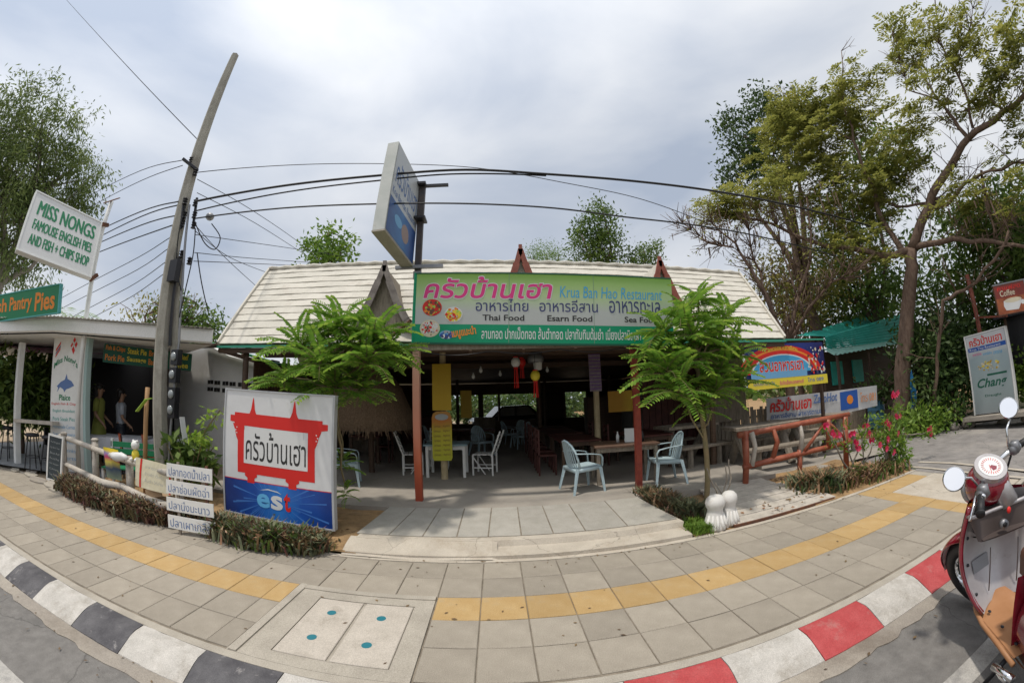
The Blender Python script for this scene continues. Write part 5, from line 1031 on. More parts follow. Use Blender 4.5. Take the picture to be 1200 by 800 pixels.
# ================================================================ DINING FURNITURE
def ribbon(mb, pts, wds, th, side, m=0):
    """flat plastic ribbon along pts; side = sideways unit vector per point"""
    vs = []
    for i, p in enumerate(pts):
        p = V3(p); s_ = V3(side[i] if isinstance(side, list) else side).normalized(); d = (V3(pts[min(i + 1, len(pts) - 1)]) - V3(pts[max(i - 1, 0)])).normalized(); n = s_.cross(d).normalized() * th / 2; s_ = s_ * wds[i] / 2
        vs += [p - s_ - n, p + s_ - n, p + s_ + n, p - s_ + n]
    k = len(pts); fs = [(4 * i + j, 4 * i + (j + 1) % 4, 4 * i + 4 + (j + 1) % 4, 4 * i + 4 + j) for i in range(k - 1) for j in range(4)] + [(3, 2, 1, 0), (4 * k - 4, 4 * k - 3, 4 * k - 2, 4 * k - 1)]
    mb.add(vs, fs, m)
def armchair(loc, rz, label, group='pale blue plastic armchairs', sc=1.06, m='plast_b'):
    """faces local -Y"""
    t = thing('plastic_armchair', label, 'chair', loc, rz, group)
    k = sc
    b = MB(); b.grid(lambda u, v: ((-.22 + .44 * u) * k, (-.22 + .44 * v) * k, (.43 - .02 * math.sin(PI * u) * math.sin(PI * v) - .03 * v) * k), 8, 6)
    b.grid(lambda u, v: ((.23 - .46 * u) * k, (-.23 + .46 * v) * k, (.405 - .03 * v) * k), 4, 4)
    for (a, c_) in (((-.23, -.23), (.23, -.23)), ((.23, -.23), (.23, .23)), ((.23, .23), (-.23, .23)), ((-.23, .23), (-.23, -.23))): b.bar((a[0] * k, a[1] * k, (.405 - .03 * (a[1] > 0)) * k), (c_[0] * k, c_[1] * k, (.405 - .03 * (c_[1] > 0)) * k), .02, .06 * k)
    obj('seat', b, M[m], t, True)
    def bkp(a, z): # back surface point at lateral fraction a(-1..1), height z
        return (.225 * a * k * (1 - .25 * max(0, (z - .62)) / .22 * abs(a)), (.21 + .10 * (z - .43) / .4 - .045 * a * a) * k, z * k)
    b = MB()
    rim = [bkp(-1, .43), bkp(-1.03, .56), bkp(-1.0, .68), bkp(-.82, .78), bkp(-.45, .84), bkp(0, .86), bkp(.45, .84), bkp(.82, .78), bkp(1.0, .68), bkp(1.03, .56), bkp(1, .43)]
    b.tube(rim, .020 * k, 6); obj('back_rim', b, M[m], t, True)
    for i in range(7):
        a = -.72 + i * .24; zt = .84 - .10 * abs(a) ** 2.2 * 1.4; b = MB(); ribbon(b, [bkp(a, .42), bkp(a, .60), bkp(a, zt)], [.036 * k] * 3, .008, (1, 0, 0)); obj('back_slat', b, M[m], t)
    for s_ in (-1, 1):
        b = MB(); ribbon(b, [(s_ * .225 * k, .24 * k, .66 * k), (s_ * .26 * k, .12 * k, .655 * k), (s_ * .275 * k, -.06 * k, .64 * k), (s_ * .27 * k, -.20 * k, .615 * k), (s_ * .265 * k, -.235 * k, .56 * k), (s_ * .25 * k, -.235 * k, .42 * k)], [.05 * k, .055 * k, .06 * k, .06 * k, .05 * k, .045 * k], .014, (1, 0, 0)); obj('armrest', b, M[m], t, True)
        for sy in (-1, 1):
            b = MB(); x0, y0 = s_ * .215 * k, sy * .21 * k; x1, y1 = s_ * .275 * k, sy * (.26 if sy < 0 else .30) * k
            ribbon(b, [(x0, y0, .41 * k), (x1, y1, 0)], [.07 * k, .04 * k], .012, (1, 0, 0)); ribbon(b, [(x0 + s_ * .025, y0, .41 * k), (x1 + s_ * .016, y1, 0)], [.06 * k, .035 * k], .012, (0, 1, 0)); obj('leg', b, M[m], t)
    return t
A1 = armchair((1.47, 6.50, .2), PI / 2 + .25, 'pale blue plastic armchair facing right at the dark table behind the ramp')
clone(A1, (3.03, 6.42, .2), -PI / 2 - .1, 'pale blue plastic armchair facing left between the red post and the second young tree')
clone(A1, (-3.05, 7.15, .2), PI / 2 + .3, 'pale blue plastic armchair half hidden by the temple gate sign and young tree')
clone(A1, (.45, 14.2, .2), 1.2, 'leftmost of the three shaded blue chairs deep in the dining hall'); clone(A1, (1.05, 14.6, .2), .4, 'middle one of the three shaded blue chairs deep in the dining hall'); clone(A1, (.8, 13.2, .2), -1.2, 'nearest of the three shaded blue chairs deep in the dining hall')
def slat_chair(loc, rz, label, m='white_pl'):
    t = thing('slatted_chair', label, 'chair', loc, rz, 'white slatted garden chairs'); k = 1.06
    for i in range(4): b = MB(); b.bx(-.22 * k, .22 * k, (-.21 + .11 * i) * k, (-.12 + .11 * i) * k, .43 * k, .45 * k); obj('seat_slat', b, M[m], t)
    for i in range(4):
        z = .54 + .10 * i; y = .23 + .16 * (z - .45) / .5; b = MB(); b.bar((-.21 * k, y * k, z * k), (.21 * k, y * k, z * k), .05 * k, .018); obj('back_slat', b, M[m], t)
    for s_ in (-1, 1):
        b = MB(); b.bar((s_ * .215 * k, .20 * k, .40 * k), (s_ * .215 * k, .40 * k, .93 * k), .04, .03); b.bar((s_ * .215 * k, .22 * k, .43 * k), (s_ * .215 * k, .22 * k, 0), .035, .035); obj('rear_leg', b, M[m], t)
        b = MB(); b.bar((s_ * .215 * k, -.2 * k, .43 * k), (s_ * .215 * k, -.2 * k, 0), .035, .035); obj('front_leg', b, M[m], t)
        b = MB(); b.bar((s_ * .215 * k, -.2 * k, .16 * k), (s_ * .215 * k, .22 * k, .16 * k), .03, .025); b.bar((s_ * .215 * k, -.2 * k, .40 * k), (s_ * .215 * k, .06 * k, .02 * k), .025, .02); obj('stretcher', b, M[m], t)
    return t
C1 = slat_chair((-1.98, 8.62, .2), PI / 2 + .2, 'white slatted chair left of the white legged table behind the yellow menu')
clone(C1, (-.32, 8.55, .2), -PI / 2 - .2, 'white slatted chair right of the white legged table behind the yellow menu')
lam('pb_top', (.22, .32, .36), .5)
table('small_table', (-1.15, 8.45, .2), 0, .95, .8, .74, 'pb_top', 'white_pl', 'white legged table with blue grey top behind the yellow menu post')
clone(C1, (-1.5, 9.4, .2), .1, 'dim white slatted chair behind the blue grey table top'); 
M['wood_t'] = mat('table_brown', (.11, .06, .04), .5, (.17, .10, .065), 3, stretch=(1, 8, 1))
table('dark_table', (2.42, 7.05, .2), -.1, 1.25, .85, .74, 'wood_t', 'wood_m', 'dark brown table between the two pale blue armchairs')
T3 = None
for i, (x, y, lb) in enumerate([(1.75, 8.6, 'nearest of the long dark tables in the row running back from the cream post'), (1.75, 10.4, 'second long dark table of the row running back from the cream post'), (1.75, 12.2, 'third long dark table of the row running back from the cream post'), (3.4, 8.5, 'dark table beside the red brown board wall'), (-3.6, 10.5, 'dark table in the shade behind the thatch umbrella')]):
    if T3 is None: T3 = table('dark_table', (x, y, .2), 0, .9, 1.6, .76, 'wood_red', 'wood_d', lb, grp='long dark dining tables')
    else: clone(T3, (x, y, .2), 0, lb)
def wood_chair(loc, rz, label):
    t = thing('dark_wooden_chair', label, 'chair', loc, rz, 'dark wooden chairs along the long tables')
    b = MB(); b.cbx(-.2, .2, -.2, .2, .42, .46, .01); obj('seat', b, M['wood_red'], t)
    for s_ in (-1, 1):
        b = MB(); b.bx(s_ * .18 - .02, s_ * .18 + .02, .16, .2, 0, 1.0); obj('rear_leg', b, M['wood_red'], t); b = MB(); b.bx(s_ * .18 - .02, s_ * .18 + .02, -.2, -.16, 0, .42); obj('front_leg', b, M['wood_red'], t)
    for z_ in (.60, .74, .90): b = MB(); b.bx(-.16, .16, .17, .19, z_, z_ + .07); obj('back_slat', b, M['wood_red'], t)
    return t
W1 = wood_chair((1.05, 8.2, .2), PI / 2, 'nearest dark wooden chair on the left side of the long tables')
for i, (x, y, r_, lb) in enumerate([(1.05, 8.9, PI / 2, 'second dark wooden chair on the left side of the long tables'), (1.05, 9.9, PI / 2, 'third dark wooden chair on the left side of the long tables'), (1.05, 10.6, PI / 2, 'fourth dark wooden chair on the left side of the long tables'), (1.05, 11.8, PI / 2, 'farthest dark wooden chair on the left side of the long tables'), (2.45, 8.9, -PI / 2, 'dark wooden chair on the right side of the nearest long table'), (2.45, 10.4, -PI / 2, 'dark wooden chair on the right side of the second long table')]): clone(W1, (x, y, .2), r_, lb)
# things on the dark table
t = thing('menu_stand', 'small white menu card leaning on the dark table beside the red post', 'menu card', (2.55, 7.0, .94), .2)
b = MB(); b.bar((0, 0, .0), (.05, .08, .26), .20, .01); obj('card', b, M['p_white'], t)
for i, (x, y, c_, lb) in enumerate([(2.72, 7.1, 'p_blue', 'small blue bottle on the dark table right of the menu card'), (2.80, 6.95, 'p_dark', 'small dark sauce bottle on the dark table edge'), (2.35, 7.15, 'p_white', 'small white bottle on the dark table left of the menu card')]):
    b = MB(); b.lathe([(.032, 0), (.034, .12), (.014, .17), (.014, .21)], n=10); o = obj('bottle', b, M[c_], None, True); o.location = (x, y, .94); tag(o, lb, 'bottle')
# boards on posts
t = thing('mustard_board', 'plain mustard yellow board on the cream post above the menu', 'board', (-1.16, 7.84, 1.68))
b = MB(); b.bx(-.20, .20, -.03, 0, 0, .98); obj('panel', b, M['p_mustard'], t)
t = thing('yellow_menu_board', 'rounded yellow and orange menu board hung low on the cream post', 'menu board', (-1.17, 7.84, .62))
b = MB(); pl = [(.21 * a, z) for a, z in ((-1, .06), (-.85, 0), (.85, 0), (1, .06), (1, .92), (.85, 1.0), (.5, 1.04), (-.5, 1.04), (-.85, 1.0), (-1, .92))]; b.prism(pl, 0, .03, 0, Matrix(((1, 0, 0, 0), (0, 0, -1, 0), (0, 1, 0, 0), (0, 0, 0, 1)))); obj('panel', b, gradmat('menu_print', [(0, (.42, .42, .03)), (.6, (.45, .38, .03)), (.8, (.45, .16, .03)), (1, (.42, .22, .05))], 'Z', 1.04, .5, .2), t)
e = bpy.data.objects.new('print_frame', None); C.objects.link(e); e.parent = t; e.matrix_local = Matrix(((1, 0, 0, 0), (0, 0, -1, -.031), (0, 1, 0, 0), (0, 0, 0, 1)))
C.objects.unlink(e); bpy.data.objects.remove(e)
for i in range(7):
    for s_, x in (('ปลา', -.17), ('หมู', .03)):
        o = text(s_ + 'ทอด', x, x + .14, 0, .05, M['p_brown'], t, 0, .0); o.location = (0, -.034, .10 + .10 * i); o.rotation_euler = (PI / 2, 0, 0)
b = MB(); b.ball((0, -.032, .92), .12, 14, 0, (1.2, .02, .55)); obj('photo_print', b, M['p_grey'], t)
t = thing('small_mustard_board', 'narrower mustard board on a darker post behind the menu', 'board', (-.9, 10.9, 1.4)); b = MB(); b.bx(-.16, .16, -.03, 0, 0, .8); obj('panel', b, M['p_mustard'], t)
t = thing('lattice_board', 'greyish purple narrow board on the upper half of the right cream post', 'board', (2.30, 8.48, 2.0)); b = MB(); b.bx(-.14, .14, -.03, 0, 0, 1.0); obj('panel', b, lam('lat', (.20, .15, .19), .6, col2=(.28, .24, .27), scale=14), t)
for i in range(12): b = MB(); b.bx(-.14, .14, -.038, -.031, .05 + .08 * i, .07 + .08 * i); obj('slat', b, M['p_purple'], t)
t = thing('orange_poster', 'bright orange poster glowing in the shade left of the right red post', 'poster', (3.25, 9.5, 1.45)); b = MB(); b.bx(-.35, .35, -.02, 0, 0, .55); obj('sheet', b, gradmat('op', [(0, (.60, .30, .02)), (.5, (.70, .45, .03)), (1, (.60, .25, .02))], 'X', .5, .5, .5), t)
# lamps and lanterns
t = thing('wall_lantern', 'white glass globe lamp with a round shade hanging under the roof', 'lamp', (.86, 8.0, 2.65))
b = MB(); b.lathe([(.13, .22), (.17, .14), (.18, .05), (.15, .0), (.10, .02)], n=18); b.tube([(0, 0, .22), (0, 0, .55)], .012, 6); obj('shade', b, M['metal_g'], t, True); b = MB(); b.lathe([(.05, -.16), (.085, -.14), (.095, 0), (.09, .05)], (.04, -.05, 0), 14); obj('glass', b, M['p_white'], t, True)
def lantern(loc, label, ball_c, tass):
    t = thing('hanging_lantern', label, 'lantern', loc, group='paper lanterns with red tassels under the roof')
    b = MB(); b.tube([(0, 0, .15), (0, 0, .55)], .006, 5); obj('cord', b, M['wire'], t); b = MB(); b.ball((0, 0, .05), .10, 12, 0, (1, 1, 1.15)); obj('shade', b, M[ball_c], t, True)
    b = MB(); b.lathe([(.05, .15), (.05, .17)], n=10); b.lathe([(.05, -.08), (.05, -.06)], n=10); obj('collar', b, M['p_red'], t)
    for k in range(5): b = MB(); a = k * 1.25; b.tube([(.03 * math.cos(a), .03 * math.sin(a), -.08), (.045 * math.cos(a), .045 * math.sin(a), -.08 - tass)], .010, 5); obj('tassel', b, M['p_red'], t)
    return t
lantern((.80, 7.6, 2.30), 'yellow round paper lantern with red tassels below the globe lamp', 'p_yellow', .32); lantern((.42, 7.9, 2.62), 'small white lantern with long red tassels left of the globe lamp', 'p_white', .42); lantern((.62, 8.9, 2.72), 'red lantern just behind the small white one', 'p_red', .25)
for i, (x, y, z) in enumerate([(-.35, 8.4, 2.55), (-.55, 8.9, 2.45), (.1, 9.6, 2.55), (1.3, 9.4, 2.6)]):
    b = MB(); b.lathe([(.012, .10), (.018, .06), (.04, .02), (.04, -.02), (.01, -.05)], n=10); o = obj('light_bulb', b, M['p_white'], None, True); o.location = (x, y, z); tag(o, ('unlit white bulb hanging left of the lanterns, nearer one', 'unlit white bulb hanging left of the lanterns, farther one', 'unlit bulb hanging straight behind the lanterns', 'unlit bulb hanging right of the globe lamp')[i], 'light bulb')
# thatch umbrella, left
t = thing('thatch_umbrella', 'brown straw thatch umbrella hut left inside the restaurant front', 'thatch hut', (-3.0, 8.6, .1))
b = MB(); b.tube([(0, 0, 0), (0, 0, 2.9)], .07, 8); obj('post', b, M['wood_d'], t)
b = MB(); b.lathe([(1.15, 1.15), (1.1, 1.3), (.75, 2.1), (.1, 2.95), (.02, 3.0)], n=28); obj('thatch', b, M['thatch'], t)
Pq = []
for i in range(2600):
    a = random.uniform(0, 2 * PI); v = random.random(); r0 = .12 + (1.12 - .12) * v; z0 = 2.92 - 1.7 * v; ln = random.uniform(.2, .42); dr, dz = .52 * ln, -.85 * ln; w2 = .012
    c_, s_ = math.cos(a), math.sin(a); Pq.append([(r0 * c_ - s_ * w2, r0 * s_ + c_ * w2, z0), (r0 * c_ + s_ * w2, r0 * s_ - c_ * w2, z0), ((r0 + dr) * c_ + s_ * w2 * .4, (r0 + dr) * s_ - c_ * w2 * .4, z0 + dz + .04), ((r0 + dr) * c_ - s_ * w2 * .4, (r0 + dr) * s_ + c_ * w2 * .4, z0 + dz + .04)])
o = stuff(link('straw', quads_mesh('straw', Pq, M['thatch']), t))
# clutter in the shade of the hall
for i, (x, y, z, w2, h2, c_, lb) in enumerate([(-4.6, 12.5, .2, .5, 1.5, 'wood_m', 'tall brown cupboard against the left boarded wall'), (-3.3, 15.5, .2, .7, 1.1, 'wood_red', 'low dark cabinet at the back left of the hall'), (3.6, 12.5, .2, .6, 1.7, 'wood_d', 'tall dark cabinet on the right of the long tables'), (4.9, 13.4, .2, .7, 1.9, 'wall_g', 'grey refrigerator in the shade at the back right'), (-.6, 17.8, .2, .5, .95, 'wood_m', 'small brown counter under the open back')]):
    t = thing('cabinet', lb, 'cabinet', (x, y, z)); b = MB(); b.cbx(-w2, w2, -.25, .25, 0, h2, .02); obj('body', b, M[c_], t)
    for s_ in (-1, 1): b = MB(); b.cbx(s_ * w2 / 2 - w2 / 2 + .015, s_ * w2 / 2 + w2 / 2 - .015, -.27, -.25, .08, h2 - .06, .004); obj('door', b, M[c_], t)
clone(W1, (-3.2, 10.3, .2), -PI / 2, 'dark wooden chair behind the thatch umbrella post'); clone(A1, (-.5, 11.5, .2), .6, 'shaded blue chair in the middle of the hall by the car'); clone(A1, (-2.2, 12.6, .2), 2.0, 'shaded blue chair farther left in the hall'); clone(T3, (-.9, 12.6, .2), PI / 2, 'long dark table in the middle of the hall near the blue chairs')
# parked dark car and motorbike silhouettes beyond the back of the hall
PC = thing('parked_car', 'dark parked car seen through the open back of the restaurant', 'car', (.55, 22.0, 0), .25)
b = MB(); prof = [(-2.1, .45), (-2.15, .8), (-1.9, .98), (-1.1, 1.05), (-.5, 1.62), (1.1, 1.66), (1.75, 1.10), (2.1, 1.0), (2.15, .5), (1.9, .32), (-1.9, .32)]
b.prism(prof, -.85, .85, 0, Matrix(((1, 0, 0, 0), (0, 0, -1, 0), (0, 1, 0, 0), (0, 0, 0, 1)))); obj('body', b, lam('carp', (.02, .022, .03), .25, coat=.5), PC)
b = MB(); b.prism([(-.95, 1.08), (-.45, 1.56), (.25, 1.58), (.25, 1.08)], -.865, .865, 0, Matrix(((1, 0, 0, 0), (0, 0, -1, 0), (0, 1, 0, 0), (0, 0, 0, 1)))); b.prism([(.35, 1.08), (.35, 1.58), (1.05, 1.58), (1.5, 1.10)], -.865, .865, 0, Matrix(((1, 0, 0, 0), (0, 0, -1, 0), (0, 1, 0, 0), (0, 0, 0, 1)))); obj('side_window', b, M['glass'], PC)
for x in (-1.35, 1.35):
    for y in (-.78, .78): b = MB(); b.tube([(x, y - .1, .33), (x, y + .1, .33)], .33, 18); wh = obj('wheel', b, M['black_r'], PC); b = MB(); b.tube([(x, y - .11, .33), (x, y + .11, .33)], .19, 12); obj('rim', b, M['metal_g'], wh)
b = MB(); b.bx(-2.17, -2.1, -.75, -.45, .68, .82); b.bx(-2.17, -2.1, .45, .75, .68, .82); obj('headlight', b, M['p_white'], PC)
g = MB(); g.grid(lambda u, v: (-7 + 16 * u, 24 + 14 * v, .02), 4, 4); struct('back_yard', g, M['sand'])

# ================================================================ VEGETATION
def frond_mesh(seed, mats):
    rnd = random.Random(seed); b = MB(); n = 16; dr = rnd.uniform(.16, .34); pts = []
    for i in range(n + 2):
        t = i / (n + 1); pts.append(Vector((.03 * math.sin(3 * t + seed), t, .10 * math.sin(PI * t * .8) - dr * t * t)))
    b.tube(pts[::2], [.009, .008, .007, .006, .005, .004, .003, .003, .002][:len(pts[::2])], 4, 2)
    for i in range(1, n + 1):
        p = pts[i]; t = i / n; L0 = .20 * (1 - .35 * abs(t - .5) * 2) * rnd.uniform(.9, 1.1); W0 = .064
        for s_ in (-1, 1):
            d = Vector((s_, .22 + .25 * t, -.22 + rnd.uniform(-.16, .12))).normalized(); q = Vector((0, 1, .1)).normalized()
            m_ = p + d * L0 * .35; m2 = p + d * L0 * .75; e = p + d * L0; e.z -= .02; W1 = W0 * .5
            b.add([p, m_ + q * W1, m2 + q * W1 * .9, e, m2 - q * W1 * .9, m_ - q * W1], [(0, 1, 2, 3, 4, 5)], 1 if t > .9 else 0)
    return b.mesh('frond', mats)
FM = [frond_mesh(s, [M['lf_fresh'], M['lf_tip'], M['bark_t']]) for s in range(5)]
def young_tree(label, base, stem, whorls, nf, bark='bark_t'):
    t = thing('young_tree', label, 'tree', base, group='young gooseberry trees before the restaurant'); b = MB(); limb(b, stem, .045, .03, 8, .03)
    for wp_, sc in whorls:
        s_ = V3(stem[-1]).lerp(V3(stem[-2]), random.random() * .8); limb(b, [s_, s_.lerp(V3(wp_), .5) + Vector((0, 0, .05)), wp_], .024, .012, 6, .04)
    o = link('trunk', b.mesh('trunk', M[bark], True), t); o.matrix_parent_inverse = WM[t.name].inverted()
    for wi, (wp_, sc) in enumerate(whorls):
        n = int(nf * (.7 + .5 * sc) * 1.7); ph = random.random() * 6
        for k in range(n):
            f = link('frond', FM[random.randrange(5)], t); a = ph + 2.4 * k + random.uniform(-.3, .3); pit = R_(60) * (1 - k / n) ** 1.6 - R_(22) * random.random()
            f.location = V3(wp_) - V3(base) + Vector((0, 0, -.16 * k / n)); f.rotation_euler = Euler((pit, random.uniform(-.35, .35), a), 'XYZ'); s_ = sc * random.uniform(.60, .90) * (.7 + .3 * k / n); f.scale = (s_, s_, s_)
    return t
young_tree('young feathery tree growing behind the red temple gate sign', (-2.45, 5.0, .1), [(-2.45, 5.0, .1), (-2.42, 5.02, 1.0), (-2.40, 5.08, 1.9), (-2.35, 5.1, 2.3)],
    [((-2.272,5.1,3.044), 1.0), ((-3.001,5.2,2.746), .95), ((-1.693,5,2.878), 1.0), ((-2.439,4.8,2.428), .95), ((-1.76,4.8,2.476), .95), ((-3.173,5.1,2.215), .9), ((-2.296,5,2.147), .9), ((-1.553,5.2,2.588), .9), ((-2.826,5.3,2.037), .8), ((-1.975,5.3,2.104), .8), ((-2.619,5.4,2.974), .85), ((-2.173,5.4,2.827), .9), ((-2.258,5.2,1.041), .42), ((-2.152,5,0.646), .35)], 10)
young_tree('young feathery tree rising beside the white plaster ornaments', (3.02, 4.95, .05), [(3.02, 4.95, .03), (3.03, 4.95, .7), (2.98, 4.97, 1.4), (2.97, 5.0, 2.0), (2.95, 5.0, 2.5)],
    [((2.865,5,3.076), 1.0), ((2.513,5.1,2.798), .95), ((3.359,5,2.727), .95), ((3.793,5.1,2.463), .9), ((2.686,4.9,2.415), .9), ((3.334,4.9,2.163), .9), ((2.467,4.7,1.923), .95), ((3.784,5.1,1.959), .8), ((3.121,5.1,1.867), .75), ((2.407,5.2,2.427), .8), ((2.941,4.9,1.682), .6), ((3.192,5.1,3.339), .75), ((3.313,5.3,2.549), .9), ((2.368,4.8,2.219), .9), ((3.742,5.2,3.045), .9), ((2.836,4.8,2.695), .95), ((3.135,4.8,1.913), .85)], 8.6)
b = MB(); b.tube([(2.95, 5.0, 1.25), (3.0, 4.85, 1.35), (3.05, 4.8, 1.55)], .012, 5); b.tube([(2.72, 5.0, 1.75), (2.78, 4.95, 1.45), (3.0, 4.95, 1.1)], .014, 5)
o = stuff(obj('bare_side_shoots', b, M['bark_t'])); tag(o, 'thin bare curved shoots on the trunk of the second young tree', 'twigs')
# ---- big tree at the right
bt = ((11.946,7.3,0.006)); BTx = 14.0
BT = [([(11.946,7.301,-0.046), (12.063,7.105,1.675), (12.241,6.794,3.187), (12.449,6.405,4.564), (12.565,6.175,5.407)], .36, .27),
      ([(12.565,6.175,5.407), (12.761,5.511,6.218), (12.956,4.753,6.974), (13.053,3.819,7.479), (13.121,3.177,7.813)], .23, .14),
      ([(13.121,3.177,7.813), (13.018,2.185,7.773), (12.96,1.019,7.874), (12.799,-0.122,7.936)], .14, .07),
      ([(13.121,3.177,7.813), (13.183,3.341,8.596), (13.145,3.487,9.391), (13.135,3.525,10.214)], .10, .04),
      ([(13.181,2.917,8.033), (13.139,2.634,8.747), (13.171,2.465,9.947), (13.083,2.39,10.924), (13.126,1.4,12.441)], .07, .025),
      ([(13.166,2.495,9.898), (13.191,1.7,10.397), (13.177,0.787,11.052)], .035, .015),
      ([(13.145,3.487,9.391), (13.112,4.302,10.43), (13.239,3.895,11.938), (13.304,3.668,12.634)], .04, .015),
      ([(12.565,6.175,5.407), (12.001,6.814,5.348), (11.275,7.604,5.789), (10.472,8.36,6.176), (9.818,8.823,6.635), (8.955,9.424,7.352), (7.969,10.016,7.734)], .16, .04),
      ([(12.464,6.375,5.243), (12.525,6.9,6.621), (12.687,7.021,8.501), (12.795,7.032,9.993), (12.931,6.78,11.685), (13.362,5.883,13.878)], .15, .02),
      ([(12.81,5.396,6.32), (13.3,4.974,6.744), (13.346,5.407,6.772), (13.07,6.506,7.096), (12.884,7.077,7.789)], .10, .04),
      ([(12.619,6.062,5.429), (12.576,5.177,5.268), (12.534,4.448,5.102), (12.532,3.455,4.68), (12.541,2.56,4.226)], .15, .06),
      ([(12.858,5.28,6.421), (12.801,4.592,6.25), (12.842,3.826,6.589), (12.871,2.93,6.565), (12.861,1.893,6.314)], .10, .04),
      ([(13.01,3.208,6.737), (12.872,3.349,5.986), (12.731,3.487,4.789)], .06, .04),
      ([(12.174,6.062,0.588), (12.168,5.847,2.022), (12.089,5.3,3.556), (12.162,4.592,3.664), (12.3,3.543,4.177), (12.265,2.887,4.738)], .09, .05),
      ([(12.795,7.032,9.993), (12.602,7.761,11.042), (12.486,8.312,12.779), (12.235,8.678,13.202)], .06, .02)]
BB = [(*(13.165,7.19,11.648), 1.6, 1.6, 1.4), (*(12.302,8.582,9.886), 1.7, 1.7, 1.5), (*(12.909,7.639,8.006), 2.0, 2.0, 1.4), (*(11.845,9.203,11.446), 1.5, 1.5, 1.5), (*(8.592,9.756,7.907), 1.3, 1.3, .6), (*(10.021,9.046,8.416), 1.5, 1.5, .8), (*(7.562,10.078,8.128), 1.0, 1.0, .4), (*(11.88,8.487,12.262), 1.2, 1.2, .9), (*(11.905,8.102,5.793), 1.6, 1.6, 1.0), (*(13.215,5.969,8.896), 1.4, 1.4, 1.2)]
BT = [(p_, a_ * (.74 if a_ < .3 else .85), b_ * .74) for p_, a_, b_ in BT]
tp = sprays(blob_points(BB, 430)[0], 5, 8, .66, .22, .065)
SP = [(*(13.118,3.589,11.603), 1.2, 1.2, .9), (*(13.15,1.99,10.989), 1.4, 1.4, .9), (*(13.179,0.747,10.649), 1.3, 1.3, .9), (*(12.985,0.629,9.116), 1.3, 1.3, 1.2), (*(13.094,1.67,8.399), 1.5, 1.5, 1.0), (*(13.25,3.064,9.573), 1.6, 1.6, .9), (*(12.889,1.692,6.971), 1.2, 1.2, 1.2), (*(13.146,4.199,9.473), 1.4, 1.4, .9), (*(12.871,3.727,6.151), 1.7, 1.7, .9), (*(12.761,2.483,5.593), 1.4, 1.4, .8), (*(13.309,6.002,13.468), .5, .5, .7), (*(13.359,5.376,12.001), .8, .8, .5), (*(13.386,3.354,12.826), .7, .7, .5)]
tp2 = sprays(blob_points(SP, 150)[0], 5, 8, .64, .22, .065)
tree('large_spreading_tree', 'large feathery tree with forked brown trunk by the side road', None, bt, BT, BB + SP, 0, 0, 0, 0, 0, M['lf_olive'], M['bark'], twigs=0, sub=(260, 1.6), fill=np.concatenate([tp, tp2]))
# hanging seed pods of the big tree: real but countless
Pp = []
for c_ in blob_points([(*(9.039,9.063,7.285), 2.0, 1.2, .8), (*(7.521,10.109,7.144), 1.6, 1.0, .7), (*(12.698,3.607,5.557), 1.6, 1.2, .8), (*(10.779,8.128,7.55), 1.5, 1.2, 1)], 260)[0]:
    l_ = random.uniform(.18, .42); w2 = .022; a = random.uniform(0, 3.1); dx, dy = w2 * math.cos(a), w2 * math.sin(a)
    Pp.append([(c_[0] - dx, c_[1] - dy, c_[2]), (c_[0] + dx, c_[1] + dy, c_[2]), (c_[0] + dx * .6, c_[1] + dy * .6, c_[2] - l_), (c_[0] - dx * .6, c_[1] - dy * .6, c_[2] - l_)])
o = stuff(link('seed_pods', quads_mesh('seed_pods', Pp, M['bark']))); tag(o, 'dark dangling seed pods among the bare twigs', 'seed pods')
# bare thorny tree next to the roof end
tree('bare_tree', 'nearly leafless grey brown tree beside the right roof end', None, (*((8.569,8.963,1.317))[:2], 0), [([(*((8.569,8.963,1.317))[:2], 0), (8.633,8.901,2.583), (8.645,8.89,3.149)], .16, .12),
    ([(8.645,8.89,3.149), (8.272,8.968,4.031), (7.816,9.105,5.41), (7.507,9.233,6.294), (6.971,9.521,7.068)], .09, .02), ([(8.426,8.96,3.582), (8.268,9.241,4.918), (8.249,9.392,6.27), (8.332,9.318,7.812)], .06, .015), ([(8.664,8.871,3.145), (9.167,8.644,4.366), (9.814,8.218,5.938), (10.087,8.042,7.653)], .08, .02),
    ([(8.72,8.816,3.135), (9.073,8.156,3.975), (9.453,7.391,4.544), (9.778,6.782,4.674)], .06, .02), ([(9.167,8.644,4.366), (9.107,8.851,5.83), (9.094,8.865,7.354)], .04, .012), ([(7.443,9.285,6.165), (6.755,9.675,6.427), (6.114,9.976,7.218)], .03, .01)],
    [(*(7.844,9.344,6.22), 1.6, 1.2, 1.1), (*(9.304,8.497,6), 1.5, 1.2, 1.4), (*(6.88,9.709,6.904), 1.0, .8, .8), (*(9.716,7.705,5.455), 1.0, 1.0, 1.0)], 60, 6, .15, .13, .05, M['lf_olive'], M['bark'], twigs=0, sub=(330, 1.2))
def mass(name, label, r, spots, clumps, per, ln, wd, m, bark='bark', trunks=None, spread=.28, twigs=12, droop=-.2, group=None):
    """spots: (point, rx, rz)"""
    B = [(*p, a, a, c_) for p, a, c_ in spots]; cx = sum(q[0] for q in B) / len(B); cy = sum(q[1] for q in B) / len(B)
    base = (cx, cy, 0); top = max(q[2] for q in B)
    tr = trunks or [([base, (cx + .1, cy, top * .35), (cx - .1, cy + .1, top * .7)], .05 + top * .018, .05)] + [([(cx, cy, top * .35), (q[0], q[1], q[2])], .04 + top * .008, .03) for q in B[:5]]
    return tree(name, label, group, base, tr, B, clumps, per, spread, ln, wd, m, M[bark], droop, twigs)
G_ = 'trees behind and beside the restaurant'
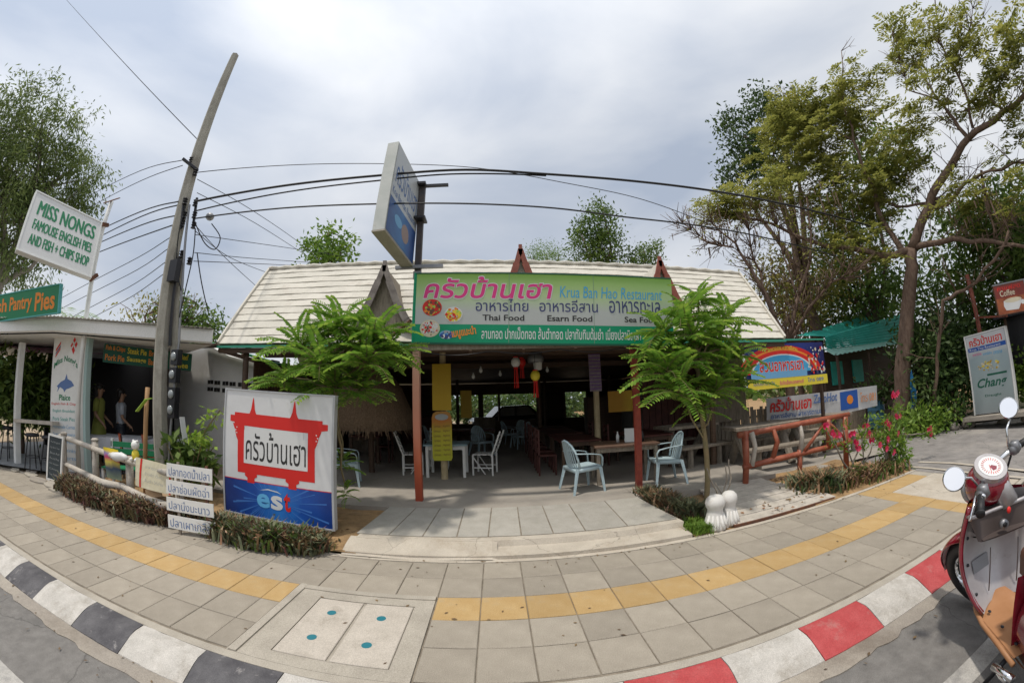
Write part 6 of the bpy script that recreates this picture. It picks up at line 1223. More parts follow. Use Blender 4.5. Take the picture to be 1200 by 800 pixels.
mass('leafy_tree', 'dark glossy tree showing left of the big tree above the roof end', 18, [((12.753,12.703,14.254), 1.5, 1.8), ((13.818,11.536,15.943), 1.1, 1.0), ((11.991,13.425,12.181), 1.2, 1.0), ((13.398,12.02,12.303), 1.6, 1.7), ((14.541,10.61,14.221), 1.3, 1.3)], 400, 16, .25, .11, M['lf_dark'], group=G_)
mass('leafy_tree', 'dense mid green tree behind the branches of the big tree', 20, [((16.719,10.976,8.554), 2.2, 2.2), ((17.896,8.929,11.426), 2.0, 2.0), ((15.417,12.74,6.908), 2.0, 1.6), ((16.826,10.811,5.978), 2.2, 1.8)], 520, 12, .30, .13, M['lf_mid'], group=G_)
mass('leafy_tree', 'olive tree behind the turquoise hut', 22, [((16.677,14.348,5.177), 2.6, 2.0), ((18.112,12.489,5.213), 2.6, 2.2), ((18.681,11.619,3.324), 2.4, 1.8), ((15.844,15.263,6.316), 1.6, 1.8)], 520, 12, .32, .13, M['lf_mid'], group=G_)
mass('leafy_tree', 'yellowish thin tree between roof end and turquoise hut', 18, [((12.429,13.02,6.826), 1.3, 1.4), ((13.05,12.397,5.09), 1.5, 1.2), ((11.838,13.56,5.757), 1.0, 1.3), ((13.8,11.557,5.842), 1.3, 1.0)], 260, 10, .22, .08, M['lf_yellow'], group=G_, twigs=40)
mass('leafy_tree', 'dark tree filling the space right of the big trunk', 19, [((17.576,7.216,6.054), 2.0, 1.9), ((17.114,5.577,4.824), 2.0, 1.8), ((16.485,4.153,4.077), 2.0, 2.0), ((16.639,6.865,3.528), 2.2, 1.6), ((17.069,8.345,4.205), 1.6, 1.6)], 400, 12, .30, .12, M['lf_mid'], group=G_)
mass('leafy_tree', 'leafy tree above the coffee sign at the right edge', 17, [((16.534,3.955,6.239), 1.5, 1.3), ((15.693,3.117,5.077), 1.6, 1.6), ((16.228,5.066,6.396), 1.2, .9)], 420, 12, .28, .11, M['lf_mid'], group=G_)
mass('shrub', 'dark shrub thicket below the big tree beside its trunk', 15, [((12.981,6.682,1.831), 1.1, 1.2), ((12.771,6.208,0.901), 1.0, .8), ((14.028,6.354,1.458), 1.1, 1.1), ((13.516,6.505,2.586), 1.2, 1.1), ((12.474,8.331,1.341), .7, .5)], 620, 11, .22, .09, M['lf_dark'], twigs=40)
mass('shrub', 'dark shrub behind the beer board', 17, [((16.36,6.214,2.472), 1.4, 1.4), ((16.296,5.503,1.201), 1.3, 1.1), ((16.613,4.454,2.172), 1.4, 1.3)], 500, 11, .24, .10, M['lf_dark'])
mass('shrub', 'bright green shrub at the right edge beside the beer board', 15, [((14.978,3.988,1.33), .8, .6), ((14.607,3.411,1.093), .9, .7)], 260, 10, .16, .08, M['lf_bright'])
mass('shrub', 'low green plants on the far bank left of the beer board', 13.6, [((11.68,6.149,0.339), .6, .28), ((12.511,6.056,0.448), .45, .35), ((11.318,6.395,0.296), .6, .25)], 180, 10, .16, .07, M['lf_bright'])
# trees above the roof
mass('leafy_tree', 'round bright tree peeping over the left part of the roof', 15, [((-8.248,16,9.267), 1.0, .8), ((-8.925,16,9.653), .6, .5), ((-7.487,16,9.524), .6, .6), ((-8.279,16,10.205), .4, .3), ((-8.043,16,8.35), 1.3, .9)], 210, 9, .24, .13, M['lf_bright'], group=G_)
mass('leafy_tree', 'tall loose dark tree over the right half of the billboard', 22, [((6.968,22,13.359), 1.5, 1.5), ((6.228,22,11.88), 1.2, 1.3), ((7.764,22,11.921), 1.3, 1.3), ((7.462,22,14.507), .8, .7), ((5.734,22,12.807), .6, .8), ((6.662,22,10.375), 2.0, 1.5)], 520, 9, .26, .11, M['lf_mid'], group=G_)
mass('leafy_tree', 'small fuzzy green treetop over the middle gable', 22, [((3.346,22,11.12), 1.1, .6), ((2.513,22,10.943), .7, .5), ((4.166,22,10.944), .7, .4), ((3.287,22,10.064), 1.6, .8)], 420, 10, .13, .04, M['lf_bright'], group=G_)
mass('leafy_tree', 'low loose tree between the tall tree and the right gable', 22, [((10.085,22,11.379), .9, .6), ((9.108,22,11.034), .6, .5), ((11.097,22,11.738), .6, .6), ((9.753,22,10.32), 1.4, .8)], 170, 9, .24, .10, M['lf_mid'], group=G_)
# left tall tree
mass('leafy_tree', 'tall drooping tree behind the pie shop sign at the left edge', 16, [((-15.634,3.405,10.29), 1.5, 1.2), ((-15.259,4.813,10.327), 1.5, 1.4), ((-14.769,6.154,9.168), 1.2, 1.3), ((-15.323,4.603,8.511), 1.8, 1.6), ((-14.419,6.936,8.788), .7, 1.0), ((-15.264,4.796,6.742), 1.6, 1.5), ((-15.39,5.948,7.226), 1.2, 1.2), ((-14.665,6.884,7.799), .7, .7), ((-15.076,5.359,5.335), 1.1, .6), ((-15.671,3.227,7.928), 1.8, 1.8), ((-15.078,6.45,5.817), .7, .5)], 560, 46, .21, .052, M['lf_left'], 'bark_g', droop=-1.3, spread=.25, twigs=40, group='trees behind the pie shop',
     trunks=[([(*((-15.323,4.605,0.937))[:2], 0), (-15.319,4.619,3.439), (-15.23,4.905,4.81), (-15.146,5.159,6.566), (-15.191,5.023,8.689), (-15.386,4.388,10.469)], .30, .05), ([(-15.23,4.905,4.81), (-14.736,5.701,5.395), (-14.528,6.211,6.256)], .12, .03), ([(-15.216,4.946,5.229), (-15.402,4.334,7.171), (-15.57,3.683,9.072)], .14, .04), ([(-15.129,5.206,7.796), (-14.862,5.926,8.899), (-14.697,6.324,9.597)], .08, .03)])
mass('leafy_tree', 'mid green tree top behind the white building roof', 15, [((-10.663,9.826,4.634), .8, .6), ((-9.989,10.511,4.394), .7, .5), ((-10.922,9.537,4.086), .7, .5), ((-10.282,10.224,3.901), 1.0, .7)], 240, 9, .2, .09, M['lf_mid'], twigs=20, group='trees behind the pie shop')
mass('leafy_tree', 'sparse yellowing twiggy tree above the pie shop roof', 15, [((-11.524,8.801,4.389), .9, .5), ((-11.181,9.232,4.759), .6, .6), ((-10.601,10.328,5.148), .6, .4)], 50, 8, .16, .06, M['lf_yellow'], twigs=60, group='trees behind the pie shop')
mass('shrub', 'green garden shrubs seen through the left bay of the pie shop', 13, [((-12.159,4.6,1.69), 1.0, .9), ((-12.297,5.324,1.523), .9, .8), ((-12.224,5.961,1.916), .8, .9), ((-12.392,3.929,1.724), 1.2, 1.0), ((-12.586,5.661,2.34), .8, .5)], 700, 10, .24, .07, M['lf_mid'])
t = thing('palm_tree', 'palm crown with yellow green fronds just above the pie shop roof edge', 'palm', (*((-11.149,5.871,3.675))[:2], 0)); px_, py_ = ((-11.149,5.871,3.675))[:2]
b = MB(); b.tube([(px_, py_, 0), (px_, py_, 3.5)], [.12, .09], 8); o = link('trunk', b.mesh('trunk', M['bark_g']), t); o.matrix_parent_inverse = WM[t.name].inverted()
for k in range(11):
    b = MB(); a = k * .57; 
    for i in range(12):
        t_ = (i + 1) / 12; c_ = Vector((math.cos(a) * t_ * .8, math.sin(a) * t_ * .8, 3.5 + .45 * math.sin(t_ * 2.2) * .9 - .1 * t_)) + Vector((px_, py_, 0)); s_ = Vector((-math.sin(a), math.cos(a), 0))
        for q in (-1, 1): d = s_ * q * .8 + Vector((math.cos(a), math.sin(a), -.3)) * .6; e = c_ + d.normalized() * .34 * (1 - .5 * t_); w2 = Vector((math.cos(a), math.sin(a), 0)) * .02; b.add([c_ - w2, c_ + w2, e], [(0, 1, 2)])
    o = link('frond', b.mesh('frond', M['lf_bright']), t); o.matrix_parent_inverse = WM[t.name].inverted()
# bush right of the pole
t = thing('broadleaf_bush', 'glossy broad leaved bush between the utility pole and the temple gate sign', 'bush', (-5.3, 5.2, .0))
b = MB()
for k in range(9): a = k * .7; limb(b, [(-5.3, 5.2, 0), (-5.3 + .3 * math.cos(a), 5.2 + .25 * math.sin(a), .7), (-5.3 + .5 * math.cos(a), 5.2 + .35 * math.sin(a), 1.0)], .02, .008, 5)
o = link('stem', b.mesh('stem', M['bark_t']), t); o.matrix_parent_inverse = WM[t.name].inverted()
Q1 = crown([(-5.35, 5.2, .85, .48, .4, .36), (-5.0, 5.2, .75, .35, .35, .3), (-5.65, 5.25, .7, .3, .3, .3)], 120, 4, .08, .24, .10, -.3)
o = link('crown', quads_mesh('crown', Q1, M['lf_mid']), t); o.matrix_parent_inverse = WM[t.name].inverted()
Q2 = crown([((-4.436,4.9,1.524)) + (.22, .15, .12), ((-4.724,4.9,1.171)) + (.2, .15, .1)], 26, 5, .06, .12, .05); o = link('young_shoots', quads_mesh('young_shoots', Q2, M['lf_tip']), t); o.matrix_parent_inverse = WM[t.name].inverted()
b = MB(); b.tube([(-5.2, 5.1, .3), (-4.625,4.9,1.313), (-4.29,4.9,1.663)], .01, 5); o = link('stem', b.mesh('stem', M['bark_t']), t); o.matrix_parent_inverse = WM[t.name].inverted()
# ---- hedges and ground cover
def hedge(name, label, line, wdt, n, h, mats, mixes, wd=.03, z0=.02, leafy=0):
    pts = []
    for (a, c_) in zip(line[:-1], line[1:]):
        k = max(2, int((V3((*c_, 0)) - V3((*a, 0))).length / .06))
        for i in range(k): pts.append((a[0] + (c_[0] - a[0]) * i / k, a[1] + (c_[1] - a[1]) * i / k, z0))
    out = []; mi = []
    pts = [pts[i] for i in np.random.default_rng(5).choice(len(pts), max(2, int(len(pts) * .55)), replace=False)]
    for j, (m_, q) in enumerate(zip(mats, mixes)):
        P = blades(pts, int(n * q), h, wdt, None, wd=wd); out.append(P); mi += [j] * len(P)
    if leafy:
        PA = np.array(pts); kk = rng.integers(0, len(PA), leafy // 14); cc = np.repeat(PA[kk] + np.c_[rng.normal(size=(len(kk), 2)) * .07, rng.uniform(.03, h * .62, len(kk))], 14, 0) + rng.normal(size=(len(kk) * 14, 3)) * .045
        P = leaves(cc, rng.normal(size=cc.shape) + [0, 0, .35], .075, .030); out.append(P); mi += list(np.repeat(rng.choice(len(mats), len(kk), p=mixes), 14))
    o = stuff(link(name, quads_mesh(name, np.concatenate(out), [M[x] for x in mats], mi=mi))); tag(o, label, 'hedge'); return o
hedge('dark_hedge', 'low dark reddish leafy hedge in front of the log fence', [(-7.75, 4.12), (-6.9, 3.98), (-5.9, 3.93), (-5.0, 4.02), (-4.75, 4.10), (-4.3, 4.28)], .085, 5500, .32, ['lf_purple', 'lf_grey', 'lf_brown'], [.72, .2, .08], .034, leafy=17000)
hedge('green_hedge', 'low grey green spiky hedge at the foot of the temple gate sign', [(-3.75, 4.14), (-3.4, 4.08), (-2.8, 4.06), (-2.2, 4.14), (-2.0, 4.3)], .09, 5000, .30, ['lf_grey', 'lf_brown', 'lf_purple', 'lf_mid'], [.5, .15, .15, .2], .034, leafy=12000)
hedge('ramp_edge_plants', 'dark spiky plants along the right edge of the entrance ramp', [(2.45, 5.85), (2.5, 5.2), (2.62, 4.75), (2.75, 4.55)], .09, 5600, .27, ['lf_grey', 'lf_brown', 'lf_purple'], [.55, .2, .25], .035, leafy=3000)
hedge('agave_clump', 'dark spiky clump at the end of the grey timber walkway', [(4.95, 4.85), (5.25, 4.62), (5.35, 4.50)], .13, 1800, .34, ['lf_grey', 'lf_brown', 'lf_dark'], [.55, .2, .25], .04)
hedge('bed_plants', 'thin mixed plants between spiky clump and the flowering bushes', [(5.55, 4.55), (6.1, 4.5), (6.6, 4.42), (7.0, 4.40)], .13, 900, .30, ['lf_brown', 'lf_mid', 'lf_purple'], [.4, .3, .3], .03, leafy=2500)
hedge('grass_tuft', 'small bright grass tuft between ramp corner and white ornaments', [(2.48, 4.30), (2.62, 4.22)], .07, 900, .13, ['lf_bright'], [1.0], .012); hedge('grass_tuft', 'bright grass under the dark plants at the ramp corner', [(2.35, 4.62), (2.6, 4.5)], .06, 700, .12, ['lf_bright'], [1.0], .012)
Pl = []
for x0, x1, y0, y1, n, z in ((-7.8, -1.9, 4.0, 5.4, 260, .10), (2.5, 4.9, 4.2, 5.5, 120, .05), (4.6, 7.2, 4.3, 5.7, 330, .10)):
    for _ in range(n):
        x, y = random.uniform(x0, x1), random.uniform(y0, y1); s_ = random.uniform(.02, .05); a = random.uniform(0, 6.3); zz = z + random.uniform(.01, .03); dx, dy = s_ * math.cos(a), s_ * math.sin(a)
        Pl.append([(x - dx, y - dy, zz), (x + dy * .4, y - dx * .4, zz + .015), (x + dx, y + dy, zz), (x - dy * .4, y + dx * .4, zz - .005)])
o = stuff(link('fallen_leaves', quads_mesh('fallen_leaves', Pl, M['lf_brown']))); tag(o, 'dry fallen leaves lying on the soil of the flower beds', 'leaf litter')
# flowering bushes (desert roses)
def rose(label, base, stems, blooms, leaf_n, dense=None):
    t = thing('flowering_bush', label, 'bush', base, group='pink flowering bushes at the right end of the bed'); b = MB(); tips = []
    for s_ in stems: tips += limb(b, s_, .022, .009, 6, .06)
    o = link('stem', b.mesh('stem', M['bark_g'], True), t); o.matrix_parent_inverse = WM[t.name].inverted()
    ends = np.array([V3(s_[-1]) for s_ in stems] + [V3(s_[-2]).lerp(V3(s_[-1]), .5) for s_ in stems]); c_ = ends[rng.integers(0, len(ends), leaf_n)] + rng.normal(size=(leaf_n, 3)) * .06; Q = [leaves(c_, rng.normal(size=(leaf_n, 3)) + [0, 0, .5], .10, .035)]
    if dense: Q.append(crown(dense, 110, 9, .06, .10, .04))
    o = link('crown', quads_mesh('crown', np.concatenate(Q), M['lf_bright']), t); o.matrix_parent_inverse = WM[t.name].inverted()
    for p in blooms:
        f = []; p = V3(p)
        for k in range(3):
            cc = p + Vector((random.uniform(-.04, .04), random.uniform(-.04, .04), random.uniform(-.03, .03)))
            for j in range(5): a = j * 1.257 + k; d = Vector((math.cos(a), -.5, math.sin(a))).normalized(); e = Vector((-math.sin(a), 0, math.cos(a))) * .026; f.append([cc, cc + d * .035 + e, cc + d * .07, cc + d * .035 - e])
        o = link('flower', quads_mesh('flower', f, M['flower']), t); o.matrix_parent_inverse = WM[t.name].inverted()
bx_, by_ = 6.0, 4.75
rose('thin pink flowering bush beside the end post of the log railing', (6.0, 4.7, .05), [[(6.0, 4.7, .05), (6.101,4.7,0.266), (5.816,4.7,0.985)], [(6.05, 4.7, .05), (6.42,4.7,0.286), (6.296,4.6,0.848)], [(6.1, 4.7, .05), (6.644,4.7,0.404), (6.896,4.7,0.841)], [(6.0, 4.7, .05), (6.099,4.6,0.502), (6.476,4.6,1.051)], [(6.0, 4.7, .05), (5.604,4.6,0.51), (5.232,4.6,1.033)]],
     [(5.215,4.6,1.105), (5.384,4.6,0.929), (5.543,4.6,0.893), (5.931,4.6,0.854), (6.355,4.6,0.915), (6.458,4.6,0.794), (6.052,4.6,0.703), (6.537,4.6,0.66), (6.049,4.6,0.585)], 260)
rose('dense pink flowering bush at the far right end of the bed', (7.0, 4.55, .05), [[(7.0, 4.55, .05), (7.02,4.55,0.508), (6.812,4.5,0.931)], [(7.05, 4.55, .05), (7.343,4.55,0.619), (7.367,4.5,1.099)], [(7.0, 4.55, .05), (7.685,4.55,0.65), (7.527,4.5,0.592), (7.957,4.4,0.561), (8.468,4.3,0.518)], [(7.0, 4.55, .05), (6.879,4.5,0.376), (6.65,4.5,0.692)], [(7.1, 4.55, .05), (7.096,4.5,0.418), (7.605,4.5,0.744)]],
     [(6.843,4.5,0.943), (6.957,4.5,0.834), (7.32,4.5,0.976), (7.198,4.4,0.659), (8.346,4.3,0.519), (8.271,4.3,0.598), (7.21,4.5,1.403), (7.375,4.5,1.404), (6.791,4.4,0.628), (6.968,4.4,0.397), (6.498,4.4,0.597), (6.727,4.4,0.469)], 420, [((7.254,4.5,0.23)) + (.32, .25, .28), ((7.1,4.5,0.577)) + (.30, .2, .25), ((7.356,4.4,0.056)) + (.25, .2, .15)])
# bare curly branches and white ornaments
t = thing('bare_branches', 'dry curved branches stuck behind the white ornaments', 'branches', (3.05, 4.55, .05)); b = MB()
for P_ in ([(3.0, 4.5, .05), (2.911,4.5,0.447), (2.799,4.5,0.643), (2.745,4.5,0.791)], [(3.05, 4.5, .05), (3.024,4.5,0.429), (3.08,4.5,0.602), (3.052,4.5,0.785)], [(3.05, 4.55, .05), (3.096,4.5,0.442), (3.153,4.5,0.591), (3.111,4.5,0.861)], [(3.05, 4.55, .05), (2.996,4.5,0.397), (2.882,4.5,0.571)]): limb(b, P_, .016, .008, 5, .05)
o = link('branch', b.mesh('branch', M['bark_g'], True), t); o.matrix_parent_inverse = WM[t.name].inverted()
M['plaster'] = mat('white_plaster', (.62, .60, .57), .7, (.68, .66, .63), 6, bump=.3, streak=((.36, .22, .13), 5, .58, .72))
def ornament(loc, rz, sc, label):
    t = thing('plaster_ornament', label, 'ornament', loc, rz, 'white plaster ornaments at the walkway corner')
    b = MB(); b.lathe([(.17 * sc, 0), (.175 * sc, .03), (.15 * sc, .09), (.13 * sc, .17), (.115 * sc, .23), (.11 * sc, .27), (.135 * sc, .31), (.145 * sc, .36), (.13 * sc, .41), (.085 * sc, .45), (.02 * sc, .465)], n=18, sy=.9); obj('body', b, M['plaster'], t, True)
    for k in range(6): a = -PI / 2 + (k - 2.5) * .5; b = MB(); b.tube([(.115 * sc * math.cos(a), .105 * sc * math.sin(a), .20), (.15 * sc * math.cos(a), .14 * sc * math.sin(a), .09), (.185 * sc * math.cos(a), .17 * sc * math.sin(a), .02)], [.018, .026, .022], 6); obj('toe', b, M['plaster'], t, True)
    return t
ornament((2.76, 4.30, .0), 0, .98, 'larger white plaster ornament, left of the pair by the walkway'); ornament((3.02, 4.36, .0), .5, .88, 'smaller white plaster ornament, right of the pair by the walkway')
# distant woods all round so that the ground ends in trees
PB_ = []
for k in range(64):
    a = 2 * PI * k / 64; r = random.uniform(48, 60); PB_.append((r * math.cos(a), r * math.sin(a), random.uniform(.5, 2.0), 4.2, 4.2, random.uniform(2.5, 4.2)))
o = stuff(link('far_woods', quads_mesh('far_woods', crown(PB_, 5200, 8, .8, .9, .5), M['lf_mid']))); tag(o, 'distant belt of green woods around the place', 'woods')
mass('shrub', 'green bushes beyond the open back of the restaurant', 30, [((x_, 33, 1.4), 2.2, 1.6) for x_ in (-5, -2, 1, 4, 7)], 420, 9, .5, .22, M['lf_dark'])

for i, (P_, lb) in enumerate([([(-5.655,5.078,5.03), (-5.543,5.344,4.719), (-5.524,5.648,4.714), (-5.485,5.685,4.983), (-5.653,5.518,5.233)], 'slack cable loop hanging right of the pole below the round fitting'), ([(-5.836,4.869,5.359), (-5.799,4.835,4.802), (-5.738,4.907,4.152), (-5.591,4.999,3.688)], 'cable drooping down the left face of the utility pole'), ([(-5.639,5.096,4.928), (-5.52,5.077,4.354), (-5.54,5.055,3.621), (-5.563,5.03,3.199)], 'cable bundle hanging down the right side of the utility pole'), ([(-5.547,5.195,4.469), (-5.491,5.398,3.96), (-5.682,5.912,3.504)], 'thin cable dropping from the pole to the shop roof end')]): wire(lb, P_, .012, 'cables hanging at the utility pole')

# ================================================================ SCOOTER
SC_ = 1.233; hd, ln_, st_ = .872, .181, .56
SM = Matrix.Translation((2.505, .055, -.12)) @ Matrix.Rotation(hd, 4, 'Z') @ Matrix.Rotation(-ln_, 4, 'X') @ Matrix.Scale(SC_, 4)
SK = thing('scooter', 'red and silver retro scooter leaning on its side stand at the red and white kerb', 'scooter', M=SM)
M['sc_red'] = mat('scooter_red', (.20, .008, .02), .18, coat=1, spec=.6); M['sc_sil'] = mat('scooter_silver', (.40, .375, .38), .38, (.47, .45, .45), 6, metal=.5, coat=.3, streak=((.30, .26, .23), 7, .58, .8)); M['sc_dk'] = mat('scooter_tray', (.10, .078, .072), .4, metal=.25); M['sc_tan'] = mat('scooter_tan', (.36, .17, .075), .5, (.42, .21, .10), 6)
M['sc_seat'] = mat('seat_brown', (.10, .045, .03), .5); M['mirror'] = mat('mirror_glass', (.9, .9, .92), .02, metal=1)
A_ax = Vector((-math.sin(.45), 0, math.cos(.45))); HP_ = Vector((1.0, 0, .78))
SR = Matrix.Translation(HP_) @ Matrix.Rotation(st_, 4, A_ax) @ Matrix.Translation(-HP_)
def sp(nm, b, m, steer=False, smooth=True, par=None, label=None):
    if steer: b.v = [tuple(SR @ Vector(v)) for v in b.v]
    me = b.mesh(nm, m, smooth); o = link(nm, me, par or SK, label); return o
def wheel(x, steer):
    b = MB(); R0 = .215
    n = 40; k = 10; vs = []
    for i in range(n):
        a = 2 * PI * i / n
        for j in range(k): c_ = 2 * PI * j / k; r = R0 + .052 * math.cos(c_); vs.append((x + r * math.cos(a), .047 * math.sin(c_), .267 + r * math.sin(a)))
    b.add(vs, [(i * k + j, ((i + 1) % n) * k + j, ((i + 1) % n) * k + (j + 1) % k, i * k + (j + 1) % k) for i in range(n) for j in range(k)]); w0 = sp('tyre', b, M['black_r'], steer)
    b = MB(); b.add([(x + r * math.cos(2 * PI * i / 32), y, .267 + r * math.sin(2 * PI * i / 32)) for i in range(32) for r, y in ((.172, -.035), (.165, 0), (.172, .035))], [(i * 3 + j, ((i + 1) % 32) * 3 + j, ((i + 1) % 32) * 3 + j + 1, i * 3 + j + 1) for i in range(32) for j in range(2)])
    for q in range(10):
        a = 2 * PI * q / 10; b.tube([(x + .03 * math.cos(a), .015 * (-1) ** q, .267 + .03 * math.sin(a)), (x + .17 * math.cos(a + .12), 0, .267 + .17 * math.sin(a + .12))], .008, 5)
    b.tube([(x, -.05, .267), (x, .05, .267)], .04, 12); sp('rim', b, M['steel'], steer, par=None)
wheel(1.21, True); wheel(0, False)
# front fender
b = MB(); 
def fend(u, v):
    a = R_(-8) + R_(122) * u; w2 = .075 * math.sin(PI * min(max(u, .06), .94)) ** .5; c_ = (v - .5) * PI; r = .272 + .022 * math.cos(c_)
    return (1.21 + r * math.cos(a), w2 * math.sin(c_), .275 + r * math.sin(a) - .0 )
b.grid(fend, 22, 10); sp('front_fender', b, M['sc_red'], True)
for s_ in (-1, 1): b = MB(); b.tube([(1.24, s_ * .07, .267), (1.10, s_ * .065, .50), (1.02, s_ * .05, .70)], [.022, .025, .025], 8); sp('fork_leg', b, M['steel'], True)
# leg shield: inner (rider side) silver, edge red, outer red
def shield(u, v, off=0, k=1.0):
    z = .30 + .56 * v; hw = (.165 + .075 * math.sin(PI * (v ** .8) * .95)) * k; a = (u - .5) * 2
    x = .86 + .10 * v + .07 * math.sin(PI * v) - .13 * a * a * (1 - .3 * v) + off
    return (x, hw * a * 1.02, z)
b = MB(); b.grid(lambda u, v: shield(u, v, 0), 18, 14); sp('leg_shield_inner', b, M['sc_sil'])
b = MB(); b.grid(lambda u, v: shield(1 - u, v, .055 + .05 * math.sin(PI * u), 1.02), 18, 14); sp('leg_shield_front', b, M['sc_red'])
b = MB(); rim = [shield(0, t / 14, .02, 1.02) for t in range(15)]; fl_ = [(.34, .175, .25), (.5, .185, .262), (.7, .19, .265), (.80, .185, .285), (.84, .175, .30)]; b.tube(rim, .015, 8); sp('shield_edge', b, M['sc_red']); b = MB(); b.tube([shield(1, t / 14, .02, 1.02) for t in range(15)], .015, 8); sp('shield_edge', b, M['sc_red'])
for s_ in (1, -1): b = MB(); b.tube([(x_, s_ * y_, z_) for x_, y_, z_ in fl_], .014, 8); sp('floor_edge', b, M['sc_tan'])
for v in (.15, .42, .68): 
    for u in (.07, .93): q = shield(u, v, -.004); b = MB(); b.ball(q, .010, 8); sp('bolt', b, M['metal_d'])
# storage tray under the bars
def tray(u, v):
    a = (u - .5) * 2; z = .68 + .13 * v; d = .13 * math.sin(PI * u) ** .5 * (.55 + .45 * v)
    return (.93 + .06 * v - d - .10 * a * a, a * (.17 + .03 * v), z - .03 * math.cos(a * PI / 2) * (1 - v))
b = MB(); b.grid(tray, 20, 8); sp('storage_tray', b, M['sc_dk']); b = MB(); b.tube([tray(t / 20, 1) for t in range(21)], .012, 7); sp('tray_rim', b, M['sc_sil'])
b = MB(); b.grid(lambda u, v: (.80 + .20 * v, (u - .5) * .30, .69), 4, 3); sp('tray_floor', b, M['sc_dk'])
b = MB(); b.tube([(.815, .02, .74), (.79, .02, .74)], .026, 14); b.tube([(.80, .02, .74), (.785, .02, .74)], .014, 10, 1); sp('ignition_lock', b, [M['metal_g'], M['black_r']])
b = MB(); b.add([shield(.60, .30, -.006), shield(.86, .30, -.006), shield(.86, .42, -.006), shield(.60, .42, -.006)], [(0, 1, 2, 3)]); d_ = sp('sticker', b, M['metal_g'], smooth=False)
b = MB(); b.add([shield(.63, .37, -.009), shield(.83, .37, -.009), shield(.83, .39, -.009), shield(.63, .39, -.009)], [(0, 1, 2, 3)]); b.add([shield(.63, .33, -.009), shield(.76, .33, -.009), shield(.76, .345, -.009), shield(.63, .345, -.009)], [(0, 1, 2, 3)]); sp('sticker_print', b, M['p_white'], smooth=False, par=d_)
# floor board
def floorb(u, v): 
    x = .36 + .54 * u; a = (v - .5) * 2; hw = .19 - .04 * (u > .85) * (u - .85) / .15 - .02 * (1 - u); return (x, a * hw, .285 + .035 * max(0, (u - .8)) / .2 - .015 * abs(a) ** 4 + .02 * (abs(a) < .25))
b = MB(); b.grid(floorb, 16, 10); sp('floor_board', b, M['sc_tan'])
b = MB(); b.grid(lambda u, v: (.28 + .62 * u, (.185 - .02 * (1 - u)) - .07 * v, .275 - .08 * v), 10, 2); b.grid(lambda u, v: (.28 + .62 * u, -(.185 - .02 * (1 - u)) + .07 * v, .275 - .08 * v), 10, 2); sp('side_skirt', b, M['sc_tan'])
for x in (.42, .58, .74):
    for y in (.13, -.13): b = MB(); b.ball((x, y, .30), .010, 8, 0, (1.4, 1, .5)); sp('floor_bolt', b, M['metal_d'])
# headset
b = MB(); b.ball((.975, 0, .925), .128, 24, 0, (1.05, 1.05, .95)); sp('headlight_cowl', b, M['sc_red'], True)
b = MB(); b.tube([(1.07, 0, .90), (1.11, 0, .89)], .085, 20); sp('headlight', b, M['glass'], True)
nd = Vector((-.55, 0, .83)).normalized(); 
def disc(c_, n_, r, h, m, nm, steer=True, ns=26, par=None):
    b = MB(); c_ = V3(c_); b.tube([c_, c_ + n_ * h], r, ns); return sp(nm, b, m, steer, False, par)
c0 = Vector((.93, 0, 1.005)); disc(c0 + nd * .0, nd, .098, .030, M['sc_sil'], 'speedometer_bezel'); disc(c0 + nd * .018, nd, .074, .014, M['p_white'], 'speedometer_dial'); 
ux_ = Vector((0, 1, 0)); uy_ = nd.cross(ux_).normalized(); b = MB()
for i in range(24): a = 2 * PI * i / 24; d = ux_ * math.cos(a) + uy_ * math.sin(a); b.bar(c0 + nd * .0335 + d * .044, c0 + nd * .0335 + d * .060, .003, .001)
b.bar(c0 + nd * .034 - uy_ * .012, c0 + nd * .034 + (ux_ * .75 + uy_ * .5) * .050, .0025, .001); sp('dial_marks', b, M['p_red'], True, False)
b = MB(); b.tube([(.86, 0, .80), (.90, 0, .90), (.93, 0, .95)], [.06, .065, .07], 14); sp('steering_column_cover', b, M['sc_sil'], True)
for s_ in (-1, 1):
    b = MB(); b.tube([(.95, s_ * .06, .985), (.90, s_ * .16, 1.0), (.84, s_ * .235, 1.0)], .017, 10); sp('handlebar', b, M['steel'], True)
    b = MB(); b.tube([(.86, s_ * .225, 1.0), (.80, s_ * .335, .985)], .021, 12); b.tube([(.80, s_ * .335, .985), (.794, s_ * .345, .983)], .025, 12); sp('grip', b, M['black_r'], True)
    b = MB(); b.ball((.865, s_ * .20, 1.003), .036, 12, 0, (1, 1.1, .95)); b.bx(.83, .88, s_ * .20 - .02, s_ * .20 + .02, .985, 1.045); sp('switch_housing', b, M['metal_g'], True)
    b = MB(); b.tube([(.90, s_ * .20, 1.01), (.885, s_ * .26, .985), (.86, s_ * .36, .955)], [.010, .009, .008], 7); sp('brake_lever', b, M['steel'], True)
    b = MB(); b.tube([(.89, s_ * .18, 1.02), (.90, s_ * .21, 1.10), (.90, s_ * .30, 1.16)] if s_ > 0 else [(.90, s_ * .20, 1.02), (.905, s_ * .25, 1.10), (.90, s_ * .32, 1.13)], .007, 7); sp('mirror_stalk', b, M['steel'], True)
    mc = Vector((.90, s_ * .34, 1.18)); nv = ((SM.to_3x3().normalized() @ SR.to_3x3()).inverted() @ Vector((-.88, -.36, .30))).normalized()
    b = MB(); b.tube([mc - nv * .026, mc - nv * .02, mc], [.03, .055, .061], 24); mh = sp('mirror', b, M['steel'], True, True)
    b = MB(); b.tube([mc + nv * .001, mc + nv * .002], .055, 24); sp('mirror_glass', b, M['mirror'], True, False, mh)
